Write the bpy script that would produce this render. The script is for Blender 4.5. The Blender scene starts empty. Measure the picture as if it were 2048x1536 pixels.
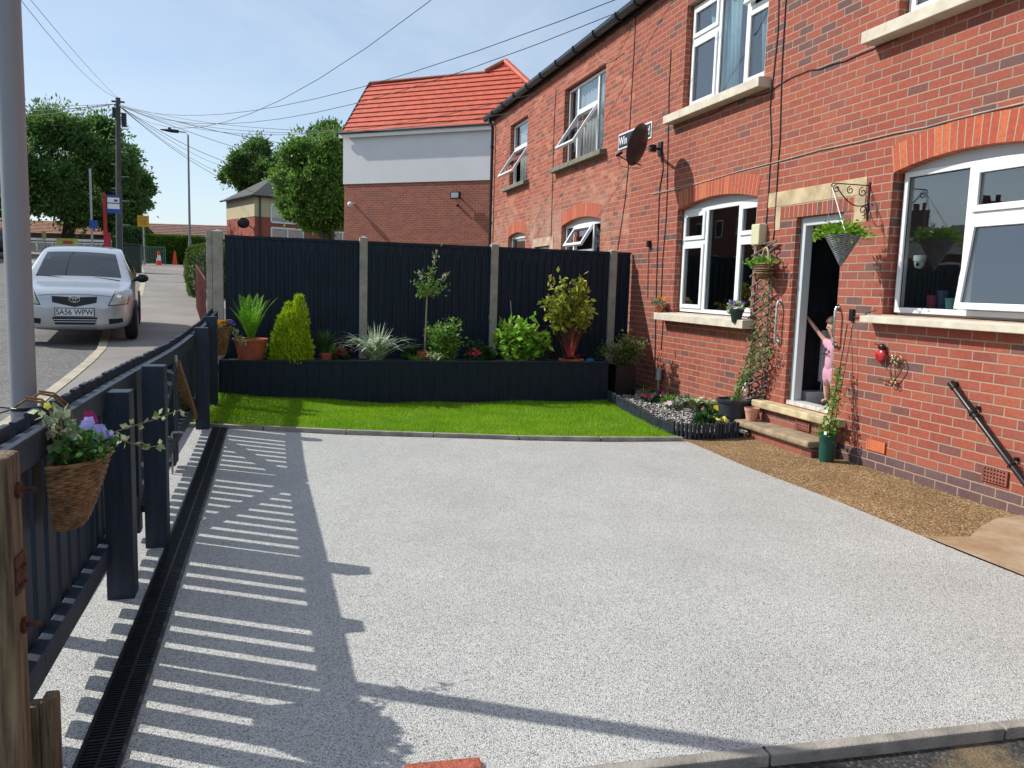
import bpy, bmesh, math, random
import numpy as np
from mathutils import Vector, Matrix
from mathutils.bvhtree import BVHTree
random.seed(7); rng=np.random.default_rng(7)
sc=bpy.context.scene; COL=sc.collection
R=math.radians; PI=math.pi
# ------------------------------------------------------------------ camera
YAW,PIT,ROL,FPX,CH=R(16.03),R(-6.83),R(1.72),1632.0,1.5
cf=Vector((math.sin(YAW)*math.cos(PIT),math.cos(YAW)*math.cos(PIT),math.sin(PIT)))
r0=Vector((math.cos(YAW),-math.sin(YAW),0)); u0=r0.cross(cf)
cr=r0*math.cos(ROL)+u0*math.sin(ROL); cu=-r0*math.sin(ROL)+u0*math.cos(ROL)
cam_d=bpy.data.cameras.new('camera'); cam=bpy.data.objects.new('camera',cam_d); COL.objects.link(cam)
cam.matrix_world=Matrix(((cr.x,cu.x,-cf.x,0),(cr.y,cu.y,-cf.y,0),(cr.z,cu.z,-cf.z,CH),(0,0,0,1)))
cam_d.sensor_width=36; cam_d.lens=36*FPX/2048; cam_d.clip_end=3000; cam_d.clip_start=.05
sc.camera=cam
# ------------------------------------------------------------------ light
SUN=Vector((1,-.56,-.97)).normalized()          # direction the light travels
SKY_STR,SUN_STR,EXPO=.125,4.4,.22
el=math.asin(-SUN.z); az=math.atan2(-SUN.x,-SUN.y)
w=bpy.data.worlds.new('World'); sc.world=w; w.use_nodes=True
nt=w.node_tree; N=nt.nodes; bg=N['Background']; bg.inputs[1].default_value=SKY_STR
sky=N.new('ShaderNodeTexSky'); sky.sky_type='NISHITA'; sky.sun_disc=False
sky.sun_elevation=el; sky.sun_rotation=az; sky.dust_density=.6; sky.ozone_density=2.2; sky.air_density=1.0
tc=N.new('ShaderNodeTexCoord'); mp=N.new('ShaderNodeMapping'); mp.inputs['Scale'].default_value=(1.3,1.3,4.5); mp.inputs['Rotation'].default_value=(0,0,.6)
no=N.new('ShaderNodeTexNoise'); no.inputs['Scale'].default_value=1.7; no.inputs['Detail'].default_value=8; no.inputs['Roughness'].default_value=.62; no.inputs['Distortion'].default_value=.7
rp=N.new('ShaderNodeValToRGB'); rp.color_ramp.elements[0].position=.36; rp.color_ramp.elements[0].color=(.32,.32,.32,1); rp.color_ramp.elements[1].position=.74; rp.color_ramp.elements[1].color=(.72,.72,.72,1)
mx=N.new('ShaderNodeMix'); mx.data_type='RGBA'; mx.inputs['B'].default_value=(5.0,5.75,6.6,1)
L=nt.links.new
L(tc.outputs['Generated'],mp.inputs[0]); L(mp.outputs[0],no.inputs['Vector']); L(no.outputs['Fac'],rp.inputs[0])
L(rp.outputs[0],mx.inputs['Factor']); L(sky.outputs[0],mx.inputs['A']); L(mx.outputs['Result'],bg.inputs[0])
sd=bpy.data.lights.new('sun','SUN'); so=bpy.data.objects.new('sun',sd); COL.objects.link(so)
sd.energy=SUN_STR; sd.angle=R(.53); sd.color=(1,.95,.87); so.rotation_euler=SUN.to_track_quat('-Z','Y').to_euler(); so.location=(-30,20,30)
sc.view_settings.view_transform='Standard'; sc.view_settings.look='None'; sc.view_settings.exposure=EXPO; sc.view_settings.gamma=1
# ------------------------------------------------------------------ measuring helpers: points on real planes
def ray(x,y): return cr*((x-1024)/FPX)-cu*((y-768)/FPX)+cf
CO=Vector((0,0,CH))
def onZ(x,y,z=0): d=ray(x,y); return CO+d*((z-CH)/d.z)
def onX(x,y,X=5.0): d=ray(x,y); return CO+d*(X/d.x)
def onY(x,y,Y): d=ray(x,y); return CO+d*(Y/d.y)
def dep(x,y,z): return CO+ray(x,y)*z
def onS(x,y,o=0):
    d=ray(x,y); a,c=.5,200.
    for _ in range(50):
        m=(a+c)/2; p=CO+d*m
        if p.z-zs(p.y)-o>0: a=m
        else: c=m
    return CO+d*a
def zs(y): return float(np.interp(y,[1.5,15,30,66],[0,.455,1.22,2.97]))       # the street climbs away from the camera
def gz(x,y): return .018*max(0,y-2.5)*min(1,max(0,(4-x)/4.6))   # the drive
# ------------------------------------------------------------------ material helpers
MATS={}
def newmat(name):
    m=bpy.data.materials.new(name); m.use_nodes=True; MATS[name]=m; return m,m.node_tree,m.node_tree.nodes['Principled BSDF']
def mat(name,col,rough=.7,var=.15,scale=8,bump=0,bscale=40,metal=0,col2=None,spec=.4,coord='Object',island=0,stretch=(1,1,1),trans=0,coat=0):
    if name in MATS: return MATS[name]
    m,t,b=newmat(name); n=t.nodes; L=t.links.new
    b.inputs['Roughness'].default_value=rough; b.inputs['Metallic'].default_value=metal; b.inputs['Specular IOR Level'].default_value=spec
    if coat: b.inputs['Coat Weight'].default_value=coat; b.inputs['Coat Roughness'].default_value=.08
    c1=(*col,1); c2=(*(col2 if col2 else tuple(c*(1-var*1.6) for c in col)),1)
    if not col2: c1=(*tuple(min(1,c*(1+var)) for c in col),1)
    tcn=n.new('ShaderNodeTexCoord'); mpn=n.new('ShaderNodeMapping'); mpn.inputs['Scale'].default_value=stretch; L(tcn.outputs[coord],mpn.inputs[0])
    nz=n.new('ShaderNodeTexNoise'); nz.inputs['Scale'].default_value=scale; nz.inputs['Detail'].default_value=6; nz.inputs['Roughness'].default_value=.6
    L(mpn.outputs[0],nz.inputs['Vector'])
    cr_=n.new('ShaderNodeMapRange'); cr_.inputs[1].default_value=.32; cr_.inputs[2].default_value=.68; L(nz.outputs['Fac'],cr_.inputs[0])
    mx=n.new('ShaderNodeMix'); mx.data_type='RGBA'; mx.inputs['A'].default_value=c1; mx.inputs['B'].default_value=c2
    L(cr_.outputs[0],mx.inputs['Factor']); out=mx.outputs['Result']
    if island:
        g=n.new('ShaderNodeNewGeometry'); hs=n.new('ShaderNodeHueSaturation'); mr=n.new('ShaderNodeMapRange')
        mr.inputs[3].default_value=1-island; mr.inputs[4].default_value=1+island; L(g.outputs['Random Per Island'],mr.inputs[0]); L(mr.outputs[0],hs.inputs['Value'])
        mr2=n.new('ShaderNodeMapRange'); mr2.inputs[3].default_value=.5-.03*island; mr2.inputs[4].default_value=.5+.05*island; L(g.outputs['Random Per Island'],mr2.inputs[0]); L(mr2.outputs[0],hs.inputs['Hue'])
        L(out,hs.inputs['Color']); out=hs.outputs[0]
    L(out,b.inputs['Base Color'])
    if trans:
        tr=n.new('ShaderNodeBsdfTranslucent'); L(out,tr.inputs[0]); ms=n.new('ShaderNodeMixShader'); ms.inputs[0].default_value=trans
        L(b.outputs[0],ms.inputs[1]); L(tr.outputs[0],ms.inputs[2]); L(ms.outputs[0],n['Material Output'].inputs[0])
    if bump:
        nb=n.new('ShaderNodeTexNoise'); nb.inputs['Scale'].default_value=bscale; nb.inputs['Detail'].default_value=5; L(mpn.outputs[0],nb.inputs['Vector'])
        bp=n.new('ShaderNodeBump'); bp.inputs['Strength'].default_value=min(1,bump); bp.inputs['Distance'].default_value=.01*max(1,bump); L(nb.outputs['Fac'],bp.inputs['Height']); L(bp.outputs[0],b.inputs['Normal'])
    return m
def leafmat(name,col,var=.35,rough=.5,trans=.3,col2=None,scale=3): return mat(name,col,rough,.25,scale,island=var,trans=trans,spec=.35,col2=col2)
def mth(n,L,op,a,b=None,c=None):
    k=n.new('ShaderNodeMath'); k.operation=op
    for i,v in enumerate((a,b,c)):
        if v is None: continue
        if isinstance(v,(int,float)): k.inputs[i].default_value=v
        else: L(v,k.inputs[i])
    return k.outputs[0]
def brickmat(name,pal,mortar,bw=.225,bh=.075,off=.5,dark_below=None,udir=None,uv=False,stain=0,gap=.0057,vary=.13,stainz=(2.6,3.6)):
    m,t,b=newmat(name); n=t.nodes; L=t.links.new; M_=lambda *a: mth(n,L,*a)
    b.inputs['Roughness'].default_value=.82; b.inputs['Specular IOR Level'].default_value=.25
    g=n.new('ShaderNodeNewGeometry'); s=n.new('ShaderNodeSeparateXYZ'); L(g.outputs['Position'],s.inputs[0])
    if uv:
        q=n.new('ShaderNodeUVMap'); s2=n.new('ShaderNodeSeparateXYZ'); L(q.outputs[0],s2.inputs[0]); u,v=s2.outputs[0],s2.outputs[1]
    else:
        if udir: u=M_('ADD',M_('MULTIPLY',s.outputs[0],udir[0]),M_('MULTIPLY',s.outputs[1],udir[1]))
        else:
            sn=n.new('ShaderNodeSeparateXYZ'); L(g.outputs['True Normal'],sn.inputs[0]); fx=M_('GREATER_THAN',M_('ABSOLUTE',sn.outputs[0]),.7)
            u=M_('ADD',M_('MULTIPLY',s.outputs[1],fx),M_('MULTIPLY',s.outputs[0],M_('SUBTRACT',1,fx)))
        v=s.outputs[2]
    nz=n.new('ShaderNodeTexNoise'); nz.inputs['Scale'].default_value=14; nz.inputs['Detail'].default_value=3; L(g.outputs['Position'],nz.inputs['Vector'])
    dz=M_('MULTIPLY',M_('SUBTRACT',nz.outputs['Fac'],.5),.007)
    u=M_('ADD',M_('ADD',u,dz),50*bw); v=M_('ADD',M_('ADD',v,dz),40*bh)
    rv=M_('DIVIDE',v,bh); row=M_('FLOOR',rv); par=M_('MODULO',row,2.0)
    wr=n.new('ShaderNodeTexWhiteNoise'); wr.noise_dimensions='1D'; L(row,wr.inputs['W'])
    ru=M_('ADD',M_('DIVIDE',u,bw),M_('ADD',M_('MULTIPLY',par,off),M_('MULTIPLY',wr.outputs['Value'],.14 if off else 0)))
    colm=M_('FLOOR',ru)
    fu=M_('MULTIPLY',M_('FRACT',ru),bw); fv=M_('MULTIPLY',M_('FRACT',rv),bh)
    du=M_('MINIMUM',fu,M_('SUBTRACT',bw,fu)); dv=M_('MINIMUM',fv,M_('SUBTRACT',bh,fv)); d=M_('MINIMUM',du,dv)
    ms=n.new('ShaderNodeMapRange'); ms.interpolation_type='SMOOTHSTEP'; ms.inputs[1].default_value=gap-.0018; ms.inputs[2].default_value=gap+.0018; L(d,ms.inputs[0]); mask=ms.outputs[0]
    cb=n.new('ShaderNodeCombineXYZ'); L(colm,cb.inputs[0]); L(row,cb.inputs[1]); wn=n.new('ShaderNodeTexWhiteNoise'); wn.noise_dimensions='2D'; L(cb.outputs[0],wn.inputs['Vector'])
    # dark bricks cluster: shift the random value with a broad noise
    nb=n.new('ShaderNodeTexNoise'); nb.inputs['Scale'].default_value=.9; nb.inputs['Detail'].default_value=2; cb2=n.new('ShaderNodeCombineXYZ'); L(M_('MULTIPLY',colm,bw),cb2.inputs[0]); L(M_('MULTIPLY',row,bh),cb2.inputs[1]); L(cb2.outputs[0],nb.inputs['Vector'])
    rv2=M_('ADD',wn.outputs['Value'],M_('MULTIPLY',M_('SUBTRACT',nb.outputs['Fac'],.5),.75))
    rp=n.new('ShaderNodeValToRGB'); e=rp.color_ramp; e.interpolation='CONSTANT'
    while len(e.elements)<len(pal): e.elements.new(.5)
    for i,(p,c) in enumerate(pal): e.elements[i].position=p; e.elements[i].color=(*c,1)
    L(rv2,rp.inputs[0])
    # within-brick mottling
    n2=n.new('ShaderNodeTexNoise'); n2.inputs['Scale'].default_value=34; n2.inputs['Detail'].default_value=5; n2.inputs['Roughness'].default_value=.65; L(g.outputs['Position'],n2.inputs['Vector'])
    hs=n.new('ShaderNodeHueSaturation'); L(rp.outputs[0],hs.inputs['Color'])
    sp=M_('ADD',1-vary*1.1,M_('ADD',M_('MULTIPLY',wn.outputs['Value'],vary),M_('MULTIPLY',M_('SUBTRACT',n2.outputs['Fac'],.4),.9))); L(sp,hs.inputs['Value'])
    bc=hs.outputs[0]
    mb_=n.new('ShaderNodeMapping'); mb_.inputs['Scale'].default_value=(9,9,30); L(g.outputs['Position'],mb_.inputs[0]); n4=n.new('ShaderNodeTexNoise'); n4.inputs['Scale'].default_value=1; n4.inputs['Detail'].default_value=4; L(mb_.outputs[0],n4.inputs['Vector'])
    bk=n.new('ShaderNodeMapRange'); bk.inputs[1].default_value=.56; bk.inputs[2].default_value=.72; bk.inputs[4].default_value=.6; L(n4.outputs['Fac'],bk.inputs[0]); mbx=n.new('ShaderNodeMix'); mbx.data_type='RGBA'; L(bk.outputs[0],mbx.inputs['Factor']); L(bc,mbx.inputs['A']); mbx.inputs['B'].default_value=(.155,.085,.075,1); bc=mbx.outputs['Result']
    if dark_below is not None:
        lt=M_('LESS_THAN',row,40+round(dark_below/bh)); mx=n.new('ShaderNodeMix'); mx.data_type='RGBA'; L(lt,mx.inputs['Factor']); L(bc,mx.inputs['A'])
        h2=n.new('ShaderNodeHueSaturation'); h2.inputs['Color'].default_value=(.115,.068,.072,1); L(sp,h2.inputs['Value']); L(h2.outputs[0],mx.inputs['B']); bc=mx.outputs['Result']
    if stain:
        n3=n.new('ShaderNodeTexNoise'); n3.inputs['Scale'].default_value=1.5; n3.inputs['Detail'].default_value=7; n3.inputs['Roughness'].default_value=.7; L(g.outputs['Position'],n3.inputs['Vector'])
        zb=n.new('ShaderNodeMapRange'); zb.inputs[1].default_value=stainz[1]; zb.inputs[2].default_value=stainz[0]; L(s.outputs[2],zb.inputs[0])
        k=n.new('ShaderNodeMapRange'); k.inputs[1].default_value=.42; k.inputs[2].default_value=.7; L(n3.outputs['Fac'],k.inputs[0])
        sf=M_('MULTIPLY',M_('MULTIPLY',k.outputs[0],zb.outputs[0]),stain)
        mx=n.new('ShaderNodeMix'); mx.data_type='RGBA'; L(sf,mx.inputs['Factor']); L(bc,mx.inputs['A']); mx.inputs['B'].default_value=(.46,.33,.25,1); bc=mx.outputs['Result']
    nm=n.new('ShaderNodeTexNoise'); nm.inputs['Scale'].default_value=3; nm.inputs['Detail'].default_value=6; L(g.outputs['Position'],nm.inputs['Vector'])
    mm=n.new('ShaderNodeMix'); mm.data_type='RGBA'; mm.inputs['A'].default_value=(*mortar,1); mm.inputs['B'].default_value=(*[c*.62 for c in mortar],1); L(nm.outputs['Fac'],mm.inputs['Factor'])
    fin=n.new('ShaderNodeMix'); fin.data_type='RGBA'; L(mask,fin.inputs['Factor']); L(mm.outputs['Result'],fin.inputs['A']); L(bc,fin.inputs['B']); L(fin.outputs['Result'],b.inputs['Base Color'])
    bp=n.new('ShaderNodeBump'); bp.inputs['Strength'].default_value=.8; bp.inputs['Distance'].default_value=.004
    hh=M_('ADD',mask,M_('MULTIPLY',n2.outputs['Fac'],.55)); L(hh,bp.inputs['Height']); L(bp.outputs[0],b.inputs['Normal'])
    return m
PAL=[(0,(.355,.094,.052)),(.10,(.305,.074,.047)),(.3,(.33,.080,.050)),(.5,(.275,.068,.046)),(.66,(.305,.073,.048)),(.84,(.225,.063,.048)),(.92,(.165,.065,.056)),(1.0,(.12,.062,.058))]
PAL2=[(0,(.33,.078,.05)),(.2,(.38,.10,.065)),(.45,(.30,.072,.05)),(.65,(.36,.115,.075)),(.82,(.19,.072,.055)),(.94,(.42,.15,.09))]
M_BRICK=brickmat('red_brick',PAL,(.43,.31,.225),dark_below=.15,stain=.12,stainz=(1.5,8))
M_BRICKN=brickmat('weathered_brick',PAL2,(.44,.31,.22),stain=.8,dark_below=.3)
M_ARCH=brickmat('arch_brick',[(0,(.42,.085,.045)),(.25,(.46,.10,.05)),(.5,(.40,.08,.045)),(.8,(.48,.125,.055))],(.48,.36,.25),bw=.075,bh=.24,off=0,uv=True)
M_SOLD=brickmat('soldier_brick',PAL,(.50,.38,.26),bw=.0752,bh=.24,off=0)
ND=(.76,-.65)
M_BRICKF=brickmat('new_red_brick',[(0,(.33,.105,.072)),(.3,(.37,.12,.08)),(.6,(.30,.092,.066)),(.85,(.27,.095,.074))],(.46,.30,.22),udir=ND,vary=.08,gap=.006)
M_BRICKFAR=mat('far_brick',(.34,.09,.065),.85,.12,3)
M_WHITE=mat('white_upvc',(.80,.81,.82),.28,.03,2,spec=.5)
M_NAVY=mat('navy_fence_paint',(.011,.024,.045),.55,.25,5,bump=.25,bscale=30,stretch=(6,6,.6),spec=.45)
M_NAVY2=mat('dark_navy_board',(.005,.016,.034),.6,.3,5,bump=.25,bscale=30,stretch=(6,6,.6),spec=.35)
M_CONC=mat('concrete_post',(.36,.34,.29),.85,.16,9,bump=.3,bscale=120)
M_KERB=mat('kerb_concrete',(.32,.30,.26),.9,.25,6,bump=.5,bscale=90)
M_SILL=mat('cream_sill',(.60,.545,.44),.75,.12,6,bump=.2,bscale=50)
M_GSILL=mat('grey_stone_sill',(.19,.18,.15),.85,.2,8)
M_STONE=mat('stone_surround',(.50,.39,.24),.85,.2,5,bump=.35,bscale=60)
M_STEP=mat('step_stone',(.40,.31,.19),.85,.35,7,bump=.6,bscale=60,col2=(.20,.15,.10))
M_BLACK=mat('black_plastic',(.012,.013,.015),.35,.2,10)
M_IRON=mat('black_iron',(.015,.013,.012),.45,.3,20)
M_DARK=mat('dark_interior',(.045,.04,.037),.9,.2,2)
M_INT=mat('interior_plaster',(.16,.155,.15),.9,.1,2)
M_TERRA=mat('terracotta',(.42,.11,.055),.75,.15,9,bump=.1,bscale=70)
M_SOIL=mat('soil',(.045,.028,.018),.95,.4,30,bump=1.5,bscale=60)
M_STEEL=mat('galvanised_steel',(.40,.42,.44),.42,.12,10,metal=.6)
M_GREYP=mat('lamp_post_paint',(.26,.275,.30),.38,.06,2,spec=.5)
M_WIRE=mat('cable_black',(.03,.03,.035),.6,.1,5)
def glassmat(name,tint=(.55,.6,.6),refl=1.75):
    m,t,b=newmat(name); n=t.nodes; L=t.links.new; n.remove(b)
    tr=n.new('ShaderNodeBsdfTransparent'); tr.inputs[0].default_value=(*tint,1); gl=n.new('ShaderNodeBsdfGlossy'); gl.inputs['Roughness'].default_value=.0; gl.inputs[0].default_value=(.95,.97,1,1)
    g=n.new('ShaderNodeNewGeometry'); vd=n.new('ShaderNodeVectorMath'); vd.operation='DOT_PRODUCT'; L(g.outputs['Normal'],vd.inputs[0]); L(g.outputs['Incoming'],vd.inputs[1])
    ca=mth(n,L,'SUBTRACT',1,mth(n,L,'ABSOLUTE',vd.outputs['Value'])); fr=mth(n,L,'ADD',refl,mth(n,L,'MULTIPLY',mth(n,L,'POWER',ca,5.0),1-refl)); ms=n.new('ShaderNodeMixShader'); L(fr,ms.inputs[0]); L(tr.outputs[0],ms.inputs[1]); L(gl.outputs[0],ms.inputs[2])
    # slight waviness of real double glazing
    no=n.new('ShaderNodeTexNoise'); no.inputs['Scale'].default_value=1.3; bp=n.new('ShaderNodeBump'); bp.inputs['Strength'].default_value=.12; bp.inputs['Distance'].default_value=.02
    tcn=n.new('ShaderNodeTexCoord'); L(tcn.outputs['Object'],no.inputs['Vector']); L(no.outputs['Fac'],bp.inputs['Height']); L(bp.outputs[0],gl.inputs['Normal'])
    L(ms.outputs[0],n['Material Output'].inputs[0]); return m
M_GLASS=glassmat('window_glass',(.80,.84,.84),.12)
M_CGLASS=glassmat('car_glass',(.50,.54,.54),.12)
# ------------------------------------------------------------------ mesh builder
WO={}
class MB:
    def __init__(s): s.v=[];s.f=[];s.m=[];s.uv=[];s.xf=None
    def add(s,vs,fs,mi=0,uvs=None):
        b=len(s.v)
        for p in vs:
            p=Vector(p); s.v.append(s.xf@p if s.xf else p)
        for i,f in enumerate(fs):
            s.f.append([b+k for k in f]); s.m.append(mi); s.uv.append(uvs[i] if uvs else None)
        return s
    def box(s,x0,x1,y0,y1,z0,z1,mi=0):
        return s.add([(x0,y0,z0),(x1,y0,z0),(x1,y1,z0),(x0,y1,z0),(x0,y0,z1),(x1,y0,z1),(x1,y1,z1),(x0,y1,z1)],
            [(0,3,2,1),(4,5,6,7),(0,1,5,4),(1,2,6,5),(2,3,7,6),(3,0,4,7)],mi)
    def quad(s,a,b,c,d,mi=0,uv=None): return s.add([a,b,c,d],[(0,1,2,3)],mi,[uv] if uv else None)
    def poly(s,pts,mi=0): return s.add(pts,[tuple(range(len(pts)))],mi)
    def bar(s,p,q,wd,h,up=(0,0,1),mi=0):
        p=Vector(p);q=Vector(q);d=(q-p).normalized();up=Vector(up)
        if abs(d.dot(up))>.99: up=Vector((0,1,0)) if abs(d.y)<.9 else Vector((1,0,0))
        a=d.cross(up).normalized();b=a.cross(d).normalized();a=a*wd/2;b=b*h/2
        vs=[p-a-b,p+a-b,p+a+b,p-a+b,q-a-b,q+a-b,q+a+b,q-a+b]
        return s.add(vs,[(0,1,2,3),(7,6,5,4),(0,4,5,1),(1,5,6,2),(2,6,7,3),(3,7,4,0)],mi)
    def tube(s,pts,r,n=8,mi=0,cap=True,closed=False):
        pts=[Vector(p) for p in pts]; k=len(pts); rs=r if isinstance(r,(list,tuple)) else [r]*k
        vs=[];prev=None
        for i,p in enumerate(pts):
            if closed: t=(pts[(i+1)%k]-pts[i-1]).normalized()
            else: t=(pts[min(i+1,k-1)]-pts[max(i-1,0)]).normalized()
            if prev is None:
                a=t.cross(Vector((0,0,1)));
                if a.length<.05: a=t.cross(Vector((1,0,0)))
                a.normalize()
            else: a=(prev-t*prev.dot(t)).normalized()
            prev=a; b=t.cross(a)
            for j in range(n):
                an=2*PI*j/n; vs.append(p+(a*math.cos(an)+b*math.sin(an))*rs[i])
        fs=[]
        for i in range(k if closed else k-1):
            i2=(i+1)%k
            for j in range(n): fs.append((i*n+j,i*n+(j+1)%n,i2*n+(j+1)%n,i2*n+j))
        if cap and not closed: fs.append(tuple(range(n))[::-1]); fs.append(tuple(range((k-1)*n,k*n)))
        return s.add(vs,fs,mi)
    def lathe(s,prof,c,n=24,mi=0,close=False):
        c=Vector(c);vs=[];k=len(prof)
        for r_,z in prof:
            for j in range(n): a=2*PI*j/n; vs.append(c+Vector((r_*math.cos(a),r_*math.sin(a),z)))
        fs=[(i*n+j,i*n+(j+1)%n,(i+1)*n+(j+1)%n,(i+1)*n+j) for i in range(k-1) for j in range(n)]
        if close: fs.append(tuple(range(n))[::-1]); fs.append(tuple(range((k-1)*n,k*n)))
        return s.add(vs,fs,mi)
    def ball(s,c,r,n=12,mi=0,squash=(1,1,1)):
        pr=[(math.sin(PI*i/n)*1.0,-math.cos(PI*i/n)) for i in range(n+1)]
        vs=[];c=Vector(c)
        for a_,z in pr:
            for j in range(n): a=2*PI*j/n; vs.append(c+Vector((a_*math.cos(a)*r*squash[0],a_*math.sin(a)*r*squash[1],z*r*squash[2])))
        return s.add(vs,[(i*n+j,i*n+(j+1)%n,(i+1)*n+(j+1)%n,(i+1)*n+j) for i in range(n) for j in range(n)],mi)
    def build(s,name,m,parent=None,smooth=False,origin=None,bevel=0):
        me=bpy.data.meshes.new(name)
        if origin is None:
            if parent is not None: origin=WO[parent.name]
            else:
                xs=[p.x for p in s.v];ys=[p.y for p in s.v];zs_=[p.z for p in s.v]
                origin=Vector(((min(xs)+max(xs))/2,(min(ys)+max(ys))/2,min(zs_)))
        origin=Vector(origin)
        me.from_pydata([tuple(p-origin) for p in s.v],[],s.f)
        for mm in (m if isinstance(m,(list,tuple)) else [m]): me.materials.append(mm)
        me.polygons.foreach_set('material_index',s.m)
        if any(s.uv):
            ul=me.uv_layers.new(name='UVMap')
            for p,uv in zip(me.polygons,s.uv):
                if uv:
                    for k,li in enumerate(p.loop_indices): ul.data[li].uv=uv[k]
        if smooth:
            me.polygons.foreach_set('use_smooth',[True]*len(me.polygons)); me.set_sharp_from_angle(angle=R(40))
        me.update()
        return link(name,me,parent,origin,bevel)
def link(name,me,parent,origin,bevel=0):
    o=bpy.data.objects.new(name,me); COL.objects.link(o)
    if parent is not None: o.parent=parent; o.location=Vector(origin)-WO[parent.name]
    else: o.location=origin
    WO[o.name]=Vector(origin)
    if bevel:
        b=o.modifiers.new('bevel','BEVEL'); b.width=bevel; b.segments=2; b.limit_method='ANGLE'; b.angle_limit=R(40)
    return o
def thing(name,label,cat,loc=(0,0,0),group=None):
    o=bpy.data.objects.new(name,None); COL.objects.link(o); o.location=loc; o.empty_display_size=.1; WO[o.name]=Vector(loc)
    o['label']=label; o['category']=cat
    if group: o['group']=group
    return o
def tag(o,label=None,cat=None,group=None,kind=None):
    if label: o['label']=label
    if cat: o['category']=cat
    if group: o['group']=group
    if kind: o['kind']=kind
    return o
def npmesh(name,V,m,parent=None,origin=None,smooth=False,mi=None):
    # V: (N,k,3) separate polygons
    N_,k,_=V.shape
    if origin is None: origin=WO[parent.name] if parent is not None else Vector(((V[...,0].min()+V[...,0].max())/2,(V[...,1].min()+V[...,1].max())/2,V[...,2].min()))
    me=bpy.data.meshes.new(name); me.vertices.add(N_*k); me.vertices.foreach_set('co',(V-np.array(tuple(origin))).astype(np.float32).ravel())
    me.loops.add(N_*k); me.loops.foreach_set('vertex_index',np.arange(N_*k,dtype=np.int32))
    me.polygons.add(N_); me.polygons.foreach_set('loop_start',np.arange(0,N_*k,k,dtype=np.int32)); me.polygons.foreach_set('loop_total',np.full(N_,k,dtype=np.int32))
    for mm in (m if isinstance(m,(list,tuple)) else [m]): me.materials.append(mm)
    if mi is not None: me.polygons.foreach_set('material_index',mi.astype(np.int32))
    me.update(calc_edges=True); return link(name,me,parent,origin)
def unit(a): return a/np.maximum(np.linalg.norm(a,axis=-1,keepdims=True),1e-9)
def leaves(P,L_,W_,up=.3,dirs=None,droop=0):
    """diamond leaves: P (n,3) bases, lengths, widths; returns (n,4,3)"""
    n=len(P); d=rng.normal(size=(n,3)) if dirs is None else dirs+rng.normal(size=(n,3))*.35
    d[:,2]+=up; d=unit(d); q=unit(np.cross(d,rng.normal(size=(n,3)))); nn=np.cross(d,q)
    L_=np.asarray(L_).reshape(-1,1)*rng.uniform(.7,1.25,(n,1)); W_=np.asarray(W_).reshape(-1,1)*rng.uniform(.8,1.2,(n,1))
    a=P; c=P+d*L_-np.array([0,0,1])*droop*L_; mid=P+d*L_*.45+nn*L_*.08
    return np.stack([a,mid+q*W_/2,c,mid-q*W_/2],1)
def blades(base,hgt,wd,spread,seg=5,droop=1.0,n=60,rbase=.03,lean=None):
    """arching strap leaves as quads strips; returns (n*seg,4,3)"""
    out=[]
    for i in range(n):
        a=random.uniform(0,2*PI); h=hgt*random.uniform(.65,1.1); sp=spread*random.uniform(.25,1.1); b=Vector(base)+Vector((math.cos(a),math.sin(a),0))*rbase*random.random()
        dv=Vector((math.cos(a),math.sin(a),0)); sd=Vector((-math.sin(a),math.cos(a),0)); k=random.uniform(.5,1.1)*droop; pr=None
        for j in range(seg+1):
            t=j/seg; p=b+dv*sp*t**1.3+Vector((0,0,h*(t*(1+k)-k*t*t*1.35)))
            if lean: p+=Vector(lean)*t*t
            ww=wd*(1-t**2.2)*.5+wd*.02; c=(p-sd*ww,p+sd*ww)
            if pr: out.append([pr[0],pr[1],c[1],c[0]])
            pr=c
    return np.array([[tuple(p) for p in q] for q in out])
def text_mesh(name,body,size,m,parent,loc,rot,ext=.001,align='CENTER',bold=0,sx=1):
    cu_=bpy.data.curves.new(name,'FONT'); cu_.body=body; cu_.size=size; cu_.extrude=ext; cu_.align_x=align; cu_.align_y='CENTER'; cu_.offset=bold
    t=bpy.data.objects.new('tmp_text',cu_); COL.objects.link(t); dg=bpy.context.evaluated_depsgraph_get(); me=bpy.data.meshes.new_from_object(t.evaluated_get(dg)); bpy.data.objects.remove(t)
    me.transform(Matrix.Diagonal((sx,1,1,1))); me.transform(rot.to_4x4() if hasattr(rot,'to_4x4') else rot); me.materials.clear(); me.materials.append(m); me.name=name
    return link(name,me,parent,Vector(loc))
exec_sections=True
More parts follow.
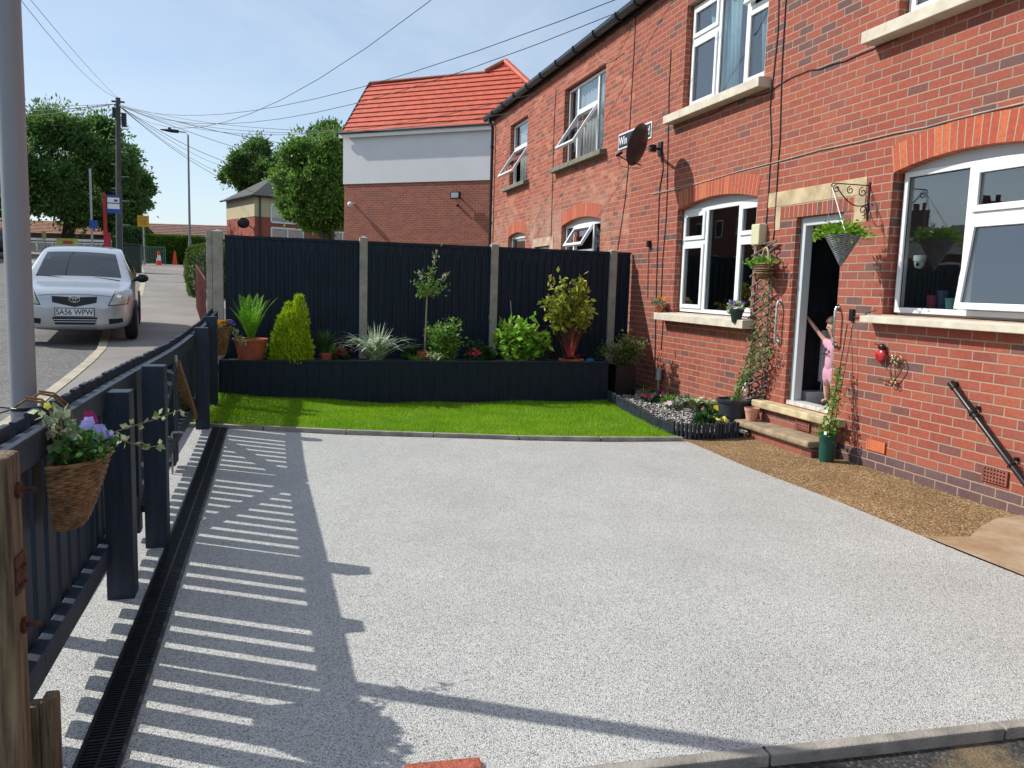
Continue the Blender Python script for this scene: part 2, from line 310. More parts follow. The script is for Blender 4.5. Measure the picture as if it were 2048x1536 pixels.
# ================================================================== GROUND
def pebble(name,cols,scale,rough=.6,bump=.8,dist=.004,big=.12,dirt=None):
    m,t,b=newmat(name); n=t.nodes; L=t.links.new; b.inputs['Roughness'].default_value=rough; b.inputs['Specular IOR Level'].default_value=.35
    g=n.new('ShaderNodeNewGeometry'); v=n.new('ShaderNodeTexVoronoi'); v.inputs['Scale'].default_value=scale; L(g.outputs['Position'],v.inputs['Vector'])
    s=n.new('ShaderNodeSeparateColor'); L(v.outputs['Color'],s.inputs[0]); rp=n.new('ShaderNodeValToRGB'); rp.color_ramp.interpolation='CONSTANT'; e=rp.color_ramp
    while len(e.elements)<len(cols): e.elements.new(.5)
    for i,(p,c) in enumerate(cols): e.elements[i].position=p; e.elements[i].color=(*c,1)
    L(s.outputs[0],rp.inputs[0])
    nz=n.new('ShaderNodeTexNoise'); nz.inputs['Scale'].default_value=1.4; nz.inputs['Detail'].default_value=8; nz.inputs['Roughness'].default_value=.65; L(g.outputs['Position'],nz.inputs['Vector'])
    mr=n.new('ShaderNodeMapRange'); mr.inputs[1].default_value=.3; mr.inputs[2].default_value=.7; mr.inputs[3].default_value=1-big; mr.inputs[4].default_value=1+big; L(nz.outputs['Fac'],mr.inputs[0])
    # darker joints between the stones
    jd=n.new('ShaderNodeMapRange'); jd.inputs[1].default_value=.55; jd.inputs[2].default_value=1.0; jd.inputs[3].default_value=1; jd.inputs[4].default_value=.45; L(v.outputs['Distance'],jd.inputs[0])
    hs=n.new('ShaderNodeHueSaturation'); L(rp.outputs[0],hs.inputs['Color']); L(mth(n,L,'MULTIPLY',mr.outputs[0],jd.outputs[0]),hs.inputs['Value']); out=hs.outputs[0]
    if dirt:
        n3=n.new('ShaderNodeTexNoise'); n3.inputs['Scale'].default_value=dirt[1]; n3.inputs['Detail'].default_value=8; n3.inputs['Roughness'].default_value=.7; L(g.outputs['Position'],n3.inputs['Vector'])
        k=n.new('ShaderNodeMapRange'); k.inputs[1].default_value=dirt[2]; k.inputs[2].default_value=dirt[3]; L(n3.outputs['Fac'],k.inputs[0])
        mx=n.new('ShaderNodeMix'); mx.data_type='RGBA'; L(k.outputs[0],mx.inputs['Factor']); L(out,mx.inputs['A']); mx.inputs['B'].default_value=(*dirt[0],1); out=mx.outputs['Result']
    L(out,b.inputs['Base Color'])
    bp=n.new('ShaderNodeBump'); bp.inputs['Strength'].default_value=bump; bp.inputs['Distance'].default_value=dist; bp.invert=True; L(v.outputs['Distance'],bp.inputs['Height']); L(bp.outputs[0],b.inputs['Normal'])
    return m
M_RESIN=pebble('resin_bound_gravel',[(0,(.15,.157,.153)),(.09,(.33,.34,.328)),(.30,(.46,.472,.45)),(.55,(.55,.562,.535)),(.82,(.66,.665,.635))],250,.55,.8,.003,.09)
M_PATH=pebble('brown_exposed_aggregate',[(0,(.10,.058,.027)),(.2,(.20,.12,.052)),(.5,(.30,.185,.08)),(.8,(.40,.27,.13)),(.95,(.5,.42,.3))],95,.75,.8,.005,.28,dirt=((.20,.115,.05),2.2,.5,.75))
M_SLATE=pebble('chipping_bed',[(0,(.02,.022,.027)),(.4,(.06,.065,.075)),(.7,(.3,.3,.3)),(.85,(.6,.58,.54))],26,.7,1,.02,.1)
M_ASPH=pebble('asphalt',[(0,(.10,.098,.095)),(.3,(.145,.14,.135)),(.7,(.19,.185,.175)),(.95,(.27,.26,.245))],60,.85,.5,.004,.16,dirt=((.235,.21,.18),.35,.5,.8))
M_TAR=pebble('old_front_tarmac',[(0,(.035,.035,.035)),(.5,(.055,.054,.052)),(.85,(.10,.10,.095))],90,.8,.7,.005,.4,dirt=((.17,.13,.075),1.6,.55,.66))
M_PAVE=mat('pavement_tarmac',(.27,.25,.225),.9,.12,.8,bump=.4,bscale=90,col2=(.18,.165,.15))
M_SLAB=mat('stained_concrete',(.44,.36,.25),.85,.2,3,bump=.35,bscale=70,col2=(.27,.155,.07))
M_GROUND=mat('rough_ground',(.09,.11,.04),.95,.3,.7,bump=.5,bscale=5,col2=(.15,.13,.08))
def sheet(name,fn,xs,ys,m):
    b=MB(); b.v=[Vector(fn(x,y)) for y in ys for x in xs]; n=len(xs)
    for j in range(len(ys)-1):
        for i in range(n-1): b.f.append([j*n+i,j*n+i+1,(j+1)*n+i+1,(j+1)*n+i]); b.m.append(0); b.uv.append(None)
    return tag(b.build(name,m,origin=(0,0,0),smooth=True),kind='structure')
def terr(x,y):
    g=zs(y)-.03
    if x>-.9 and y<20.2: g=-.06
    return (x,y,g)
xs=[-700,-200,-60,-30,-20,-12,-8,-5,-3,-1.5,-.91,-.89,2,5,9,14,22,40,120,700]
ys=[-300,-60,-10,0,1.5]+list(range(3,20))+[20.19,20.21]+list(range(21,67,3))+[66,90,150,400,1500]
sheet('ground',terr,xs,sorted(ys),M_GROUND)
KL=[(-2.05,-12),(-2.08,2),(-2.22,9),(-2.42,12.6),(-3.1,17),(-6.6,26),(-9.0,38),(-14,52),(-24,80)]
def kx(y):
    for (x0,y0),(x1,y1) in zip(KL,KL[1:]):
        if y<=y1: return x0+(x1-x0)*(y-y0)/(y1-y0)
    return KL[-1][0]
yy=[-12,-5,0,1.5]+[float(v) for v in np.arange(2.5,80,1.5)]
b=MB(); pv=MB(); kb=MB()
for y0,y1 in zip(yy,yy[1:]):
    a,c=kx(y0),kx(y1); z0,z1=zs(y0),zs(y1)
    b.quad((a-9.5,y0,z0-.02),(a,y0,z0-.02),(c,y1,z1-.02),(c-9.5,y1,z1-.02))
    e0=-.9 if y0<20 else -.9-(y0-20)*.12; e1=-.9 if y1<20 else -.9-(y1-20)*.12
    pv.quad((a+.06,y0,z0+.028),(e0,y0,z0+.028),(e1,y1,z1+.028),(c+.06,y1,z1+.028))
    pv.quad((a-11.5,y0,z0+.06),(a-9.62,y0,z0+.06),(c-9.62,y1,z1+.06),(c-11.5,y1,z1+.06))
    for s in (-.06,-9.62):
        p=[(a+s,y0,z0-.03),(a+s+.12,y0,z0-.03),(a+s+.12,y0,z0+.036),(a+s,y0,z0+.036)]; q=[(c+s,y1-.012,z1-.03),(c+s+.12,y1-.012,z1-.03),(c+s+.12,y1-.012,z1+.036),(c+s,y1-.012,z1+.036)]
        kb.add(p+q,[(0,1,2,3),(7,6,5,4),(0,4,5,1),(1,5,6,2),(2,6,7,3),(3,7,4,0)])
tag(b.build('road',M_ASPH,origin=(-6,0,0)),kind='structure'); tag(pv.build('pavement',M_PAVE,origin=(-1.5,0,0)),kind='structure')
M_RKERB=mat('road_kerb_stone',(.42,.37,.28),.9,.15,5); tag(kb.build('road_kerb',M_RKERB,origin=(-2,0,0)),kind='structure')
M_LINE=mat('road_paint',(.62,.61,.57),.8,.2,12)
b=MB()
for (xa,ya),(xb,yb) in zip([(-3.6,24),(-4.46,30.5),(-6.2,42)],[(-4.46,30.5),(-6.2,42),(-7.2,47)]): b.quad((xa-.07,ya,zs(ya)+.034),(xa+.07,ya,zs(ya)+.034),(xb+.07,yb,zs(yb)+.034),(xb-.07,yb,zs(yb)+.034))
tag(b.build('paving_strip',M_RKERB,origin=(-4,30,0)),kind='structure')
b=MB()
for i in range(4):                                        # centre dashes of the road
    y0=10.4+i*7; y1=y0+3.6
    b.quad((kx(y0)-2.25,y0,zs(y0)-.014),(kx(y0)-2.13,y0,zs(y0)-.014),(kx(y1)-2.13,y1,zs(y1)-.014),(kx(y1)-2.25,y1,zs(y1)-.014))
tag(b.build('road_markings',M_LINE,origin=(-4.3,10,0)),kind='structure')
# drive: real resin sheet up to the lawn edging and the path
EDG=[(-.885,8.04),(.6,7.66),(2.2,7.36),(3.0,7.28),(3.88,7.26)]
def edgy(x):
    for (x0,y0),(x1,y1) in zip(EDG,EDG[1:]):
        if x<=x1: return y0+(y1-y0)*(x-x0)/(x1-x0)
    return EDG[-1][1]
def fy(x): return 2.235-.05*(x-.3)
NX,NY=40,40; V=[]
b=MB()
for j in range(NY+1):
    for i in range(NX+1):
        x=-.885+(3.90+.885)*i/NX
        if i==NX: x=3.90+.012*math.sin(j*.35)
        y=fy(x)+.028+(edgy(x)-.03-fy(x)-.028)*j/NY
        b.v.append(Vector((x,y,gz(x,y)+.012+.002*math.sin(x*3+y*2))))
for j in range(NY):
    for i in range(NX): b.f.append([j*(NX+1)+i,j*(NX+1)+i+1,(j+1)*(NX+1)+i+1,(j+1)*(NX+1)+i]); b.m.append(0); b.uv.append(None)
k=len(b.v); pp=[(-.885,1.6),(.30,1.6),(.30,fy(.3)+.029),(-.885,fy(-.885)+.029)]
b.add([(x,y,.0125) for x,y in pp],[(0,1,2,3)])
tag(b.build('driveway',M_RESIN,origin=(1.5,5,0),smooth=True),kind='structure')
# concrete edging kerbs
b=MB()
for (x0,y0),(x1,y1) in zip(EDG,EDG[1:]):
    n=max(1,round((x1-x0)/.9))
    for k in range(n):
        p=Vector((x0+(x1-x0)*k/n,y0+(y1-y0)*k/n,0)); q=Vector((x0+(x1-x0)*(k+1)/n,y0+(y1-y0)*(k+1)/n,0)); d=(q-p).normalized()*.004
        p.z=gz(p.x,p.y)+.005; q.z=gz(q.x,q.y)+.005
        b.bar(p+d,q-d,.05,.095)
tag(b.build('lawn_edging_kerb',M_KERB,origin=(1.5,7.5,0),bevel=.006),kind='structure')
b=MB(); x=.62
while x<6.5:
    x1=x+.91; b.bar((x+.004,fy(x),-.052),(x1-.004,fy(x1),-.052),.050,.14); x=x1
tag(b.build('front_edging_kerb',M_KERB,origin=(2,2.3,0),bevel=.006),kind='structure')
# brick on edge at the end of the front kerb
M_OLDB=mat('worn_red_brick',(.36,.10,.06),.85,.3,20,bump=1,bscale=60)
b=MB(); b.bar((.36,2.30,-.01),(.60,2.285,-.01),.10,.085); tag(b.build('loose_brick',M_OLDB,bevel=.012),'worn red brick lying on edge at the end of the front kerb','brick')
sheet('front_tarmac',lambda x,y:(x,y,-.022+.004*math.sin(x*2.3)*math.cos(y*3)),list(np.linspace(-3,9,30)),list(np.linspace(-4,2.20,20)),M_TAR)
# path along the house
b=MB(); xs=[3.905,4.2,4.6,5.0]
ysp=list(np.linspace(4.02,7.5,15))
b.v=[Vector((x,y,.006)) for y in ysp for x in xs]
for j in range(14):
    for i in range(3): b.f.append([j*4+i,j*4+i+1,(j+1)*4+i+1,(j+1)*4+i]); b.m.append(0); b.uv.append(None)
b.v+= [Vector((5,3.2,-.03)),Vector((5,2,-.03))]
tag(b.build('path',M_PATH,origin=(4.5,6,0)),kind='structure')
b=MB(); top=[(3.91,4.08),(4.2,4.02),(4.5,4.22),(4.75,4.34),(5.0,4.38)]
for (x0,y0),(x1,y1) in zip(top,top[1:]): b.quad((x0,fy(x0)+.03,.014),(x1,fy(x1)+.03,.014),(x1,y1,.014),(x0,y0,.014))
tag(b.build('concrete_slab',M_SLAB,origin=(4.5,3,0)),kind='structure')
# lawn: soil sheet, grass as stuff
BED=[(4.28,10.16),(4.16,9.4),(4.02,8.5),(3.92,7.95),(3.90,7.5),(4.02,7.36),(4.3,7.34),(4.62,7.40)]
def lz(x,y):
    t=np.clip((y-7.3)/2.8,0,1); x=np.clip(x,-.85,9); g=.018*np.maximum(0,5.1)*np.clip((4-x)/4.6,0,1)
    return (g+.028)*(1-t)+t*(.145*np.clip(1-(x+.85)/2.3,0,1)**1.2-.012)
def bedx(y):
    for (x0,y0),(x1,y1) in zip(BED[:5],BED[1:5]):
        if y>=y1: return x1+(x0-x1)*min(1,(y-y1)/(y0-y1))
    return 3.9
b=MB(); nx,ny=24,14
for j in range(ny+1):
    for i in range(nx+1):
        x=-.80+4.69*i/nx; ye=edgy(x)+.028; y=ye+(10.18-ye)*j/ny
        if i==nx: x=bedx(y)-.02
        b.v.append(Vector((x,y,float(lz(x,y)))))
for j in range(ny):
    for i in range(nx): b.f.append([j*(nx+1)+i,j*(nx+1)+i+1,(j+1)*(nx+1)+i+1,(j+1)*(nx+1)+i]); b.m.append(0); b.uv.append(None)
M_LSOIL=mat('lawn_base',(.05,.13,.012),.95,.3,20)
tag(b.build('lawn',M_LSOIL,origin=(1.5,9,0)),kind='structure')
M_GRASS=leafmat('grass_blades',(.21,.42,.010),var=.3,rough=.5,trans=.38,col2=(.34,.54,.02),scale=2.5)
n=150000; X_=rng.uniform(-.80,4.3,n); Y_=rng.uniform(7.2,10.18,n)
ey=np.interp(X_,[e[0] for e in EDG],[e[1] for e in EDG])+.03; bx=np.interp(Y_,[p[1] for p in BED[:5]][::-1],[p[0] for p in BED[:5]][::-1])-.02
k=(Y_>ey)&(X_<bx); X_,Y_=X_[k],Y_[k]; n=len(X_)
Z_=lz(X_,Y_)
P=np.stack([X_,Y_,Z_-.004],1); a=rng.uniform(0,2*PI,n); s=np.stack([np.cos(a),np.sin(a),np.zeros(n)],1)*.0028
h=rng.uniform(.018,.042,n)*(1+.35*np.sin(X_*5+Y_*3)*np.sin(Y_*7)); tip=P+np.stack([rng.normal(0,.013,n),rng.normal(0,.013,n),h],1)
tag(npmesh('grass',np.stack([P-s,P+s,tip],1),M_GRASS),'short bright green mown grass of the small lawn','grass',kind='stuff')
# chipping bed beside the house
b=MB(); pts=[(x,y,.055) for x,y in BED]+[(4.66,7.62,.055),(5.0,7.62,.055),(5.0,11.17,.055),(4.28,11.17,.055)]
b.poly(pts); tag(b.build('chipping_bed',M_SLATE,origin=(4.5,9,0)),kind='structure')
def stones(name,n,reg,size,m,z,label,cat):
    X_=rng.uniform(reg[0],reg[1],n*3); Y_=rng.uniform(reg[2],reg[3],n*3)
    bx=np.interp(Y_,[7.34,7.5,7.95,8.5,9.4,10.16],[4.1,3.9,3.92,4.02,4.16,4.28])+.03
    k=(X_>bx)&(X_<np.interp(Y_,[7.3,8.0,9.4,11],[4.75,4.62,4.72,5.0])); X_,Y_=X_[k][:n],Y_[k][:n]; n=len(X_); out=[]
    c=np.stack([X_,Y_,z+rng.uniform(0,.014,n)],1); d1=unit(rng.normal(size=(n,3))*np.array([1,1,.35])); d2=unit(np.cross(d1,rng.normal(size=(n,3))*np.array([.4,.4,1])))
    nn=np.cross(d1,d2); l1=rng.uniform(.5,1.2,(n,1))*size; l2=l1*rng.uniform(.45,.8,(n,1)); th=l1*.22
    t=[c+d1*l1*.5+d2*l2*.2,c+d1*l1*.1+d2*l2*.5,c-d1*l1*.5+d2*l2*.15,c-d1*l1*.2-d2*l2*.5]
    out.append(np.stack([p+nn*th for p in t],1))
    for i in range(4): out.append(np.stack([t[i]+nn*th,t[(i+1)%4]+nn*th,t[(i+1)%4]-nn*th,t[i]-nn*th],1))
    # keep the five faces of one stone in one island colour through the material's noise
    return tag(npmesh(name,np.concatenate(out),m),label,cat,kind='stuff')
M_CHIPW=mat('pale_chippings',(.62,.59,.54),.8,.3,60); M_CHIPD=mat('dark_chippings',(.045,.05,.06),.7,.4,60)
stones('pale_chippings',3000,(3.9,5,7.36,10.6),.032,M_CHIPW,.062,'pale slate chippings scattered over the bed beside the house','chippings')
stones('dark_chippings',5200,(3.9,5,7.36,10.9),.036,M_CHIPD,.058,'dark slate chippings spread over the bed beside the house','chippings')
b=MB()                                                    # log-roll edging of the bed
M_ROLL=mat('log_roll_paint',(.028,.036,.048),.6,.4,12,bump=.3,bscale=40)
pl=BED; acc=0
for (x0,y0),(x1,y1) in zip(pl,pl[1:]):
    d=math.hypot(x1-x0,y1-y0); n=max(1,round(d/.044))
    for i in range(n):
        t=i/n; x=x0+(x1-x0)*t+random.uniform(-.003,.003); y=y0+(y1-y0)*t; hh=.145+random.uniform(-.008,.008)+(.03 if y<7.6 else 0)
        b.tube([(x,y,-.02),(x,y,hh-.004),(x,y,hh)],[.019,.019,.016],7)
t_=thing('log_roll_edging','low dark edging of small upright sticks around the chipping bed','edging',(4.0,8.0,0)); b.build('stick_row',M_ROLL,t_)
# ================================================================== DRAIN
dr=thing('drain_channel','long black slotted drain channel along the left edge of the drive','drain',(-.55,5,0))
def chx(y): return -.535+.012*math.sin((y-2)*.5)+.005*(y-5)*.3
b=MB(); g=MB(); y=2.2
while y<8.0:
    x=chx(y); z=gz(x,y)+.017
    for s in (-1,1): g.bar((x+s*.062,y,z),(chx(y+.5)+s*.062,y+.499,gz(x,y+.5)+.017),.012,.016)
    g.bar((x,y,z),(chx(y+.5),y+.499,gz(x,y+.5)+.017),.010,.014)
    b.bar((x,y,z-.012),(chx(y+.5),y+.499,gz(x,y+.5)+.005),.135,.006); 
    k=y
    while k<y+.5:
        xx=chx(k); g.box(xx-.058,xx+.058,k,k+.0075,gz(xx,k)+.011,gz(xx,k)+.0235); k+=.017
    y+=.5
b.build('channel_body',M_BLACK,dr); g.build('slotted_grate',M_BLACK,dr)
# ================================================================== FRONT FENCE AND GATE
PX,RX=-.802,-.745
def ptop(y): return .045*max(0,y-9.0)+1.034+(-.03*math.exp(-((y-6.5)/1.6)**2))
def zb(y): return .15+max(0,y-3)*.018
def picket_run(name,label,cat,y0,y1,loc,braces=()):
    t=thing(name,label,cat,loc); b=MB(); y=y0
    while y<y1-.05:
        h=ptop(y)+random.uniform(-.004,.004); tilt=random.uniform(-.003,.003)
        b.box(PX-.011,PX+.011,y,y+.1,zb(y)+random.uniform(-.004,.004),h); y+=.155
    b.build('picket_panel',M_NAVY,t,bevel=.003)
    r=MB(); n=max(1,int((y1-y0)/.5))
    for i in range(n):
        a=y0+(y1-y0)*i/n; c=y0+(y1-y0)*(i+1)/n
        r.bar((RX-.012,a,ptop(a)-.082),(RX-.012,c,ptop(c)-.082),.046,.095,)
    r.build('top_rail',M_NAVY,t,bevel=.004)
    r=MB()
    for i in range(n):
        a=y0+(y1-y0)*i/n; c=y0+(y1-y0)*(i+1)/n
        r.bar((RX-.012,a,zb(a)+.085),(RX-.012,c,zb(c)+.085),.046,.095)
    r.build('bottom_rail',M_NAVY,t,bevel=.004)
    return t
def post(name,label,y,x,top,w=.1,base=None,t=None):
    b=MB(); z0=gz(x,y) if base is None else base; b.box(x-w/2,x+w/2,y-w/2,y+w/2,z0-.03,top)
    o=b.build(name,M_NAVY,t,bevel=.004,origin=None if t is not None else (x,y,z0))
    if t is None: tag(o,label,'post','square dark posts of the front fence and gate')
    return o
picket_run('picket_fence','dark navy picket fence panel nearest the camera, wicker basket hung on it','fence',2.22,4.68,(-.84,3,0))
post('gate_post','square dark post nearest the camera, beside the wicker basket',3.955,-.695,.985,.115)
post('gate_post','taller square dark post just behind the nearest one, hinging the drive gate',4.64,-.635,1.03,.112)
g1=picket_run('drive_gate','near leaf of the dark picket drive gate with light spots on its diagonal brace','gate',4.70,6.38,(-.84,5.5,0))
b=MB(); b.bar((RX-.012,4.76,.22),(RX-.012,6.33,.86),.046,.085,up=(1,0,0)); b.build('brace',M_NAVY,g1,bevel=.003)
b=MB(); b.bar((RX-.012,4.75,.10),(RX-.012,4.75,.95),.09,.048,up=(1,0,0)); b.build('stile',M_NAVY,g1,bevel=.003)
b=MB(); b.bar((RX-.012,6.33,.12),(RX-.012,6.33,.93),.09,.048,up=(1,0,0)); b.build('stile',M_NAVY,g1,bevel=.003)
g2=picket_run('drive_gate','far leaf of the dark picket drive gate, beside the lawn corner post','gate',6.41,7.86,(-.84,7,0))
M_BWOOD=mat('bare_brown_wood',(.20,.115,.04),.8,.35,12,stretch=(5,1,5))
b=MB(); b.bar((RX-.010,6.50,.86),(RX-.010,7.80,.24),.05,.085,up=(1,0,0)); b.build('brace',M_BWOOD,g2,bevel=.003)
b=MB(); b.bar((RX-.012,6.46,.12),(RX-.012,6.46,.93),.09,.048,up=(1,0,0)); b.build('stile',M_NAVY,g2,bevel=.003)
b=MB(); c=Vector((RX+.018,6.40,.875))
for s in (-1,1):
    b.tube([c+Vector((0,s*.012,s*.022))+Vector((0,.026*math.cos(a),.022*math.sin(a))) for a in np.linspace(0,2*PI,12,endpoint=False)],.006,6,closed=True)
b.box(c.x-.012,c.x+.002,c.y-.03,c.y+.03,c.z-.05,c.z+.05); b.build('latch',M_STEEL,g1)
b=MB(); p=Vector((-.745,6.22,.055)); b.tube([p,p+Vector((0,0,.30)),p+Vector((0,.0,.315)),p+Vector((.0,.02,.325)),p+Vector((.05,.03,.325)),p+Vector((.075,.03,.318))],.0075,8); b.box(p.x-.03,p.x-.008,p.y-.02,p.y+.02,p.z+.12,p.z+.30); b.build('drop_bolt',M_STEEL,g1)
post('gate_post','square dark post at the corner where drive meets lawn, far end of the gate',7.93,-.68,onY(408,655,7.93).z,.115)
picket_run('picket_fence','far dark picket fence panel beside the lawn, running up to the tall concrete post','fence',7.99,10.85,(-.84,9.4,0.1))
post('gate_post','square dark post beside the far hanging basket at the raised planter',9.35,-.70,onY(432,633,9.35).z,.11,.1)
# old timber post with bracket, stump
M_OLDW=mat('weathered_timber',(.29,.22,.13),.9,.45,9,bump=1.2,bscale=25,stretch=(5,5,.35),col2=(.07,.05,.03))
M_RUST=mat('rusty_iron',(.10,.03,.015),.8,.5,40)
t=thing('timber_post','old weathered brown timber post at the left frame edge with rusty bolts','post',(-.745,2.36,0))
b=MB()
b.box(-.80,-.664,2.30,2.41,-.05,1.03); o=b.build('post_shaft',M_OLDW,t,bevel=.01)
for z in (.93,.56):
    b=MB(); b.tube([(-.664,2.365,z),(-.62,2.375,z-.002)],.0075,8); b.tube([(-.663,2.365,z),(-.654,2.365,z)],.022,10); b.build('bolt',M_RUST,t)
b=MB(); b.box(-.664,-.658,2.315,2.40,.66,.76)
for i in range(6): b.ball((-.656,2.33+.022*(i%3),.68+.045*(i//3)),.006,6)
b.build('bracket',M_RUST,t)
b=MB(); b.box(-.690,-.655,2.445,2.50,-.05,.285); b.box(-.650,-.612,2.43,2.50,-.05,.305)
tag(b.build('timber_stump',M_OLDW,bevel=.006),'short split timber stump standing beside the old post','post')
# pole right behind the fence
LP=(-.965,3.57); z0=zs(3.57)
lp=thing('lamp_post','tall pale grey round pole rising close behind the near fence, cut by the frame top','lamp post',(*LP,z0))
b=MB(); b.lathe([(.0465,0),(.0455,3.2),(.044,5.9)],(*LP,z0),32,close=True); b.build('shaft',M_GREYP,lp,smooth=True)
b=MB(); b.tube([(*LP,z0+5.85),(LP[0]-.1,LP[1],z0+6.1),(LP[0]-.7,LP[1],z0+6.2)],.03,8); b.ball((LP[0]-.95,LP[1],z0+6.2),.28,10,squash=(1.3,.5,.25)); b.build('lamp_head',M_GREYP,lp,smooth=True)
b=MB(); b.lathe([(.047,.96),(.0495,.962),(.0495,.972),(.047,.974)],(*LP,0),20); b.tube([(LP[0]-.045,LP[1],.967),(-1.1,3.5,.99),(-1.3,3.42,1.0),(-1.5,3.3,.98)],.003,5); b.tube([(LP[0]-.045,LP[1],.962),(-1.12,3.5,.93),(-1.35,3.45,.9)],.003,5); b.build('cable_tie',M_BLACK,lp)
# ================================================================== BACK FENCE
FY=11.2
px=[-.714,1.09,2.90,4.69,4.97]
labs=['behind the fern and conifer','behind the standard tree','behind the tall golden shrub']
ztop=[2.03,2.015,2.04,2.035]
for i in range(4):
    x0,x1=px[i]+.05,px[i+1]-(.05 if i<3 else 0); zt=2.042
    t=thing('fence_panel',('tall dark navy closeboard fence panel '+labs[i]) if i<3 else 'narrow dark fence strip between the last concrete post and the house wall','fence',((x0+x1)/2,FY,.5))
    b=MB(); x=x0; 
    while x<x1-.01:
        wd=min(random.choice([.095,.105,.11]),x1-x); b.box(x,x+wd-.006,FY-.012,FY+.0,.25,zt-.035)
        if wd>.08: b.box(x+wd-.028,x+wd+.006 if x+wd+.01<x1 else x1,FY-.032,FY-.0125,.27,zt-.045-random.choice([0,.04,.09,.13]))
        x+=wd
    b.box(x0,x1,FY+.0005,FY+.012,.25,zt-.034)
    b.build('vertical_boards',M_NAVY2,t)
    b=MB(); b.box(x0,x1,FY-.03,FY+.02,zt-.033,zt); b.build('capping_rail',M_NAVY2,t)
for i,x in enumerate(px[:4]):
    b=MB(); w_=.052 if i else .062; zt=[2.112,2.112,2.10,2.085][i]; xx=x if i else -.75; y0=FY-.06; bb=-.05
    b.box(xx-w_,xx+w_,y0,FY+.05,bb,zt-.03); b.add([(xx-w_,y0,zt-.03),(xx+w_,y0,zt-.03),(xx+w_,FY+.05,zt-.03),(xx-w_,FY+.05,zt-.03),(xx,FY-.005,zt)],[(0,1,4),(1,2,4),(2,3,4),(3,0,4)])
    if i==0: b.box(xx-w_-.075,xx-w_-.004,y0+.02,FY+.05,bb,zt-.02)
    tag(b.build('concrete_post',M_CONC,bevel=.005),['wide pale concrete fence post with pointed cap at the street end','pale concrete fence post rising behind the silvery grass clump','pale concrete fence post between the leafy shrub and the standard tree','leaning-looking pale concrete fence post nearest the house wall'][i],'post','concrete fence posts')
# gravel board under panels
b=MB(); b.box(-.66,4.97,FY-.02,FY+.03,-.05,.245); tag(b.build('gravel_board',M_CONC),'low concrete board along the foot of the back fence','fence board')
# ================================================================== RAISED PLANTER
pt=thing('raised_planter','long raised planter of dark navy boards across the back of the lawn','planter',(1.8,10.2,0))
b=MB(); x=-.66
while x<4.24:
    wd=min(.142,4.27-x); b.box(x,x+wd-.003,10.165+random.uniform(0,.003),10.19,-.05,.515); x+=wd
b.build('front_boards',M_NAVY2,pt)
for x in (4.245,-.687):
    b=MB(); b.box(x,x+.025,10.191,11.16,0,.515); b.build('end_board',M_NAVY2,pt)
b=MB(); b.box(-.685,4.285,10.150,10.21,.516,.535); b.box(4.235,4.285,10.211,11.16,.516,.535); b.build('top_trim',M_NAVY,pt)
b=MB(); b.box(-.66,4.243,10.195,11.16,.3,.47); b.build('soil',M_SOIL,pt)
# ================================================================== THE TERRACE
HX=5.0; ZE=5.50
def wall_mesh(b,y0,y1,z0,z1,holes,depth=.13):
    ys=sorted({y0,y1,*[h[0] for h in holes],*[h[1] for h in holes]}); zz=sorted({z0,z1,*[h[2] for h in holes],*[h[3] for h in holes]})
    for a,c in zip(ys,ys[1:]):
        for e,f in zip(zz,zz[1:]):
            if any(h[0]<=a and c<=h[1] and h[2]<=e and f<=h[3] for h in holes): continue
            b.quad((HX,c,e),(HX,a,e),(HX,a,f),(HX,c,f))
    for h in holes:
        a,c,e,f=h[:4]; rise=h[4]; D=HX+depth
        b.quad((HX,c,e),(HX,c,f-rise),(D,c,f-rise),(D,c,e)); b.quad((HX,a,e),(D,a,e),(D,a,f-rise),(HX,a,f-rise)); b.quad((HX,a,e),(HX,c,e),(D,c,e),(D,a,e))
        if rise<=0: b.quad((HX,a,f),(D,a,f),(D,c,f),(HX,c,f))
        else:
            P_=arcpts(a,c,f,rise)
            for (p,zp),(q,zq) in zip(P_,P_[1:]):
                b.quad((HX,q,zq),(HX,p,zp),(HX,p,f),(HX,q,f)); b.quad((HX,p,zp),(HX,q,zq),(D,q,zq),(D,p,zp))
def arcpts(a,c,f,rise,n=20):
    wd=(c-a)/2; Rr=(wd*wd+rise*rise)/(2*rise); cy=(a+c)/2; cz=f-Rr; th=math.asin(wd/Rr)
    return [(cy+Rr*math.sin(t),cz+Rr*math.cos(t)) for t in np.linspace(-th,th,n+1)]
def arch(house,a,c,f,rise,label=None,t=.225):
    wd=(c-a)/2; Rr=(wd*wd+rise*rise)/(2*rise); cy=(a+c)/2; cz=f-Rr; th=math.asin(wd/Rr); b=MB(); n=26; x=HX-.003
    for i in range(n):
        t0=-th+2*th*i/n; t1=-th+2*th*(i+1)/n
        q=[(t0,Rr),(t1,Rr),(t1,Rr+t),(t0,Rr+t)]
        b.quad(*[(x,cy+r_*math.sin(k),cz+r_*math.cos(k)) for k,r_ in q],uv=[(k*(Rr+.1),r_-Rr+.008) for k,r_ in q])
        q=[(t0,0),(t1,0),(t1,.12),(t0,.12)]
        b.quad(*[(x+d,cy+(Rr-.001)*math.sin(k),cz+(Rr-.001)*math.cos(k)) for k,d in q],uv=[(k*(Rr+.1),d+.008) for k,d in q])
    return b.build('brick_arch',M_ARCH,house)
def rect_frame(b,y0,y1,z0,z1,w_,x0,x1):
    b.box(x0,x1,y0,y0+w_,z0,z1); b.box(x0,x1,y1-w_,y1,z0,z1); b.box(x0+.0005,x1-.0005,y0+w_,y1-w_,z0,z0+w_); b.box(x0+.0005,x1-.0005,y0+w_,y1-w_,z1-w_,z1)
FX0,FX1=5.085,5.150
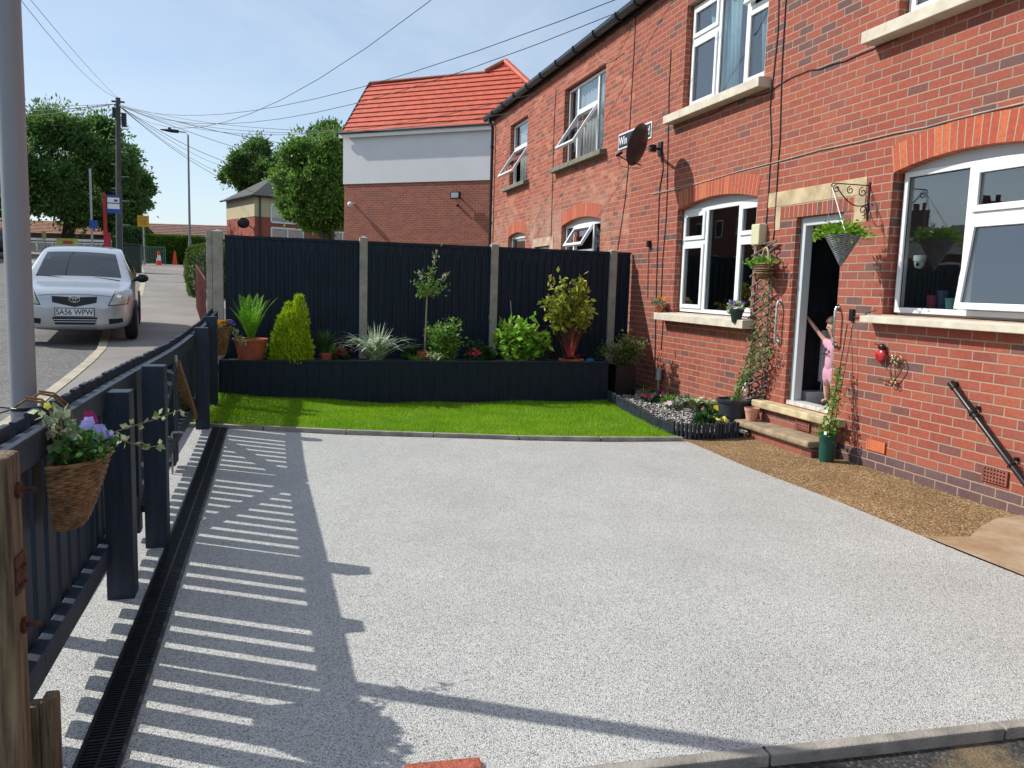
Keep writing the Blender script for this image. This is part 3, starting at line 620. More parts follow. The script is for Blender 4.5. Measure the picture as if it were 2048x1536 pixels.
def window(house,y0,y1,z0,z1,bars,panes,rise=0,sill=None,sillm=None,board=True,name='window',outer=.045,siy=.09):
    """bars: list of (y0,y1,z0,z1) mullions/transoms ; panes: dicts"""
    f=MB(); rect_frame(f,y0,y1,z0,z1,outer,FX0,FX1)
    for q in bars: f.box(FX0+.001,FX1-.001,*q)
    fo=f.build(name,M_WHITE,house,bevel=.004)
    if rise>0 and board:
        b=MB(); P_=arcpts(y0-.003,y1+.003,z1+rise,rise-.0); x=FX0+.008
        for (p,zp),(q,zq) in zip(P_,P_[1:]): b.quad((x,q,zq+.004),(x,q,z1-.001),(x,p,z1-.001),(x,p,zp+.004))
        b.build('head_board',mat('grey_head_board',(.50,.52,.54),.45,.05,3),fo)
    for p in panes:
        a,c,e,g_=p['r']; o=p.get('open',0); xf=None
        if o: xf=Matrix.Translation((FX0,0,g_))@Matrix.Rotation(R(o),4,'Y')@Matrix.Translation((-FX0,0,-g_))
        if p.get('sash'):
            m=MB(); m.xf=xf; rect_frame(m,a-.012,c+.012,e-.012,g_+.012,.05,FX0-.018,FX0+.03); m.build('casement',M_WHITE,fo,bevel=.004); a+=.034;c-=.034;e+=.034;g_-=.034; xg=FX0+.006
        else: xg=FX0+.022
        m=MB(); m.xf=xf; m.box(xg,xg+.006,a-.003,c+.003,e-.003,g_+.003); m.build('pane',p.get('m',M_GLASS),fo)
        m=MB(); m.xf=xf
        for q in ((a,a+.008,e,g_),(c-.008,c,e,g_),(a+.008,c-.008,e,e+.008),(a+.008,c-.008,g_-.008,g_)): m.box(xg-.004,xg-.0008,*q)
        m.build('glazing_gasket',M_BLACK,fo)
    if sill:
        b=MB(); s0,s1,st,sh,sp=sill; b.add([(HX-sp,s0,st-sh),(HX-sp,s1,st-sh),(HX+.09,s1,st-sh),(HX+.09,s0,st-sh),(HX-sp,s0,st-.018),(HX-sp,s1,st-.018),(HX+.09,s1,st),(HX+.09,s0,st)],
            [(0,3,2,1),(4,5,6,7),(0,1,5,4),(1,2,6,5),(2,3,7,6),(3,0,4,7)]); b.build('sill',sillm or M_SILL,fo,bevel=.006)
    return fo
DOOR=(6.52,7.24,.385,2.27)
# ---- house with the open door
h1=thing('terraced_house','red brick house with the open front door and cream window sills','house',(8.5,6,0))
W1=(4.30,5.92,1.355,2.64,.09); W2=(7.97,9.83,1.22,2.645,.10); U2=(8.0,9.86,3.78,5.10,0); U1=(4.15,6.02,3.78,5.10,0)
b=MB(); Y0,Y1=-3.0,11.36
wall_mesh(b,Y0,Y1,-.2,ZE,[W1,W2,(*DOOR,0),U2,U1])
b.quad((HX,Y0,-.2),(13,Y0,-.2),(13,Y0,ZE),(HX,Y0,ZE)); b.quad((13,Y0,-.2),(13,Y1,-.2),(13,Y1,ZE),(13,Y0,ZE))
b.build('front_wall',M_BRICK,h1)
b=MB()  # interior: floor, back partition, ceilings
b.quad((5.13,Y0,.37),(5.13,Y1,.37),(12.9,Y1,.37),(12.9,Y0,.37)); b.quad((5.13,Y0,2.95),(12.9,Y0,2.95),(12.9,Y1,2.95),(5.13,Y1,2.95))
b.quad((9,Y0,.37),(9,Y1,.37),(9,Y1,5.4),(9,Y0,5.4)); b.quad((5.14,Y0,5.38),(12.9,Y0,5.38),(12.9,Y1,5.38),(5.14,Y1,5.38))
for y in (6.10,7.50): b.box(5.14,9,y-.04,y+.04,.375,2.94)
b.box(5.14,9,7.1,7.18,3.0,5.37); b.build('interior_walls',M_INT,h1)
for W_ in (W1,W2): arch(h1,*W_[:2],W_[3],W_[4])
# frames
def topz(W_): return W_[3]-W_[4]
z1=topz(W2)
window(h1,7.985,9.815,1.24,z1,[(9.17,9.23,1.285,z1-.045),(8.42,8.48,1.285,z1-.045),(9.231,9.77,2.10,2.15),(8.03,8.419,2.10,2.15)],
  [dict(r=(9.245,9.755,1.30,2.085),sash=1),dict(r=(9.245,9.755,2.165,z1-.06),sash=1),dict(r=(8.48,9.17,1.285,z1-.045)),dict(r=(8.045,8.405,1.30,2.085),sash=1),dict(r=(8.045,8.405,2.165,z1-.06),sash=1)],
  rise=.10,sill=(7.86,10.06,1.225,.11,.16))
z1=topz(W1)
window(h1,4.315,5.885,1.375,z1,[(5.14,5.20,1.42,z1-.045),(4.36,5.139,2.10,2.16)],
  [dict(r=(5.20,5.84,1.42,z1-.045)),dict(r=(4.46,5.125,1.435,2.085),sash=1,open=7),dict(r=(4.46,5.125,2.175,z1-.06),sash=1)],rise=.09,sill=(4.20,6.04,1.355,.075,.13))
z1=5.10
window(h1,8.015,9.845,3.80,5.08,[(9.12,9.18,3.845,5.035),(8.50,8.56,3.845,5.035),(9.181,9.80,4.62,4.68),(8.06,8.499,4.62,4.68)],
  [dict(r=(9.195,9.785,3.86,4.605),sash=1),dict(r=(9.195,9.785,4.695,5.02),sash=1),dict(r=(8.56,9.12,3.845,5.035)),dict(r=(8.075,8.485,3.86,4.605),sash=1),dict(r=(8.075,8.485,4.695,5.02),sash=1,open=14)],
  sill=(7.86,10.10,3.785,.12,.15))
window(h1,4.165,6.005,3.80,5.08,[(5.40,5.46,3.845,5.035),(4.7,4.76,3.845,5.035)],[dict(r=(5.475,5.945,3.86,5.02),sash=1),dict(r=(4.76,5.40,3.845,5.035)),dict(r=(4.225,4.685,3.86,5.02),sash=1)],
  sill=(3.95,6.28,3.785,.12,.15))
# soldier course, stone surround, door frame
b=MB(); x=HX-.003; b.box(x,HX+.05,6.38,7.50,2.272,2.402); b.build('soldier_course',M_SOLD,h1)
b=MB(); x=HX-.006; b.box(x,HX+.02,6.24,7.76,2.404,2.555); b.box(x,HX+.02,6.24,6.379,2.16,2.403); b.box(x,HX+.02,7.515,7.62,2.16,2.403); b.build('stone_surround',M_STONE,h1,bevel=.004)
dy0,dy1,dz0,dz1=DOOR
df=MB(); df.box(5.06,5.15,dy1-.075,dy1-.003,dz0,dz1); df.box(5.06,5.15,dy0+.003,dy0+.075,dz0,dz1); df.box(5.061,5.149,dy0+.075,dy1-.075,dz1-.085,dz1-.001); dfo=df.build('door_frame',mat('door_frame_pale_grey',(.55,.60,.62),.35,.04,3),h1,bevel=.005)
b=MB(); b.box(5.16,5.96,6.53,6.57,.41,2.17)
for i in range(7): b.box(5.2+i*.11,5.2+i*.11+.085,6.571,6.577,.6,2.1)
dl=b.build('door',mat('dark_door',(.014,.016,.022),.4,.2,5),h1,bevel=.004)
b=MB(); b.tube([(5.9,6.57,1.25),(5.9,6.63,1.25),(5.78,6.63,1.25)],.011,8); b.build('handle',M_STEEL,dl)
b=MB(); b.box(5.02,5.155,dy0+.01,dy1-.01,.386,.425); b.build('threshold',mat('worn_white_threshold',(.6,.59,.55),.5,.2,20),dfo)
# hall: a dark inner wall, white box at its foot
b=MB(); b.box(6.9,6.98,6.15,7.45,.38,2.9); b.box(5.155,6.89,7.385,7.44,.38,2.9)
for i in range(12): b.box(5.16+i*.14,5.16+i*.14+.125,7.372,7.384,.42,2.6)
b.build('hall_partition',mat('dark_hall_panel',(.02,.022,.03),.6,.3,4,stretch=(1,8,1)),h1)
b=MB(); b.box(5.24,5.66,7.20,7.36,.375,.505); tag(b.build('shoe_box',M_WHITE,bevel=.01),'low white box on the hall floor behind the open doorway','box')
rd=thing('radiator','narrow white panel radiator on the hall wall behind the child','radiator',(5.6,7.3,.6))
b=MB(); b.box(5.47,5.86,7.31,7.355,.60,1.14)
for i in range(9): b.box(5.48+i*.043,5.505+i*.043,7.298,7.3095,.62,1.12)
b.build('panel',M_WHITE,rd,bevel=.006); b=MB(); b.tube([(5.50,7.33,.60),(5.50,7.33,.38)],.008,8); b.build('pipe',M_WHITE,rd)
# roof, gutter and fascia of the whole front (each house its own)
M_ROOFD=mat('grey_roof_tiles',(.07,.068,.07),.8,.3,9,bump=1,bscale=22)
M_PVC=mat('black_gutter',(.018,.022,.028),.35,.15,8)
M_SOFF=mat('soffit_board',(.32,.28,.22),.7,.1,4)
def roof(h,ya,yb,hipend=False):
    b=MB(); e=(4.90,5.56); rdg=(9.0,8.3)
    n=14
    for i in range(n):
        t0=i/n;t1=(i+1)/n
        x0=e[0]+(rdg[0]-e[0])*t0; x1=e[0]+(rdg[0]-e[0])*t1; z0=e[1]+(rdg[1]-e[1])*t0; z1=e[1]+(rdg[1]-e[1])*t1
        b.quad((x0,yb,z0+.03),(x0,ya,z0+.03),(x1,ya,z1+.0),(x1,yb,z1+.0)); b.quad((x0,yb,z0),(x0,ya,z0),(x0,ya,z0+.03),(x0,yb,z0+.03))
    b.quad((rdg[0],ya,rdg[1]),(13.4,ya,5.53),(13.4,yb,5.53),(rdg[0],yb,rdg[1]))
    for y in (ya,yb): b.poly([(e[0],y,e[1]),(13.4,y,5.53),(rdg[0],y,rdg[1])])
    b.quad((e[0],ya,e[1]),(e[0],yb,e[1]),(13.4,yb,5.53),(13.4,ya,5.53))
    ro=b.build('roof',M_ROOFD,h)
    b=MB(); b.box(4.955,HX+.0,ya,yb,5.44,5.555); b.build('fascia',M_PVC,ro)
    b=MB(); pr=[(x+.29,z-.04) for x,z in [(4.655,5.60),(4.65,5.55),(4.62,5.51),(4.58,5.50),(4.54,5.51),(4.515,5.55),(4.51,5.60)]]
    for (x0,z0),(x1,z1) in zip(pr,pr[1:]): b.quad((x0,ya,z0),(x0,yb,z0),(x1,yb,z1),(x1,ya,z1)); b.quad((x0+.004,yb,z0+.006),(x0+.004,ya,z0+.006),(x1+.004,ya,z1+.006),(x1+.004,yb,z1+.006))
    y=ya+.4
    while y<yb:
        b.tube([(x+.29,y,z-.04) for x,z in [(4.66,5.60),(4.645,5.54),(4.62,5.50),(4.58,5.488),(4.54,5.50),(4.505,5.55),(4.503,5.605)]],.014,6); y+=.92
    b.poly([(x,yb,z) for x,z in pr]); b.build('gutter',M_PVC,ro,smooth=True)
    return ro
roof(h1,-3.1,11.36)
# ---- neighbour
h2=thing('terraced_house','weathered brick neighbouring house with tilted open upstairs windows and grey sills','house',(8.5,15.5,0))
V1=(12.50,14.42,1.25,2.72,.10); V2=(16.72,18.08,1.25,2.67,.08); VU1=(12.55,14.50,3.72,5.06,0); VU2=(16.80,18.12,3.72,5.06,0); VD=(15.1,16.02,.385,2.30,0)
b=MB(); Y2,Y3=11.364,19.7
wall_mesh(b,Y2,Y3,-.2,ZE,[V1,V2,VU1,VU2,VD])
b.quad((HX,Y3,-.2),(HX,Y3,ZE),(13,Y3,ZE),(13,Y3,-.2)); b.quad((13,Y2,-.2),(13,Y3,-.2),(13,Y3,ZE),(13,Y2,ZE)); b.build('front_wall',M_BRICKN,h2)
b=MB(); b.quad((9,Y2,.37),(9,Y3,.37),(9,Y3,5.4),(9,Y2,5.4)); b.quad((5.14,Y2,2.95),(12.9,Y2,2.95),(12.9,Y3,2.95),(5.14,Y3,2.95)); b.quad((5.14,Y2,5.38),(12.9,Y2,5.38),(12.9,Y3,5.38),(5.14,Y3,5.38)); b.box(5.14,9,14.8,14.9,.4,5.3); b.box(5.14,9,16.3,16.4,.4,5.3); b.build('interior_walls',M_INT,h2)
for W_ in (V1,V2): arch(h2,*W_[:2],W_[3],W_[4])
z1=topz(V1)
window(h2,12.515,14.405,1.27,z1,[(13.0,13.06,1.315,z1-.045),(13.95,14.01,1.315,z1-.045),(13.061,13.949,2.12,2.17)],
 [dict(r=(12.56,13.0,1.315,z1-.045)),dict(r=(13.075,13.935,1.33,2.105),sash=1),dict(r=(13.075,13.935,2.185,z1-.06),sash=1,open=32),dict(r=(14.01,14.36,1.315,z1-.045))],rise=.10,sill=(12.4,14.55,1.25,.1,.12),sillm=M_GSILL)
z1=topz(V2)
window(h2,16.735,18.065,1.27,z1,[(16.8,18.0,2.0,2.06)],[dict(r=(16.78,18.02,2.06,z1-.045)),dict(r=(16.78,18.02,1.315,2.0))],rise=.08,sill=(16.6,18.2,1.25,.1,.12),sillm=M_GSILL)
window(h2,12.565,14.485,3.74,5.04,[(13.02,13.08,3.785,4.995),(13.98,14.04,3.785,4.995),(13.081,13.979,4.55,4.61)],
 [dict(r=(12.61,13.02,3.785,4.995)),dict(r=(13.095,13.965,4.61,4.995)),dict(r=(13.095,13.965,3.80,4.535),sash=1,open=33),dict(r=(14.04,14.44,3.785,4.995))],sill=(12.38,14.9,3.72,.10,.12),sillm=M_GSILL)
window(h2,16.815,18.105,3.74,5.04,[(16.86,18.06,4.50,4.56)],[dict(r=(16.86,18.06,4.56,4.995)),dict(r=(16.89,18.03,3.80,4.485),sash=1,open=33)],sill=(16.6,18.35,3.72,.10,.12),sillm=M_GSILL)
b=MB(); b.box(4.992,5.05,14.86,16.2,2.302,2.46); b.box(4.992,5.05,14.86,15.08,.2,2.301); b.box(4.992,5.05,16.04,16.2,.2,2.301); b.build('stone_surround',mat('pale_stone_surround',(.50,.36,.27),.85,.25,4,bump=.3),h2)
b=MB(); b.box(5.08,5.13,15.11,16.01,.39,2.29); d2=b.build('door',M_WHITE,h2,bevel=.004); b=MB(); b.box(5.072,5.079,15.30,15.82,1.2,2.1); b.build('pane',M_GLASS,d2)
roof(h2,11.362,20.0)
b=MB(); b.tube([(4.87,19.55,5.46),(4.87,19.55,5.38),(4.93,19.5,5.25),(4.93,19.5,.1)],.036,10)
for z in (1.2,3.0,4.8): b.tube([(4.93,19.5,z-.03),(4.93,19.5,z+.03)],.047,10)
b.build('downpipe',M_PVC,h2,smooth=True)
# curtains, things behind the glass
def curtain(name,label,x,y0,y1,z0,z1,m,amp=.02,waves=6,taper=0):
    b=MB(); n=waves*8
    for i in range(n+1):
        y=y0+(y1-y0)*i/n; xx=x+amp*math.sin(i/8*2*PI)
        yt=y; yb=y0+(y-y0)*(1-taper); b.v+= [Vector((xx,yb,z0)),Vector((xx,yt,z1))]
    for i in range(n): b.f.append([2*i,2*i+2,2*i+3,2*i+1]); b.m.append(0); b.uv.append(None)
    o=b.build(name,m,smooth=True); md=o.modifiers.new('solid','SOLIDIFY'); md.thickness=.003; return tag(o,label,'curtain')
M_CURT=mat('pale_blue_curtain',(.42,.60,.66),.9,.08,6); M_NET=mat('white_net_curtain',(.62,.63,.62),.9,.08,6)
curtain('curtain','pale blue curtain at the near side of the upstairs window above the front garden',5.19,8.02,8.46,3.8,5.05,M_CURT,waves=4,taper=.35)
curtain('curtain','pale blue curtain at the far side of the upstairs window above the garden',5.19,8.85,9.60,3.8,5.05,M_CURT,waves=6,taper=.5)
curtain('curtain','white net curtain behind the neighbour\'s larger open upstairs window',5.20,12.56,14.1,3.75,5.03,M_NET,waves=11)
curtain('curtain','white net curtain behind the neighbour\'s far narrow upstairs window',5.20,16.85,17.9,3.75,5.03,M_NET,waves=6)
b=MB(); b.bar((5.19,9.05,3.85),(5.21,9.05,4.12),.16,.004,up=(1,0,0)); tag(b.build('card',mat('cream_card',(.62,.58,.45),.8,.05)),'upright cream card standing inside the upstairs window of the near house','card')
b=MB(); b.tube([(5.22,5.30,1.42),(5.22,5.30,1.68)],.036,14); b.tube([(5.22,5.30,1.68),(5.22,5.30,1.70)],[.036,.03],14); tag(b.build('kitchen_roll',M_WHITE,smooth=True),'white upright roll standing inside the right-hand ground floor window','paper roll')
bt=thing('bottle','dark green bottle standing inside the right-hand ground floor window','bottle',(5.30,5.28,1.42))
b=MB(); b.lathe([(.0,0),(.035,.0),(.036,.2),(.02,.27),(.013,.30),(.013,.36),(0,.362)],(5.33,5.36,1.42),14); b.build('glass_body',mat('bottle_glass',(.01,.03,.025),.1,.1),bt,smooth=True)
cm=thing('security_camera','small white dome camera inside the far edge of the right-hand ground floor window','camera',(5.2,5.78,1.75))
b=MB(); b.ball((5.20,5.76,1.79),.042,14); b.tube([(5.2,5.76,1.81),(5.2,5.76,1.86)],.05,14); b.build('housing',M_WHITE,cm,smooth=True); b=MB(); b.ball((5.168,5.745,1.785),.017,10); b.build('lens',M_BLACK,cm,smooth=True)
for (y,z0,r_,h_,c,nm,lb) in [(5.62,1.41,.05,.12,(.45,.06,.12),'cup','pink cup on the inner sill of the right-hand ground floor window'),(5.5,1.41,.055,.16,(.03,.05,.10),'jar','dark blue jar on the inner sill of the right-hand ground floor window'),(5.42,1.41,.05,.1,(.1,.25,.25),'jar','teal jar on the inner sill beside the white roll')]:
    b=MB(); b.lathe([(0,0),(r_*.8,0),(r_,h_),(r_*.85,h_),(r_*.7,.01)],(5.24,y,z0),14); tag(b.build(nm,mat(nm+'_glaze_%d'%int(y*100),c,.3,.1),smooth=True),lb,nm)
b=MB(); b.box(5.14,5.40,4.3,5.9,1.36,1.41); b.build('inner_sill',M_WHITE,h1)
b=MB(); b.box(5.14,5.40,7.97,9.83,1.18,1.22); b.build('inner_sill',M_WHITE,h1)
# ================================================================== BEYOND THE GARDEN
def onP(x,y,p0,nrm):
    d=ray(x,y); nrm=Vector(nrm); return CO+d*((Vector(p0)-CO).dot(nrm)/d.dot(nrm))
# ---- rendered house with the orange-red roof
A=dep(689,268,27.8); A=Vector((A.x,A.y,0)); U=Vector((ND[0],ND[1],0)).normalized(); I=Vector((-U.y,U.x,0))   # I: inward
EZ,BZ=6.46,4.80
wh=thing('rendered_house','house with white rendered upper wall, plain brick below and bright orange-red tiled roof','house',(A.x+5,A.y+1,0))
def hp(u,i,z): return A+U*u+I*i+Vector((0,0,z))
b=MB(); Lh=9.5
b.quad(hp(0,0,0),hp(Lh,0,0),hp(Lh,0,BZ),hp(0,0,BZ)); b.quad(hp(0,7,0),hp(0,0,0),hp(0,0,BZ),hp(0,7,BZ)); b.quad(hp(Lh,0,0),hp(Lh,7,0),hp(Lh,7,BZ),hp(Lh,0,BZ)); b.quad(hp(Lh,7,0),hp(0,7,0),hp(0,7,BZ),hp(Lh,7,BZ)); b.build('brick_wall',M_BRICKF,wh)
b=MB(); e=-.03
b.quad(hp(e,e,BZ),hp(Lh,e,BZ),hp(Lh,e,EZ),hp(e,e,EZ)); b.quad(hp(e,7,BZ),hp(e,e,BZ),hp(e,e,EZ),hp(e,7,EZ)); b.quad(hp(Lh,7,BZ),hp(e,7,BZ),hp(e,7,EZ),hp(Lh,7,EZ)); b.quad(hp(e,e,BZ),hp(e,7,BZ),hp(Lh,7,BZ),hp(Lh,e,BZ))
b.build('white_render',mat('white_render',(.74,.75,.77),.85,.03,1,bump=.15,bscale=60),wh)
M_RTILE=mat('orange_red_tiles',(.54,.105,.058),.65,.16,5,bump=.25,bscale=18)
dI,RZ=1.55,8.5; ov=-.16; sl0=hp(0,ov,EZ+.02); slv=(hp(0,dI,RZ)-sl0); nrm=U.cross(slv).normalized()
def rp(u,t,l=0): return sl0+U*u+slv*t+nrm*l
def uv_(x,y):
    p=onP(x,y,sl0,nrm)-sl0; return p.dot(U),p.dot(slv)/slv.length_squared
u1,t1=uv_(970,150); u2,t2=uv_(1012,125); u3,t3=uv_(1055,165); uL0=uv_(683,268)[0]; uL1=uv_(740,168)[0]
b=MB(); rows=11
def urng(t):
    uR=u2+(u3-u2)*(t2-t)/(t2-t3) if t2!=t3 else u3
    uL=uL0+(uL1-uL0)*t if t<=1 else u1+(u2-u1)*(t-1)/(t2-1)
    return uL,min(uR,Lh)
k=0; t=0
while t<t2-.01:
    tn=min(t+1/rows,t2); 
    if t<1<tn-.001: tn=1
    a0,a1=urng(t); c0,c1=urng(tn)
    if t>=.999 and t<1.001: a0=u1
    c0=min(c0,c1)
    b.add([rp(a0,t,.05),rp(a1,t,.05),rp(c1,tn,.012),rp(c0,tn,.012),rp(a0,t,0),rp(a1,t,0)],[(0,1,2,3),(4,5,1,0)]); t=tn
b.quad(rp(uL0,0,-.02),rp(uL1,1,-.02),rp(u1,1,-.02),rp(u1,0,-.02))
# other slopes
back=[rp(uL1,1)+I*1.6-Vector((0,0,2.1)),rp(u1,1)+I*1.6-Vector((0,0,2.1))]
b.quad(rp(uL1,1,0),rp(u1,1,0),back[1],back[0]); b.poly([rp(uL0,0),hp(-.05,5.5,EZ),rp(uL1,1)+I*1.6-Vector((0,0,2.1)),rp(uL1,1)]); b.poly([rp(u1,1),rp(u2,t2),rp(u3,t3)+I*2,rp(u1,1)+I*2])
ro=b.build('roof',M_RTILE,wh)
b=MB(); b.tube([rp(uL1,1,.02),rp(u1,1,.02)],.05,8); b.tube([rp(u1,1,.05),rp(u2,t2,.05)],.09,8); b.build('ridge_tiles',mat('dark_red_ridge',(.30,.075,.05),.7,.2),ro)
b=MB(); b.tube([rp(u2,t2,.05),rp(u3,t3,.05),rp(*[v for v in (u3+(u3-u2)*1.2,t3-(t2-t3)*1.2)],.05)],.10,8); b.build('hip_tiles',M_RTILE,ro)
b=MB(); b.tube([rp(uL0-.02,0,.02),rp(uL1-.02,1,.02)],.035,8); b.build('verge_trim',M_PVC,ro)
b=MB(); b.bar(hp(-.12,-.14,EZ-.07),hp(Lh,-.14,EZ-.07),.05,.15); b.build('fascia',M_WHITE,wh)
b=MB(); b.tube([rp(uL0-.1,0,-.01)-I*.05,rp(Lh,0,-.01)-I*.05],.045,8); b.build('gutter',mat('dark_gutter',(.05,.02,.02),.5,.1),wh)
p=onP(708,408,hp(0,0,0),I); c_=thing('wall_camera','small white camera on the brick wall of the white rendered house','camera',p); b=MB(); b.tube([p,p-I*.18],.03,8); b.ball(p-I*.22+Vector((0,0,-.03)),.09,10); b.build('housing',M_WHITE,c_,smooth=True)
p=onP(917,392,hp(0,0,0),I); c_=thing('floodlight','small dark floodlight with a grey face high on the plain brick wall','light',p); b=MB(); b.tube([p,p-I*.2],.025,6); b.bar(p-I*.2-U*.17,p-I*.2+U*.17,.10,.22); b.build('housing',M_BLACK,c_); b=MB(); b.bar(p-I*.256-U*.13,p-I*.256+U*.13,.008,.16); b.build('lens',M_STEEL,c_)
b=MB(); p=p+Vector((0,0,-.3)); b.ball(p-I*.05,.05,8); b.tube([p,p-I*.1],.03,6); tag(b.build('sensor',M_BLACK),'tiny dark sensor just under the floodlight on the brick wall','sensor')
# ---- semi-detached house with grey hipped roof
C0=dep(509,388,48); C0=Vector((C0.x,C0.y,0)); Cl=dep(453,398,52); Cl=Vector((Cl.x,Cl.y,0)); dl=(Cl-C0).normalized(); drt=Vector((-dl.y,dl.x,0)); 
if drt.x<0: drt=-drt
ez=dep(509,390,48).z; bz=dep(509,432,48).z
sh=thing('semi_house','far house with cream upper walls, red brick below and grey hipped roof','house',(C0.x+2,C0.y+3,2))
Ld,Lr=(Cl-C0).length,11.0
def sp(a_,c_,z): return C0+dl*a_+drt*c_+Vector((0,0,z))
for nm,z0,z1,m_,o in (('brick_wall',0,bz,M_BRICKFAR,0),('cream_render',bz,ez,mat('cream_render',(.55,.47,.31),.9,.06,2),.02)):
    b=MB(); b.quad(sp(Ld,-o,z0),sp(-o,-o,z0),sp(-o,-o,z1),sp(Ld,-o,z1)); b.quad(sp(-o,-o,z0),sp(-o,Lr,z0),sp(-o,Lr,z1),sp(-o,-o,z1)); b.quad(sp(Ld,Lr,z0),sp(Ld,-o,z0),sp(Ld,-o,z1),sp(Ld,Lr,z1)); b.build(nm,m_,sh)
apx=onP(548,342,sp(Ld/2,0,0),dl); apz=dep(548,342,51).z; e=.3
b=MB(); k=Ld/2; r1=sp(k,2.6,apz); r2=sp(k,Lr-2.6,apz); q=[sp(-e,-e,ez-.05),sp(Ld+e,-e,ez-.05),sp(Ld+e,Lr+e,ez-.05),sp(-e,Lr+e,ez-.05)]
b.poly([q[0],q[1],r1]); b.poly([q[3],q[0],r1,r2]); b.poly([q[1],q[2],r2,r1]); b.poly(q); b.build('roof',M_ROOFD,sh)
b=MB(); b.tube([sp(Ld+e,-e,ez-.06),sp(-e,-e,ez-.06),sp(-e,Lr,ez-.06)],.06,6); b.tube([sp(-.08,.3,ez-.1),sp(-.08,.3,1)],.05,6); b.build('gutter',M_PVC,sh)
for (c0,c1,z0,z1) in ((1.0,2.6,ez-1.5,ez-.45),(1.0,3.0,bz-1.9,bz-.6),(4.6,6.2,ez-1.5,ez-.45),(4.6,6.6,bz-1.9,bz-.6)):
    b=MB(); x=-.03; 
    for (p,q_) in (((c0,z0),(c1,z0)),((c0,z1),(c1,z1)),((c0,z0),(c0,z1)),((c1,z0),(c1,z1)),(((c0+c1)/2,z0),((c0+c1)/2,z1))): b.bar(sp(x,p[0],p[1]),sp(x,q_[0],q_[1]),.09,.09)
    wo=b.build('window',M_WHITE,sh); b=MB(); b.quad(sp(x+.0,c0,z0),sp(x,c1,z0),sp(x,c1,z1),sp(x,c0,z1)); b.build('pane',M_GLASS,wo)
dsh=thing('satellite_dish','tiny grey satellite dish on the corner of the far cream house','satellite dish',sp(0.5,-.5,bz-.4)); b=MB(); b.ball(sp(.5,-.5,bz-.4),.35,10,squash=(1,.3,.9)); b.build('reflector',M_BLACK,dsh,smooth=True); b=MB(); b.tube([sp(.5,-.4,bz-.4),sp(.3,0,bz-.7)],.03,6); b.build('arm',M_BLACK,dsh)
# ---- long building with brown roof behind the hedge; low shop row at the left
def slab_house(name,label,pl,pr,zd,topy,eavey,wm,rm,wins=0,ridge_d=3.5,band=False):
    a=dep(pl,eavey,zd); c=dep(pr,eavey+(pr-pl)*.03,zd); zr=dep((pl+pr)/2,topy,zd+ridge_d).z; ze=(a.z+c.z)/2; a.z=c.z=0; d=(c-a).normalized(); i=Vector((-d.y,d.x,0)); i=i if i.y>0 else -i; Ln=(c-a).length
    t=thing(name,label,'building',(a.x,a.y,2.9)); P=lambda u,v,z: a+d*u+i*v+Vector((0,0,z))
    b=MB(); b.quad(P(0,0,1),P(Ln,0,1),P(Ln,0,ze),P(0,0,ze)); b.quad(P(0,2*ridge_d,1),P(0,0,1),P(0,0,ze),P(0,2*ridge_d,ze)); b.quad(P(Ln,0,1),P(Ln,2*ridge_d,1),P(Ln,2*ridge_d,ze),P(Ln,0,ze)); b.build('wall',wm,t)
    b=MB(); n=9
    for k in range(n):
        t0,t1=k/n,(k+1)/n; z0=ze+(zr-ze)*t0; z1=ze+(zr-ze)*t1
        b.add([P(-.3,-.3+(ridge_d+.3)*t0,z0+.06),P(Ln+.3,-.3+(ridge_d+.3)*t0,z0+.06),P(Ln+.3,-.3+(ridge_d+.3)*t1,z1),P(-.3,-.3+(ridge_d+.3)*t1,z1),P(-.3,-.3+(ridge_d+.3)*t0,z0),P(Ln+.3,-.3+(ridge_d+.3)*t0,z0)],[(0,1,2,3),(4,5,1,0)])
    b.quad(P(-.3,ridge_d,zr),P(Ln+.3,ridge_d,zr),P(Ln+.3,2*ridge_d,ze),P(-.3,2*ridge_d,ze)); b.build('roof',rm,t)
    if band:
        b=MB(); b.bar(P(0,-.06,ze-.12),P(Ln,-.06,ze-.12),.1,.22); b.build('fascia',M_BLACK,t); b=MB(); b.bar(P(0,-.05,ze-.5),P(Ln,-.05,ze-.5),.08,.2); b.build('white_band',M_WHITE,t)
    for k in range(wins):
        u=(k+.5)/wins*Ln; b=MB(); zz=ze-1.75
        for p,q in (((u-.7,zz),(u+.7,zz)),((u-.7,zz+1),(u+.7,zz+1)),((u-.7,zz),(u-.7,zz+1)),((u+.7,zz),(u+.7,zz+1)),((u,zz),(u,zz+1))): b.bar(P(p[0],-.05,p[1]),P(q[0],-.05,q[1]),.1,.1)
        wo=b.build('window',M_WHITE,t); b=MB(); b.quad(P(u-.7,-.03,zz),P(u+.7,-.03,zz),P(u+.7,-.03,zz+1),P(u-.7,-.03,zz+1)); b.build('pane',M_GLASS,wo)
    return t
M_BRNROOF=mat('brown_roof',(.23,.13,.105),.85,.2,3); M_PINKROOF=mat('pinkish_roof',(.34,.17,.11),.85,.2,3); M_DWALL=mat('dark_brick_wall',(.13,.07,.06),.9,.2,2)
slab_house('long_building','long low building with brown tiled roof beyond the clipped hedge',268,470,78,449,474,M_DWALL,M_BRNROOF,0,4)
slab_house('shop_row','low row with pinkish roof and white band behind the big tree at the left',-40,250,70,442,463,M_DWALL,M_PINKROOF,9,3.2,band=True)
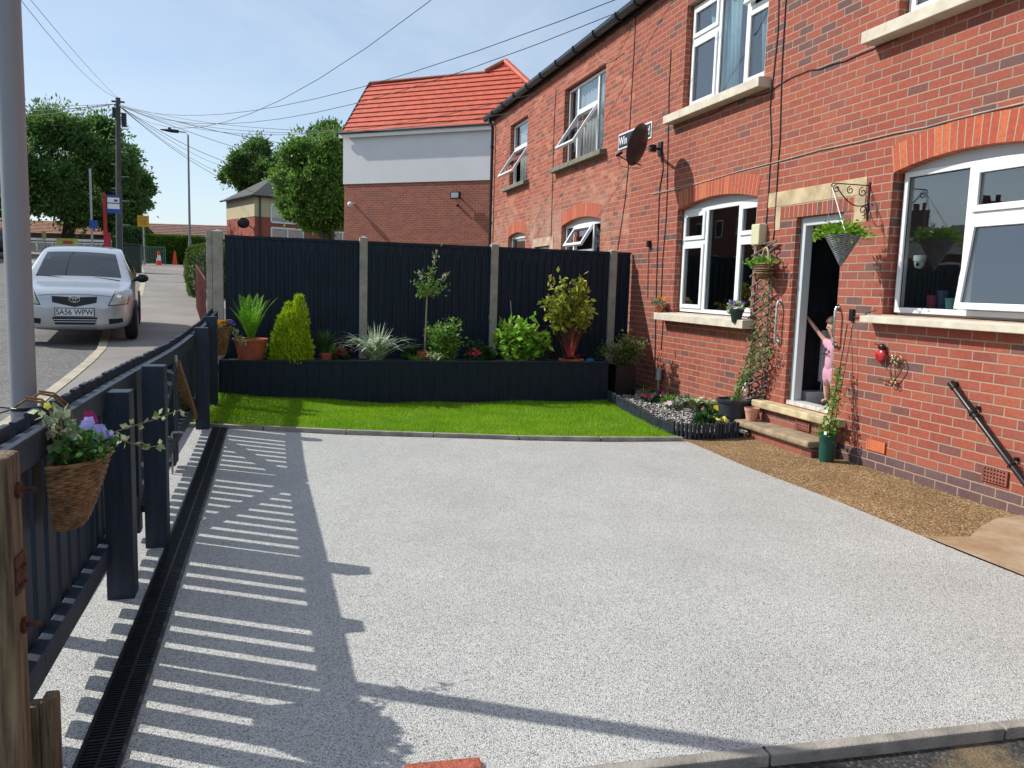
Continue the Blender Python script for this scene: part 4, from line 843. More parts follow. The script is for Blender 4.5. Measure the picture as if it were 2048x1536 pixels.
# ---- trees
M_BARK=mat('bark',(.10,.075,.05),.95,.35,9,bump=1,bscale=22,stretch=(4,4,.6))
def tree(name,label,base,trunk_h,crown,lobes,nleaf,ls,m,trunk_r=.22,stems=1,group=None,seed=1,limb=7,mb=None):
    rs=np.random.RandomState(seed); t=thing(name,label,'tree',base,group); c=Vector(crown[0]); rr=crown[1]
    b=MB(); 
    for s in range(stems):
        off=Vector((rs.uniform(-.5,.5),rs.uniform(-.3,.3),0))*(1 if stems>1 else 0); top=Vector((c.x,c.y,base[2]+trunk_h))+off*1.5
        b.tube([Vector(base)+off*.5,Vector(base)*.5+top*.5+Vector((rs.normal()*.08,0,0)),top],[trunk_r,trunk_r*.8,trunk_r*.65],9)
        for k in range(limb):
            a=2*PI*k/limb+rs.uniform(-.3,.3); e=c+Vector((rr[0]*.62*math.cos(a),rr[1]*.62*math.sin(a),rr[2]*rs.uniform(-.3,.6))); m1=top*.55+e*.45+Vector((0,0,.25))
            b.tube([top-Vector((0,0,.1)),m1,e],[trunk_r*.45,trunk_r*.28,trunk_r*.08],6)
    b.build('trunk',mb or M_BARK,t,smooth=True)
    # clumps on an uneven surface
    L=[]
    for k in range(lobes):
        d=rs.normal(size=3); d/=np.linalg.norm(d); r_=rs.uniform(.45,1.0)**.6; cc=np.array([c.x+d[0]*rr[0]*r_,c.y+d[1]*rr[1]*r_,c.z+d[2]*rr[2]*r_*(.95 if d[2]>0 else .8)])
        L.append((cc,rs.uniform(.12,.25)*np.mean(rr)))
    out=[]
    per=nleaf//lobes
    for cc,sr in L:
        p=rs.normal(size=(per,3)); p=p/np.linalg.norm(p,axis=1,keepdims=True)*rs.uniform(.3,1.0,(per,1))**.5*sr*np.array([1.15,1.15,.8])
        out.append(leaves(cc+p,ls,ls*.6,up=.1,dirs=p/np.linalg.norm(p,axis=1,keepdims=True)*.8))
    for cc,sr in L:
        k=max(6,per//7); p=rs.normal(size=(k,3)); p=p/np.linalg.norm(p,axis=1,keepdims=True)*rs.uniform(.95,1.75,(k,1))*sr; p[:,2]+=sr*.1; out.append(leaves(cc+p,ls*1.1,ls*.5,up=.2,dirs=p/np.linalg.norm(p,axis=1,keepdims=True)))
    npmesh('crown',np.concatenate(out),m,t); return t
M_LEAF1=leafmat('dark_tree_leaves',(.09,.18,.045),.5,.5,.4,col2=(.16,.27,.07),scale=.5)
M_LEAF2=leafmat('mid_tree_leaves',(.13,.25,.05),.5,.5,.4,col2=(.20,.33,.07),scale=.8)
def bp_(x,zd,y=None):
    p=dep(x,500,zd); return Vector((p.x,p.y,zs(p.y)))
def crown_at(x,y,zd,rx,rz,ry=None): return (dep(x,y,zd),(rx*zd/FPX,(ry or rx)*zd/FPX,rz*zd/FPX))
tree('big_tree','large spreading dark green tree at the left behind the telegraph pole',bp_(130,52),3.0,crown_at(140,350,52,140,118),110,80000,.24,M_LEAF1,.45,seed=3,limb=9)
tree('big_tree','dark tree cut by the left frame edge beyond the lamp post',bp_(-70,60),3.0,crown_at(-75,370,60,90,95),50,16000,.32,M_LEAF1,.4,seed=5)
tree('big_tree','lower dark tree between the telegraph pole and the yellow sign',bp_(245,56),2.5,crown_at(243,398,56,50,85),50,17000,.28,M_LEAF1,.3,seed=8)
tree('garden_tree','full leafy green tree in front of the cream house, beside the white wall',bp_(668,40),2.6,crown_at(650,372,40,88,110),110,70000,.18,M_LEAF2,.14,stems=4,seed=11)
tree('far_tree','darker bushy tree rising behind the grey hipped roof',bp_(520,62),3.0,crown_at(532,348,62,80,58),60,36000,.25,M_LEAF1,.35,seed=13)
tree('far_tree','dark tree top beside the white rendered wall, behind the full leafy tree',bp_(655,55),3.0,crown_at(655,300,55,50,48),40,14000,.28,M_LEAF1,.3,seed=17)
def hedge(name,label,box,m,n,ls,roundk=0,cat='hedge'):
    x0,x1,y0,y1,z0,z1=box; c=np.array([(x0+x1)/2,(y0+y1)/2,(z0+z1)/2]); h=np.array([x1-x0,y1-y0,z1-z0])/2
    p=rng.uniform(-1,1,(n,3)); ax=rng.integers(0,3,n); sgn=np.sign(rng.uniform(-1,1,n)); p[np.arange(n),ax]=sgn*rng.uniform(.9,1,n)
    if roundk: q=unit(p); p=p*(1-roundk)+q*roundk*1.15
    p=p*(1+.05*np.sin(p[:,[1]]*9)*np.sin(p[:,[2]]*7)); P=c+p*h
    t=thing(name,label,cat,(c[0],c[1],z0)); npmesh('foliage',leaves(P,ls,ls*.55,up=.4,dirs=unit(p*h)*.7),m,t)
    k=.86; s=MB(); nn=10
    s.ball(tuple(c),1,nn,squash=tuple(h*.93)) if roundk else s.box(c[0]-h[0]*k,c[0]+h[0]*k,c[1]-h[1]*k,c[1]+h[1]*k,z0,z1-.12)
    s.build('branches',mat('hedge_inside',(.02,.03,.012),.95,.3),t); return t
M_HEDGE=leafmat('hedge_leaves',(.10,.20,.02),.3,.6,.3,col2=(.07,.15,.02)); M_HEDGED=leafmat('privet_leaves',(.09,.16,.03),.35,.6,.25,col2=(.14,.19,.04))
a=onS(283,530); c=onS(384,531)
hedge('long_hedge','long clipped bright green hedge behind the two cones',(a.x,c.x+.5,a.y+2.0,a.y+3.6,a.z+.05,a.z+1.62),M_HEDGE,12000,.16)
c=onS(408,598); hedge('round_hedge','rounded clipped hedge overhanging the pavement beside the tall fence',(c.x-.50,c.x+1.1,c.y-.4,c.y+3.4,c.z,c.z+1.5),M_HEDGED,16000,.07,.55)
a=bp_(262,50); hedge('dark_bush','dark bush behind the green street cabinet',(a.x-1.0,a.x+.9,a.y,a.y+1.5,a.z,a.z+1.9),M_LEAF1,4000,.18,.4,'bush')
# weeds at the fence foot
b=[];c=onZ(430,598,.62)
for k in range(5): b.append(leaves(np.array(tuple(Vector((-1.05,12.2,zs(12.2)+.06))))+rng.normal(size=(60,3))*np.array([.10,.22,.06]),.07,.03,up=.5))
tag(npmesh('weeds',np.concatenate(b),leafmat('weed_leaves',(.16,.28,.04),.3)),'pale green weeds at the foot of the tall left post by the pavement','plant')
# neighbour's low slatted fence
nf=thing('slat_fence','low reddish picket fence along the pavement beyond the tall left post','fence',(-1.6,18,.6)); b=MB(); y=0
while y<6.0:
    Yp=15.0+y; x=-1.22-.115*y; z=zs(Yp); b.box(x-.01,x+.01,Yp,Yp+.10,z,z+1.0); b.add([(x-.01,Yp,z+1.0),(x+.01,Yp,z+1.0),(x+.01,Yp+.1,z+1.0),(x-.01,Yp+.1,z+1.0),(x,Yp+.05,z+1.05)],[(0,1,4),(1,2,4),(2,3,4),(3,0,4)]); y+=.2
b.build('pickets',mat('pink_brown_timber',(.30,.13,.11),.85,.25,9),nf)
b=MB(); b.bar((-1.19,15,zs(15)+.75),(-1.88,21,zs(21)+.75),.03,.07); b.bar((-1.19,15,zs(15)+.3),(-1.88,21,zs(21)+.3),.03,.07); b.build('rails',mat('grey_timber',(.3,.25,.2),.85,.25,9),nf)
# ---- street furniture
tp=bp_(237,34); TT=dep(236,196,34); tel=thing('telegraph_pole','tall dark wooden telegraph pole with cables fanning from its top','telegraph pole',tp)
b=MB(); b.tube([tp,TT],[.125,.095],12); b.build('pole',mat('tarred_wood',(.085,.085,.085),.9,.3,6,stretch=(3,3,.4)),tel)
b=MB(); b.box(TT.x-.22,TT.x-.10,TT.y-.1,TT.y+.08,TT.z-.8,TT.z-.4); b.tube([(TT.x-.25,TT.y,TT.z-.15),(TT.x+.25,TT.y,TT.z-.15)],.04,6); b.build('junction_box',M_BLACK,tel)
b=MB(); b.box(TT.x+.12,TT.x+.30,TT.y-.1,TT.y+.08,TT.z-1.15,TT.z-.6); b.build('cable_box',M_BLACK,tel)
for k in range(9):
    z=TT.z-1.7-.5*k; s=1 if k%2 else -1; b=MB(); b.tube([(TT.x,TT.y,z),(TT.x+s*.34,TT.y,z)],.014,5); b.build('step_iron',M_STEEL,tel)
b=MB(); q=bp_(244,34.5); b.tube([q,q+Vector((0,0,4.6))],.05,8); tag(b.build('thin_pole',mat('green_grey_pole',(.16,.22,.20),.6,.1)),'thin grey-green pole standing right against the telegraph pole','pole')
bs=bp_(212,29); zt=dep(211,389,29).z; st=thing('bus_stop','slim red bus stop pole with blue and white flag sign','bus stop',bs)
M_RED=mat('stop_red',(.42,.012,.03),.45,.1); M_BLUE=mat('sign_blue',(.015,.08,.36),.4,.1)
b=MB(); b.box(bs.x-.05,bs.x+.05,bs.y-.05,bs.y+.05,bs.z,zt); b.build('pole',M_RED,st,bevel=.01)
xa,xb=dep(216,390,29).x,dep(241,390,29).x; z0,z1=dep(228,427,29).z,dep(228,391,29).z; H_=z1-z0
b=MB(); b.box(xa,xb,bs.y-.02,bs.y+.02,z0,z1); fl=b.build('flag',M_BLUE,st)
b=MB(); y=bs.y-.026; b.box(xa+.02,xb-.02,y,y+.004,z0+H_*.58,z0+H_*.86); b.box(xa+.02,xb-.02,y,y+.004,z0+H_*.24,z0+H_*.52); b.build('white_panel',M_WHITE,fl)
b=MB(); cx=(xa+xb)/2+.08; b.box(cx-.06,cx+.06,y-.004,y-.001,z0+H_*.64,z0+H_*.76); b.build('red_mark',M_RED,fl)
q=bp_(219,30); b=MB(); b.box(q.x-.05,q.x+.05,q.y-.05,q.y+.05,q.z,dep(219,466,30).z); tag(b.build('red_bollard',M_RED,bevel=.01),'short red post beside the bus stop pole','post')
def signpost(name,label,x,zd,toppx,sign,mcol,poletop=None,rr=.04,mpole=None,marks=True):
    q=bp_(x,zd); t=thing(name,label,'sign',q); b=MB(); zt=dep(x,poletop if poletop else sign[1],zd).z; b.tube([q,(q.x,q.y,zt)],rr,8); b.build('pole',mpole or M_STEEL,t)
    x0,y0,x1,y1=sign; pa=dep(x0,(y0+y1)/2,zd);pb=dep(x1,(y0+y1)/2,zd); z0=dep(x,y1,zd).z; z1=dep(x,y0,zd).z; b=MB(); yy_=q.y-rr-.03; b.box(pa.x,pb.x,yy_,yy_+.02,z0,z1); pn=b.build('panel',mcol,t)
    if marks:
        b=MB(); W_=pb.x-pa.x; Hh=z1-z0
        for k,(a_,c_,h_) in enumerate(((.15,.85,.78),(.12,.8,.58),(.15,.7,.40),(.2,.8,.22))): b.box(pa.x+W_*a_,pa.x+W_*c_,yy_-.006,yy_-.002,z0+Hh*h_,z0+Hh*(h_+.06))
        b.build('text_lines',mat('sign_brown',(.25,.13,.02),.6,.1),pn)
    return t
M_YEL=mat('yellow_sign',(.66,.33,.012),.5,.08)
signpost('yellow_sign','yellow square road sign on a grey pole in front of the long hedge',288,42,0,(277,432,299,454),M_YEL)
t=signpost('blue_sign','small blue direction sign on a tall thin grey pole before the big tree',185,45,0,(181,441,197,457),M_BLUE,poletop=340,rr=.06,marks=False)
q=bp_(88,60); t=thing('yellow_notice','small pale yellow notice on the wall of the far shop row','sign',q); b=MB(); p=dep(88,472,60); b.box(p.x-.14,p.x+.14,p.y,p.y+.02,p.z-.3,p.z+.3); b.build('panel',mat('pale_yellow',(.55,.55,.15),.6,.1),t); b=MB(); b.tube([(p.x,p.y+.04,q.z),(p.x,p.y+.04,p.z)],.03,6); b.build('pole',M_STEEL,t)
pa,pb=dep(113,485,42),dep(156,486,42); t=thing('banner','yellow and green banner with a red patch tied to the railing','banner',((pa.x+pb.x)/2,pa.y,zs(pa.y))); b=MB(); b.quad(pa+Vector((0,0,-.22)),pb+Vector((0,0,-.22)),pb+Vector((0,0,.22)),pa+Vector((0,0,.22))); b.build('cloth',mat('banner_yellow',(.55,.48,.12),.7,.5,3,col2=(.25,.35,.08)),t)
b=MB(); m1=pa*.7+pb*.3;m2=pa*.25+pb*.75; v=Vector((0,-.02,0)); b.quad(m1+v+Vector((0,0,-.05)),m2+v+Vector((0,0,-.05)),m2+v+Vector((0,0,.1)),m1+v+Vector((0,0,.1))); b.build('red_patch',mat('banner_red',(.45,.06,.03),.7,.1),t)
def railing(name,label,pA,pB,h,n,m):
    t=thing(name,label,'railing',(pA+pB)/2); b=MB(); up=Vector((0,0,h)); b.tube([pA+up,pB+up],.025,6); b.tube([pA+up*.12,pB+up*.12],.02,6); b.tube([pA,pA+up],.03,6); b.tube([pB,pB+up],.03,6); b.build('frame',m,t)
    b=MB()
    for k in range(1,n): p=pA.lerp(pB,k/n); b.tube([p+up*.12,p+up],.012,5)
    b.build('bars',m,t); return t
M_RAILG=mat('green_rail',(.10,.17,.15),.5,.1)
pA,pB=onS(284,531),onS(331,531); railing('green_railing','grey-green street railing behind the striped cone',pA,pB,.95,14,M_RAILG)
pA=bp_(76,56);pB=bp_(112,56); railing('white_railing','white railing at the left behind the silver car',pA,pB,.9,6,M_WHITE)
q=onS(266,547); b=MB(); b.box(q.x-.30,q.x+.28,q.y,q.y+.4,q.z,q.z+1.15); b.box(q.x-.33,q.x+.31,q.y-.03,q.y+.43,q.z+1.151,q.z+1.2); tag(b.build('street_cabinet',mat('cabinet_green',(.018,.035,.025),.5,.2),bevel=.02),'dark green street cabinet on the pavement edge behind the silver car','cabinet')
sl=bp_(380,44); zt=dep(376,275,44).z; t=thing('street_light','tall thin grey street light with a bent arm beside the round hedge','street light',sl)
b=MB(); b.tube([sl,sl+Vector((0,0,1.4))],.085,10); b.tube([sl+Vector((0,0,1.4)),(sl.x,sl.y,zt)],[.065,.045],10); b.build('column',mat('column_grey',(.22,.23,.25),.5,.1),t)
h0=Vector((sl.x,sl.y,zt)); e1=dep(372,265,44);e2=dep(357,263,44);e3=dep(321,259,44); b=MB(); b.tube([h0-Vector((0,0,.1)),h0,e1,e2],.035,8); b.build('arm',mat('column_grey',(0,0,0)),t)
b=MB(); b.tube([e2,e2*.6+e3*.4,e3],[.09,.10,.03],8); b.ball(e2*.5+e3*.5+Vector((0,0,.1)),.08,8); b.build('lantern',M_BLACK,t)
def cone(x,y,label,striped):
    q=onS(x,y); t=thing('traffic_cone',label,'traffic cone',q,'traffic cones by the hedge'); b=MB(); m=mat('cone_orange',(.78,.06,.025),.45,.05); b.lathe([(.15,.03),(.045,.74),(.03,.75),(0,.75)],q,16); b.build('body',m,t,smooth=True); b=MB(); b.box(q.x-.2,q.x+.2,q.y-.2,q.y+.2,q.z,q.z+.03); b.build('base',m,t)
    if striped: b=MB(); b.lathe([(.1205,.26),(.082,.53)],q,16); b.build('white_band',M_WHITE,t)
cone(318,531,'red and white striped traffic cone in front of the green railing',1); cone(350,530,'plain bright red-orange traffic cone in front of the long hedge',0)
# ---- overhead cables
def wire(pts,nm,label,sag,r=.011,n=14):
    a,c=Vector(pts[0]),Vector(pts[1]); b=MB(); b.tube([a.lerp(c,k/n)-Vector((0,0,4*sag*(k/n)*(1-k/n))) for k in range(n+1)],r,4); tag(b.build(nm,M_WIRE),label,'cable',grp)
grp='overhead cables'
WL='thin cable from the telegraph pole top '
for k,(x,y,zd,sg) in enumerate([(-250,190,45,.3),(-250,197,45,.5),(-250,206,45,.4),(-250,222,45,.5)]): wire((TT-Vector((.1,0,.25)),dep(x,y,zd)),'overhead_cable',WL+'running left, '+['topmost','second from top','third from top','lowest'][k]+' of four',sg)
wire((TT-Vector((0,0,.2)),dep(120,300,70)),'overhead_cable',WL+'dropping away behind the big tree',.2)
wire((TT,dep(-60,-150,10)),'overhead_cable','straighter of two thin cables rising from the pole to upper left',.12,.006); wire((TT,dep(-50,-120,10)),'overhead_cable','slacker of two thin cables rising from the pole to upper left',.35,.006)
wire((TT-Vector((0,0,.25)),dep(1250,-330,9)),'overhead_cable','overhead cable sagging from the pole then rising steeply across the upper middle sky',1.9,.007)
fx=4.9
wire((TT-Vector((0,0,.3)),onX(1345,-45,fx)),'overhead_cable','long overhead cable reaching the gutter above the upstairs window of the near house',.95,.007)
wire((TT-Vector((0,0,.3)),onX(1262,14,fx)),'overhead_cable','long overhead cable passing behind the orange-red roof ridge to the neighbour gutter',1.15,.007)
for k,(x,y) in enumerate([(985,230),(1030,205),(1060,170)]): wire((TT-Vector((0,0,.25)),onX(x,y+20,fx)),'overhead_cable','overhead cable from the pole across the white wall to the neighbour gutter, '+['lowest','middle','highest'][k]+' of three',[.5,.75,1.0][k],.007)
for k,(x,y,zd,sg) in enumerate([(690,300,44,.3),(600,330,60,.2),(540,345,50,.5),(520,388,49,.5),(455,350,70,.4),(440,330,75,.3)]): wire((TT-Vector((0,0,.3)),dep(x,y,zd)),'overhead_cable',['overhead cable ending at the tree top beside the white wall','overhead cable ending behind the middle of the full leafy tree','overhead cable ending just above the ridge of the grey hipped roof','overhead cable ending at the near corner of the cream house','overhead cable passing left of the cream house into the distance','overhead cable dropping steepest from the pole past the street light'][k],sg,.012)
# ================================================================== CAR
def evalmesh(o):
    dg=bpy.context.evaluated_depsgraph_get(); me=bpy.data.meshes.new_from_object(o.evaluated_get(dg)); return me
M_SILVER=mat('silver_car_paint',(.50,.52,.55),.28,.02,3,metal=.5,spec=.6,coat=1.0)
M_TYRE=mat('tyre_rubber',(.015,.015,.016),.8,.2,20); M_HUB=mat('grey_wheel_trim',(.25,.26,.27),.4,.1,5,metal=.5)
M_LENS=mat('headlight_glass',(.30,.27,.19),.12,.35,9,spec=.8,coat=1,col2=(.55,.54,.46)); M_CHROME=mat('chrome',(.75,.76,.78),.15,.05,metal=1)
ST=[ # y, zb, w0, zmid, w1, zbelt, w2, ztop
(-.03,.27,.40,.42,.38,.52,.30,.58),(.02,.20,.60,.46,.58,.62,.46,.70),(.14,.175,.755,.50,.735,.70,.60,.795),(.34,.17,.815,.52,.80,.755,.67,.825),(.66,.17,.84,.55,.822,.80,.71,.865),
(.86,.17,.846,.55,.826,.83,.75,.895),(.96,.17,.847,.55,.828,.845,.745,.935),(1.36,.17,.848,.55,.828,.88,.675,1.18),(1.76,.17,.848,.55,.826,.90,.61,1.37),(2.0,.17,.848,.55,.826,.91,.585,1.43),
(2.6,.17,.848,.55,.824,.93,.575,1.455),(3.1,.17,.846,.55,.82,.94,.565,1.43),(3.45,.19,.83,.56,.80,.98,.55,1.38),(3.66,.24,.80,.58,.77,.97,.57,1.12),(3.75,.32,.72,.6,.69,.9,.5,.98)]
def carpts(s):
    y,zb_,w0,zm,w1,zk,w2,zt=s; g=zt-zk; sl=.035 if y<1 else 0
    return [(0,zb_),(w0*.8,zb_),(w0*.985,zb_+.10),(w0,zm),(w1,zk),(w1-.012-(0 if y>1 else .02),zk+.03*min(1,g*3)),(w2+.03,zt-.09*min(1,g*2.2)),(w2,zt-.03*min(1,g*3)),(w2-.065,zt-.006),(w2*.45,zt+.012),(0,zt+.016)]
def make_car(name,label,M,sc_,paint,detail=True):
    root=thing(name,label,'car',(0,0,0)); b=MB(); half=[carpts(s) for s in ST]; n=len(half[0]); ring=2*n-2
    for s,h in zip(ST,half):
        pts=[(x,z) for x,z in h]+[(-x,z) for x,z in h[-2:0:-1]]
        bow=[]
        for (x,z) in pts:
            yy=s[0]
            b.v.append(Vector((x,yy,z)))
    for i in range(len(ST)-1):
        y0,y1=ST[i][0],ST[i+1][0]
        for j in range(ring):
            j2=(j+1)%ring; b.f.append([i*ring+j,(i+1)*ring+j,(i+1)*ring+j2,i*ring+j2]); b.uv.append(None)
            jj=j if j<n-1 else ring-1-j; mi=0
            if .9<y0<1.9 and y1<1.99 and jj>=8: mi=1
            elif jj==5 and 1.3<y0+.3 and y1<3.5 and y0>.9: mi=2
            b.m.append(mi)
    for i in (0,len(ST)-1): b.f.append([i*ring+j for j in range(ring)][::1 if i==0 else -1]); b.m.append(0); b.uv.append(None)
    b.v=[Vector(v) for v in b.v]; o=b.build('tmp_body',[paint,M_CGLASS,M_CGLASS],origin=(0,0,0)); md=o.modifiers.new('s','SUBSURF'); md.levels=2; md.render_levels=2
    me=evalmesh(o); bpy.data.objects.remove(o); bm=bmesh.new(); bm.from_mesh(me); bvh=BVHTree.FromBMesh(bm)
    def part(nm,idx,m,par):
        b2=bm.copy(); bmesh.ops.delete(b2,geom=[f for f in b2.faces if f.material_index not in idx],context='FACES'); mm=bpy.data.meshes.new(nm); 
        for f in b2.faces: f.material_index=0; f.smooth=True
        b2.to_mesh(mm); b2.free(); mm.materials.append(m); return link(nm,mm,par,(0,0,0))
    body=part('body',[0],paint,root); part('windscreen',[1],M_CGLASS,root); part('side_window',[2],M_CGLASS,root)
    def py(x,z,off=.004):
        h=bvh.ray_cast(Vector((x,-2,z)),Vector((0,1,0))); return Vector((x,h[0].y-off,z)) if h[0] else Vector((x,0.2,z))
    def patch(nm,quad,m,par,off=.004,nx=10,ny=6,th=0):
        q=[Vector((a,0,c)) for a,c in quad]; b=MB()
        for j in range(ny+1):
            for i in range(nx+1):
                p=q[0].lerp(q[1],i/nx).lerp(q[3].lerp(q[2],i/nx),j/ny); b.v.append(py(p.x,p.z,off))
        for j in range(ny):
            for i in range(nx): b.f.append([j*(nx+1)+i,j*(nx+1)+i+1,(j+1)*(nx+1)+i+1,(j+1)*(nx+1)+i]); b.m.append(0); b.uv.append(None)
        return b.build(nm,m,par,smooth=True)
    gr=MB()
    patch('upper_grille',[(-.30,.625),(0,.555),(0,.70),(-.31,.715)],M_BLACK,root,.006,8,4)
    patch('upper_grille',[(0,.555),(.30,.625),(.31,.715),(0,.70)],M_BLACK,root,.006,8,4)
    patch('lower_grille',[(-.27,.285),(.27,.285),(.31,.40),(-.31,.40)],M_BLACK,root,.006,12,4)
    for z in (.325,.36):
        b=MB(); b.tube([py(x,z,.012) for x in np.linspace(-.29,.29,9)],.006,5); b.build('grille_bar',M_CHROME,root)
    for s in (-1,1):
        patch('fog_recess',[(s*.47,.29),(s*.66,.32),(s*.66,.385),(s*.46,.375)][::s],M_BLACK,root,.005,6,4)
        patch('headlight',[(s*.455,.575),(s*.735,.60),(s*.768,.79),(s*.565,.825)][::s],M_BLACK,root,.004,8,8)
        patch('headlight',[(s*.475,.59),(s*.725,.612),(s*.757,.78),(s*.575,.812)][::s],M_LENS,root,.009,8,8)
        b=MB(); c=py(s*.62,.70,.012); b.ball(c,.055,12,squash=(1,.25,1)); b.build('headlight_reflector',M_CHROME,root,smooth=True)
        # side window pillar and mirror
        m=MB(); c=Vector((s*.93,1.28,1.02)); c=Vector((s*.93,1.22,.965)); m.ball(c,.10,12,squash=(1.05,.55,.72)); m.tube([(s*.80,1.30,.92),c],.025,6); m.build('mirror',M_BLACK,root,smooth=True)
    b=MB(); b.tube([py(x,.745-.10*abs(x)**1.5*0+.02*0-.03*(abs(x)/.55)**2,.002) for x in np.linspace(-.56,.56,15)],.0035,4); b.build('bonnet_gap',M_BLACK,root)
    b=MB(); c=py(0,.675,.02)
    def ell(rx,rz,cz=0,n=20,r=.006): b.tube([c+Vector((rx*math.cos(a),-.004,cz+rz*math.sin(a))) for a in np.linspace(0,2*PI,n,endpoint=False)],r,5,closed=True)
    ell(.072,.048,0,24,.007); ell(.022,.044); ell(.050,.018,.022); b.build('badge',M_CHROME,root)
    b=MB(); cz=.475; yb=min(py(x,cz,0).y for x in (-.2,0,.2))-.012; b.box(-.26,.26,yb-.006,yb,cz-.056,cz+.056); pl=b.build('number_plate',M_WHITE,root,bevel=.002); b=MB(); b.box(-.272,.272,yb+.0005,yb+.02,cz-.066,cz+.066); b.build('plate_holder',M_BLACK,root)
    if detail: text_mesh('plate_text','SA56 WPW',.118,M_BLACK,pl,(0,yb-.0075,cz),Matrix.Rotation(PI/2,4,'X'),ext=.001,bold=.0012,sx=.86)
    for (x0,x1) in ((-.62,-.05),(.0,.60)):
        b=MB(); b.tube([(x1,.93,.925),((x0+x1)/2,.985,.96),(x0,1.04,.985)],.010,5); b.build('wiper',M_BLACK,root)
    b=MB(); b.add([(-.30,1.28,1.17),(-.20,1.28,1.17),(-.2,1.285,1.19),(-.3,1.285,1.19)],[(0,1,2,3)])
    for s in (-1,1):
        for y in (.60,3.05):
            wh=MB(); prof=[(.0,-.1),(.20,-.1),(.275,-.085),(.295,-.05),(.295,.05),(.275,.085),(.2,.1),(.19,.085),(0,.085)]
            mm=Matrix.Translation((s*.765,y,.295))@Matrix.Rotation(PI/2,4,'Y'); wh.xf=mm; wh.lathe(prof,(0,0,0),28); w_=wh.build('wheel',M_TYRE,root,smooth=True)
            h=MB(); h.xf=mm; h.lathe([(0,-.103),(.05,-.106),(.15,-.103),(.19,-.098)],(0,0,0),24); h.lathe([(0,.103),(.05,.106),(.15,.103),(.19,.098)],(0,0,0),24); h.build('rim',M_HUB,w_,smooth=True)
            a=MB(); pts=[(s*.842,y+.335*math.cos(t),.295+.335*math.sin(t)) for t in np.linspace(-.15,PI+.15,16)]; a.tube(pts,.022,6); a.build('wheel_arch',M_BLACK,root,smooth=True)
    b=MB(); b.box(-.7,.7,1.2,3.3,.30,.75); b.box(-.62,-.12,1.9,2.05,.7,1.22); b.box(.12,.62,1.9,2.05,.7,1.22); b.box(-.5,-.25,1.93,2.0,1.2,1.36); b.box(.25,.5,1.93,2.0,1.2,1.36); b.box(-.72,.72,1.05,1.3,.7,.98); b.build('interior',M_BLACK,root)
    b=MB(); b.tube([(.36+.17*math.cos(a),1.42+.05*math.sin(a),.98+.17*math.sin(a)) for a in np.linspace(0,2*PI,18,endpoint=False)],.015,6,closed=True); b.build('steering_wheel',M_BLACK,root)
    bm.free(); root.matrix_world=M@Matrix.Scale(sc_,4); return root
p=dep(146,500,12.25); car=make_car('parked_car','silver parked hatchback facing the camera on the pavement edge, plate SA56 WPW',Matrix.Translation((p.x,p.y,zs(p.y+1.5)-.02))@Matrix.Rotation(R(7.5),4,'Z')@Matrix.Rotation(R(2.4),4,'X'),.985,M_SILVER)
p=dep(-12,515,46); make_car('parked_car','dark car far down the road, cut by the left frame edge',Matrix.Translation((p.x,p.y,zs(p.y)+.0))@Matrix.Rotation(R(200),4,'Z'),1.0,mat('dark_car_paint',(.02,.022,.035),.3,.1,metal=.4,coat=1),False)
# ================================================================== FITTINGS ON THE FRONT WALL
wx=HX
def wallpt(x,y,off=0.0): p=onX(x,y,HX-off); return p
# steps
sp_=thing('door_step','two worn stone steps on brick risers below the open front door','steps',(4.8,6.9,0))
b=MB(); b.box(4.72,4.995,6.36,7.58,-.02,.098); b.build('lower_riser',brickmat('step_brick',[(0,(.22,.075,.06)),(.5,(.28,.09,.065)),(.8,(.15,.06,.055))],(.3,.24,.17)),sp_)
b=MB(); b.box(4.66,4.995,6.34,7.62,.10,.165); b.build('lower_tread',M_STEP,sp_,bevel=.022)
b=MB(); b.box(4.93,4.996,6.30,7.60,.166,.30); b.build('upper_riser',MATS['step_brick'],sp_)
b=MB(); b.box(4.865,5.055,6.27,7.63,.302,.375); b.build('upper_tread',mat('yellow_threshold_stone',(.55,.45,.27),.85,.3,5,bump=.5,bscale=50),sp_,bevel=.012)
def airbrick(name,label,p0,p1,m,nx,nz,par=None,cat='air brick'):
    y0,y1,z0,z1=min(p0.y,p1.y),max(p0.y,p1.y),min(p0.z,p1.z),max(p0.z,p1.z); t=thing(name,label,cat,(HX,(y0+y1)/2,z0)); x0=p0.x
    b=MB(); b.box(x0-.004,x0+.02,y0,y1,z0,z1); b.build('back_plate',M_DARK,t); b=MB(); x=x0-.016
    b.box(x,x0-.005,y0,y0+.014,z0,z1); b.box(x,x0-.005,y1-.014,y1,z0,z1); w_=(y1-y0-.028); h_=(z1-z0)
    for i in range(nx+1): yy=y0+.014+w_*i/nx; b.box(x+.001,x0-.005,yy-.006 if i else yy,yy+.006 if i<nx else yy,z0,z1)
    for j in range(nz+1): zz=z0+h_*j/nz; b.box(x+.002,x0-.0055,y0+.014,y1-.014,max(z0,zz-.007),min(z1,zz+.007))
    b.build('grid',m,t); return t
airbrick('air_brick','bright orange terracotta air brick low in the wall right of the green plant pot',wallpt(1736,876),wallpt(1771,908),mat('orange_terracotta',(.58,.16,.065),.75,.1,8),9,6)
airbrick('air_brick','dull red terracotta air brick low in the wall beside the slanting black pipe',wallpt(1968,931),wallpt(2016,974),mat('dull_terracotta',(.25,.085,.06),.8,.2,8),7,4)
p0=onX(1594,838,4.926); p1=onX(1622,852,4.926); airbrick('air_brick','small air brick in the riser between the two stone steps',Vector((4.926,p0.y,.19)),Vector((4.926,p0.y-.22,.27)),mat('dull_terracotta',(0,0,0)),7,3)
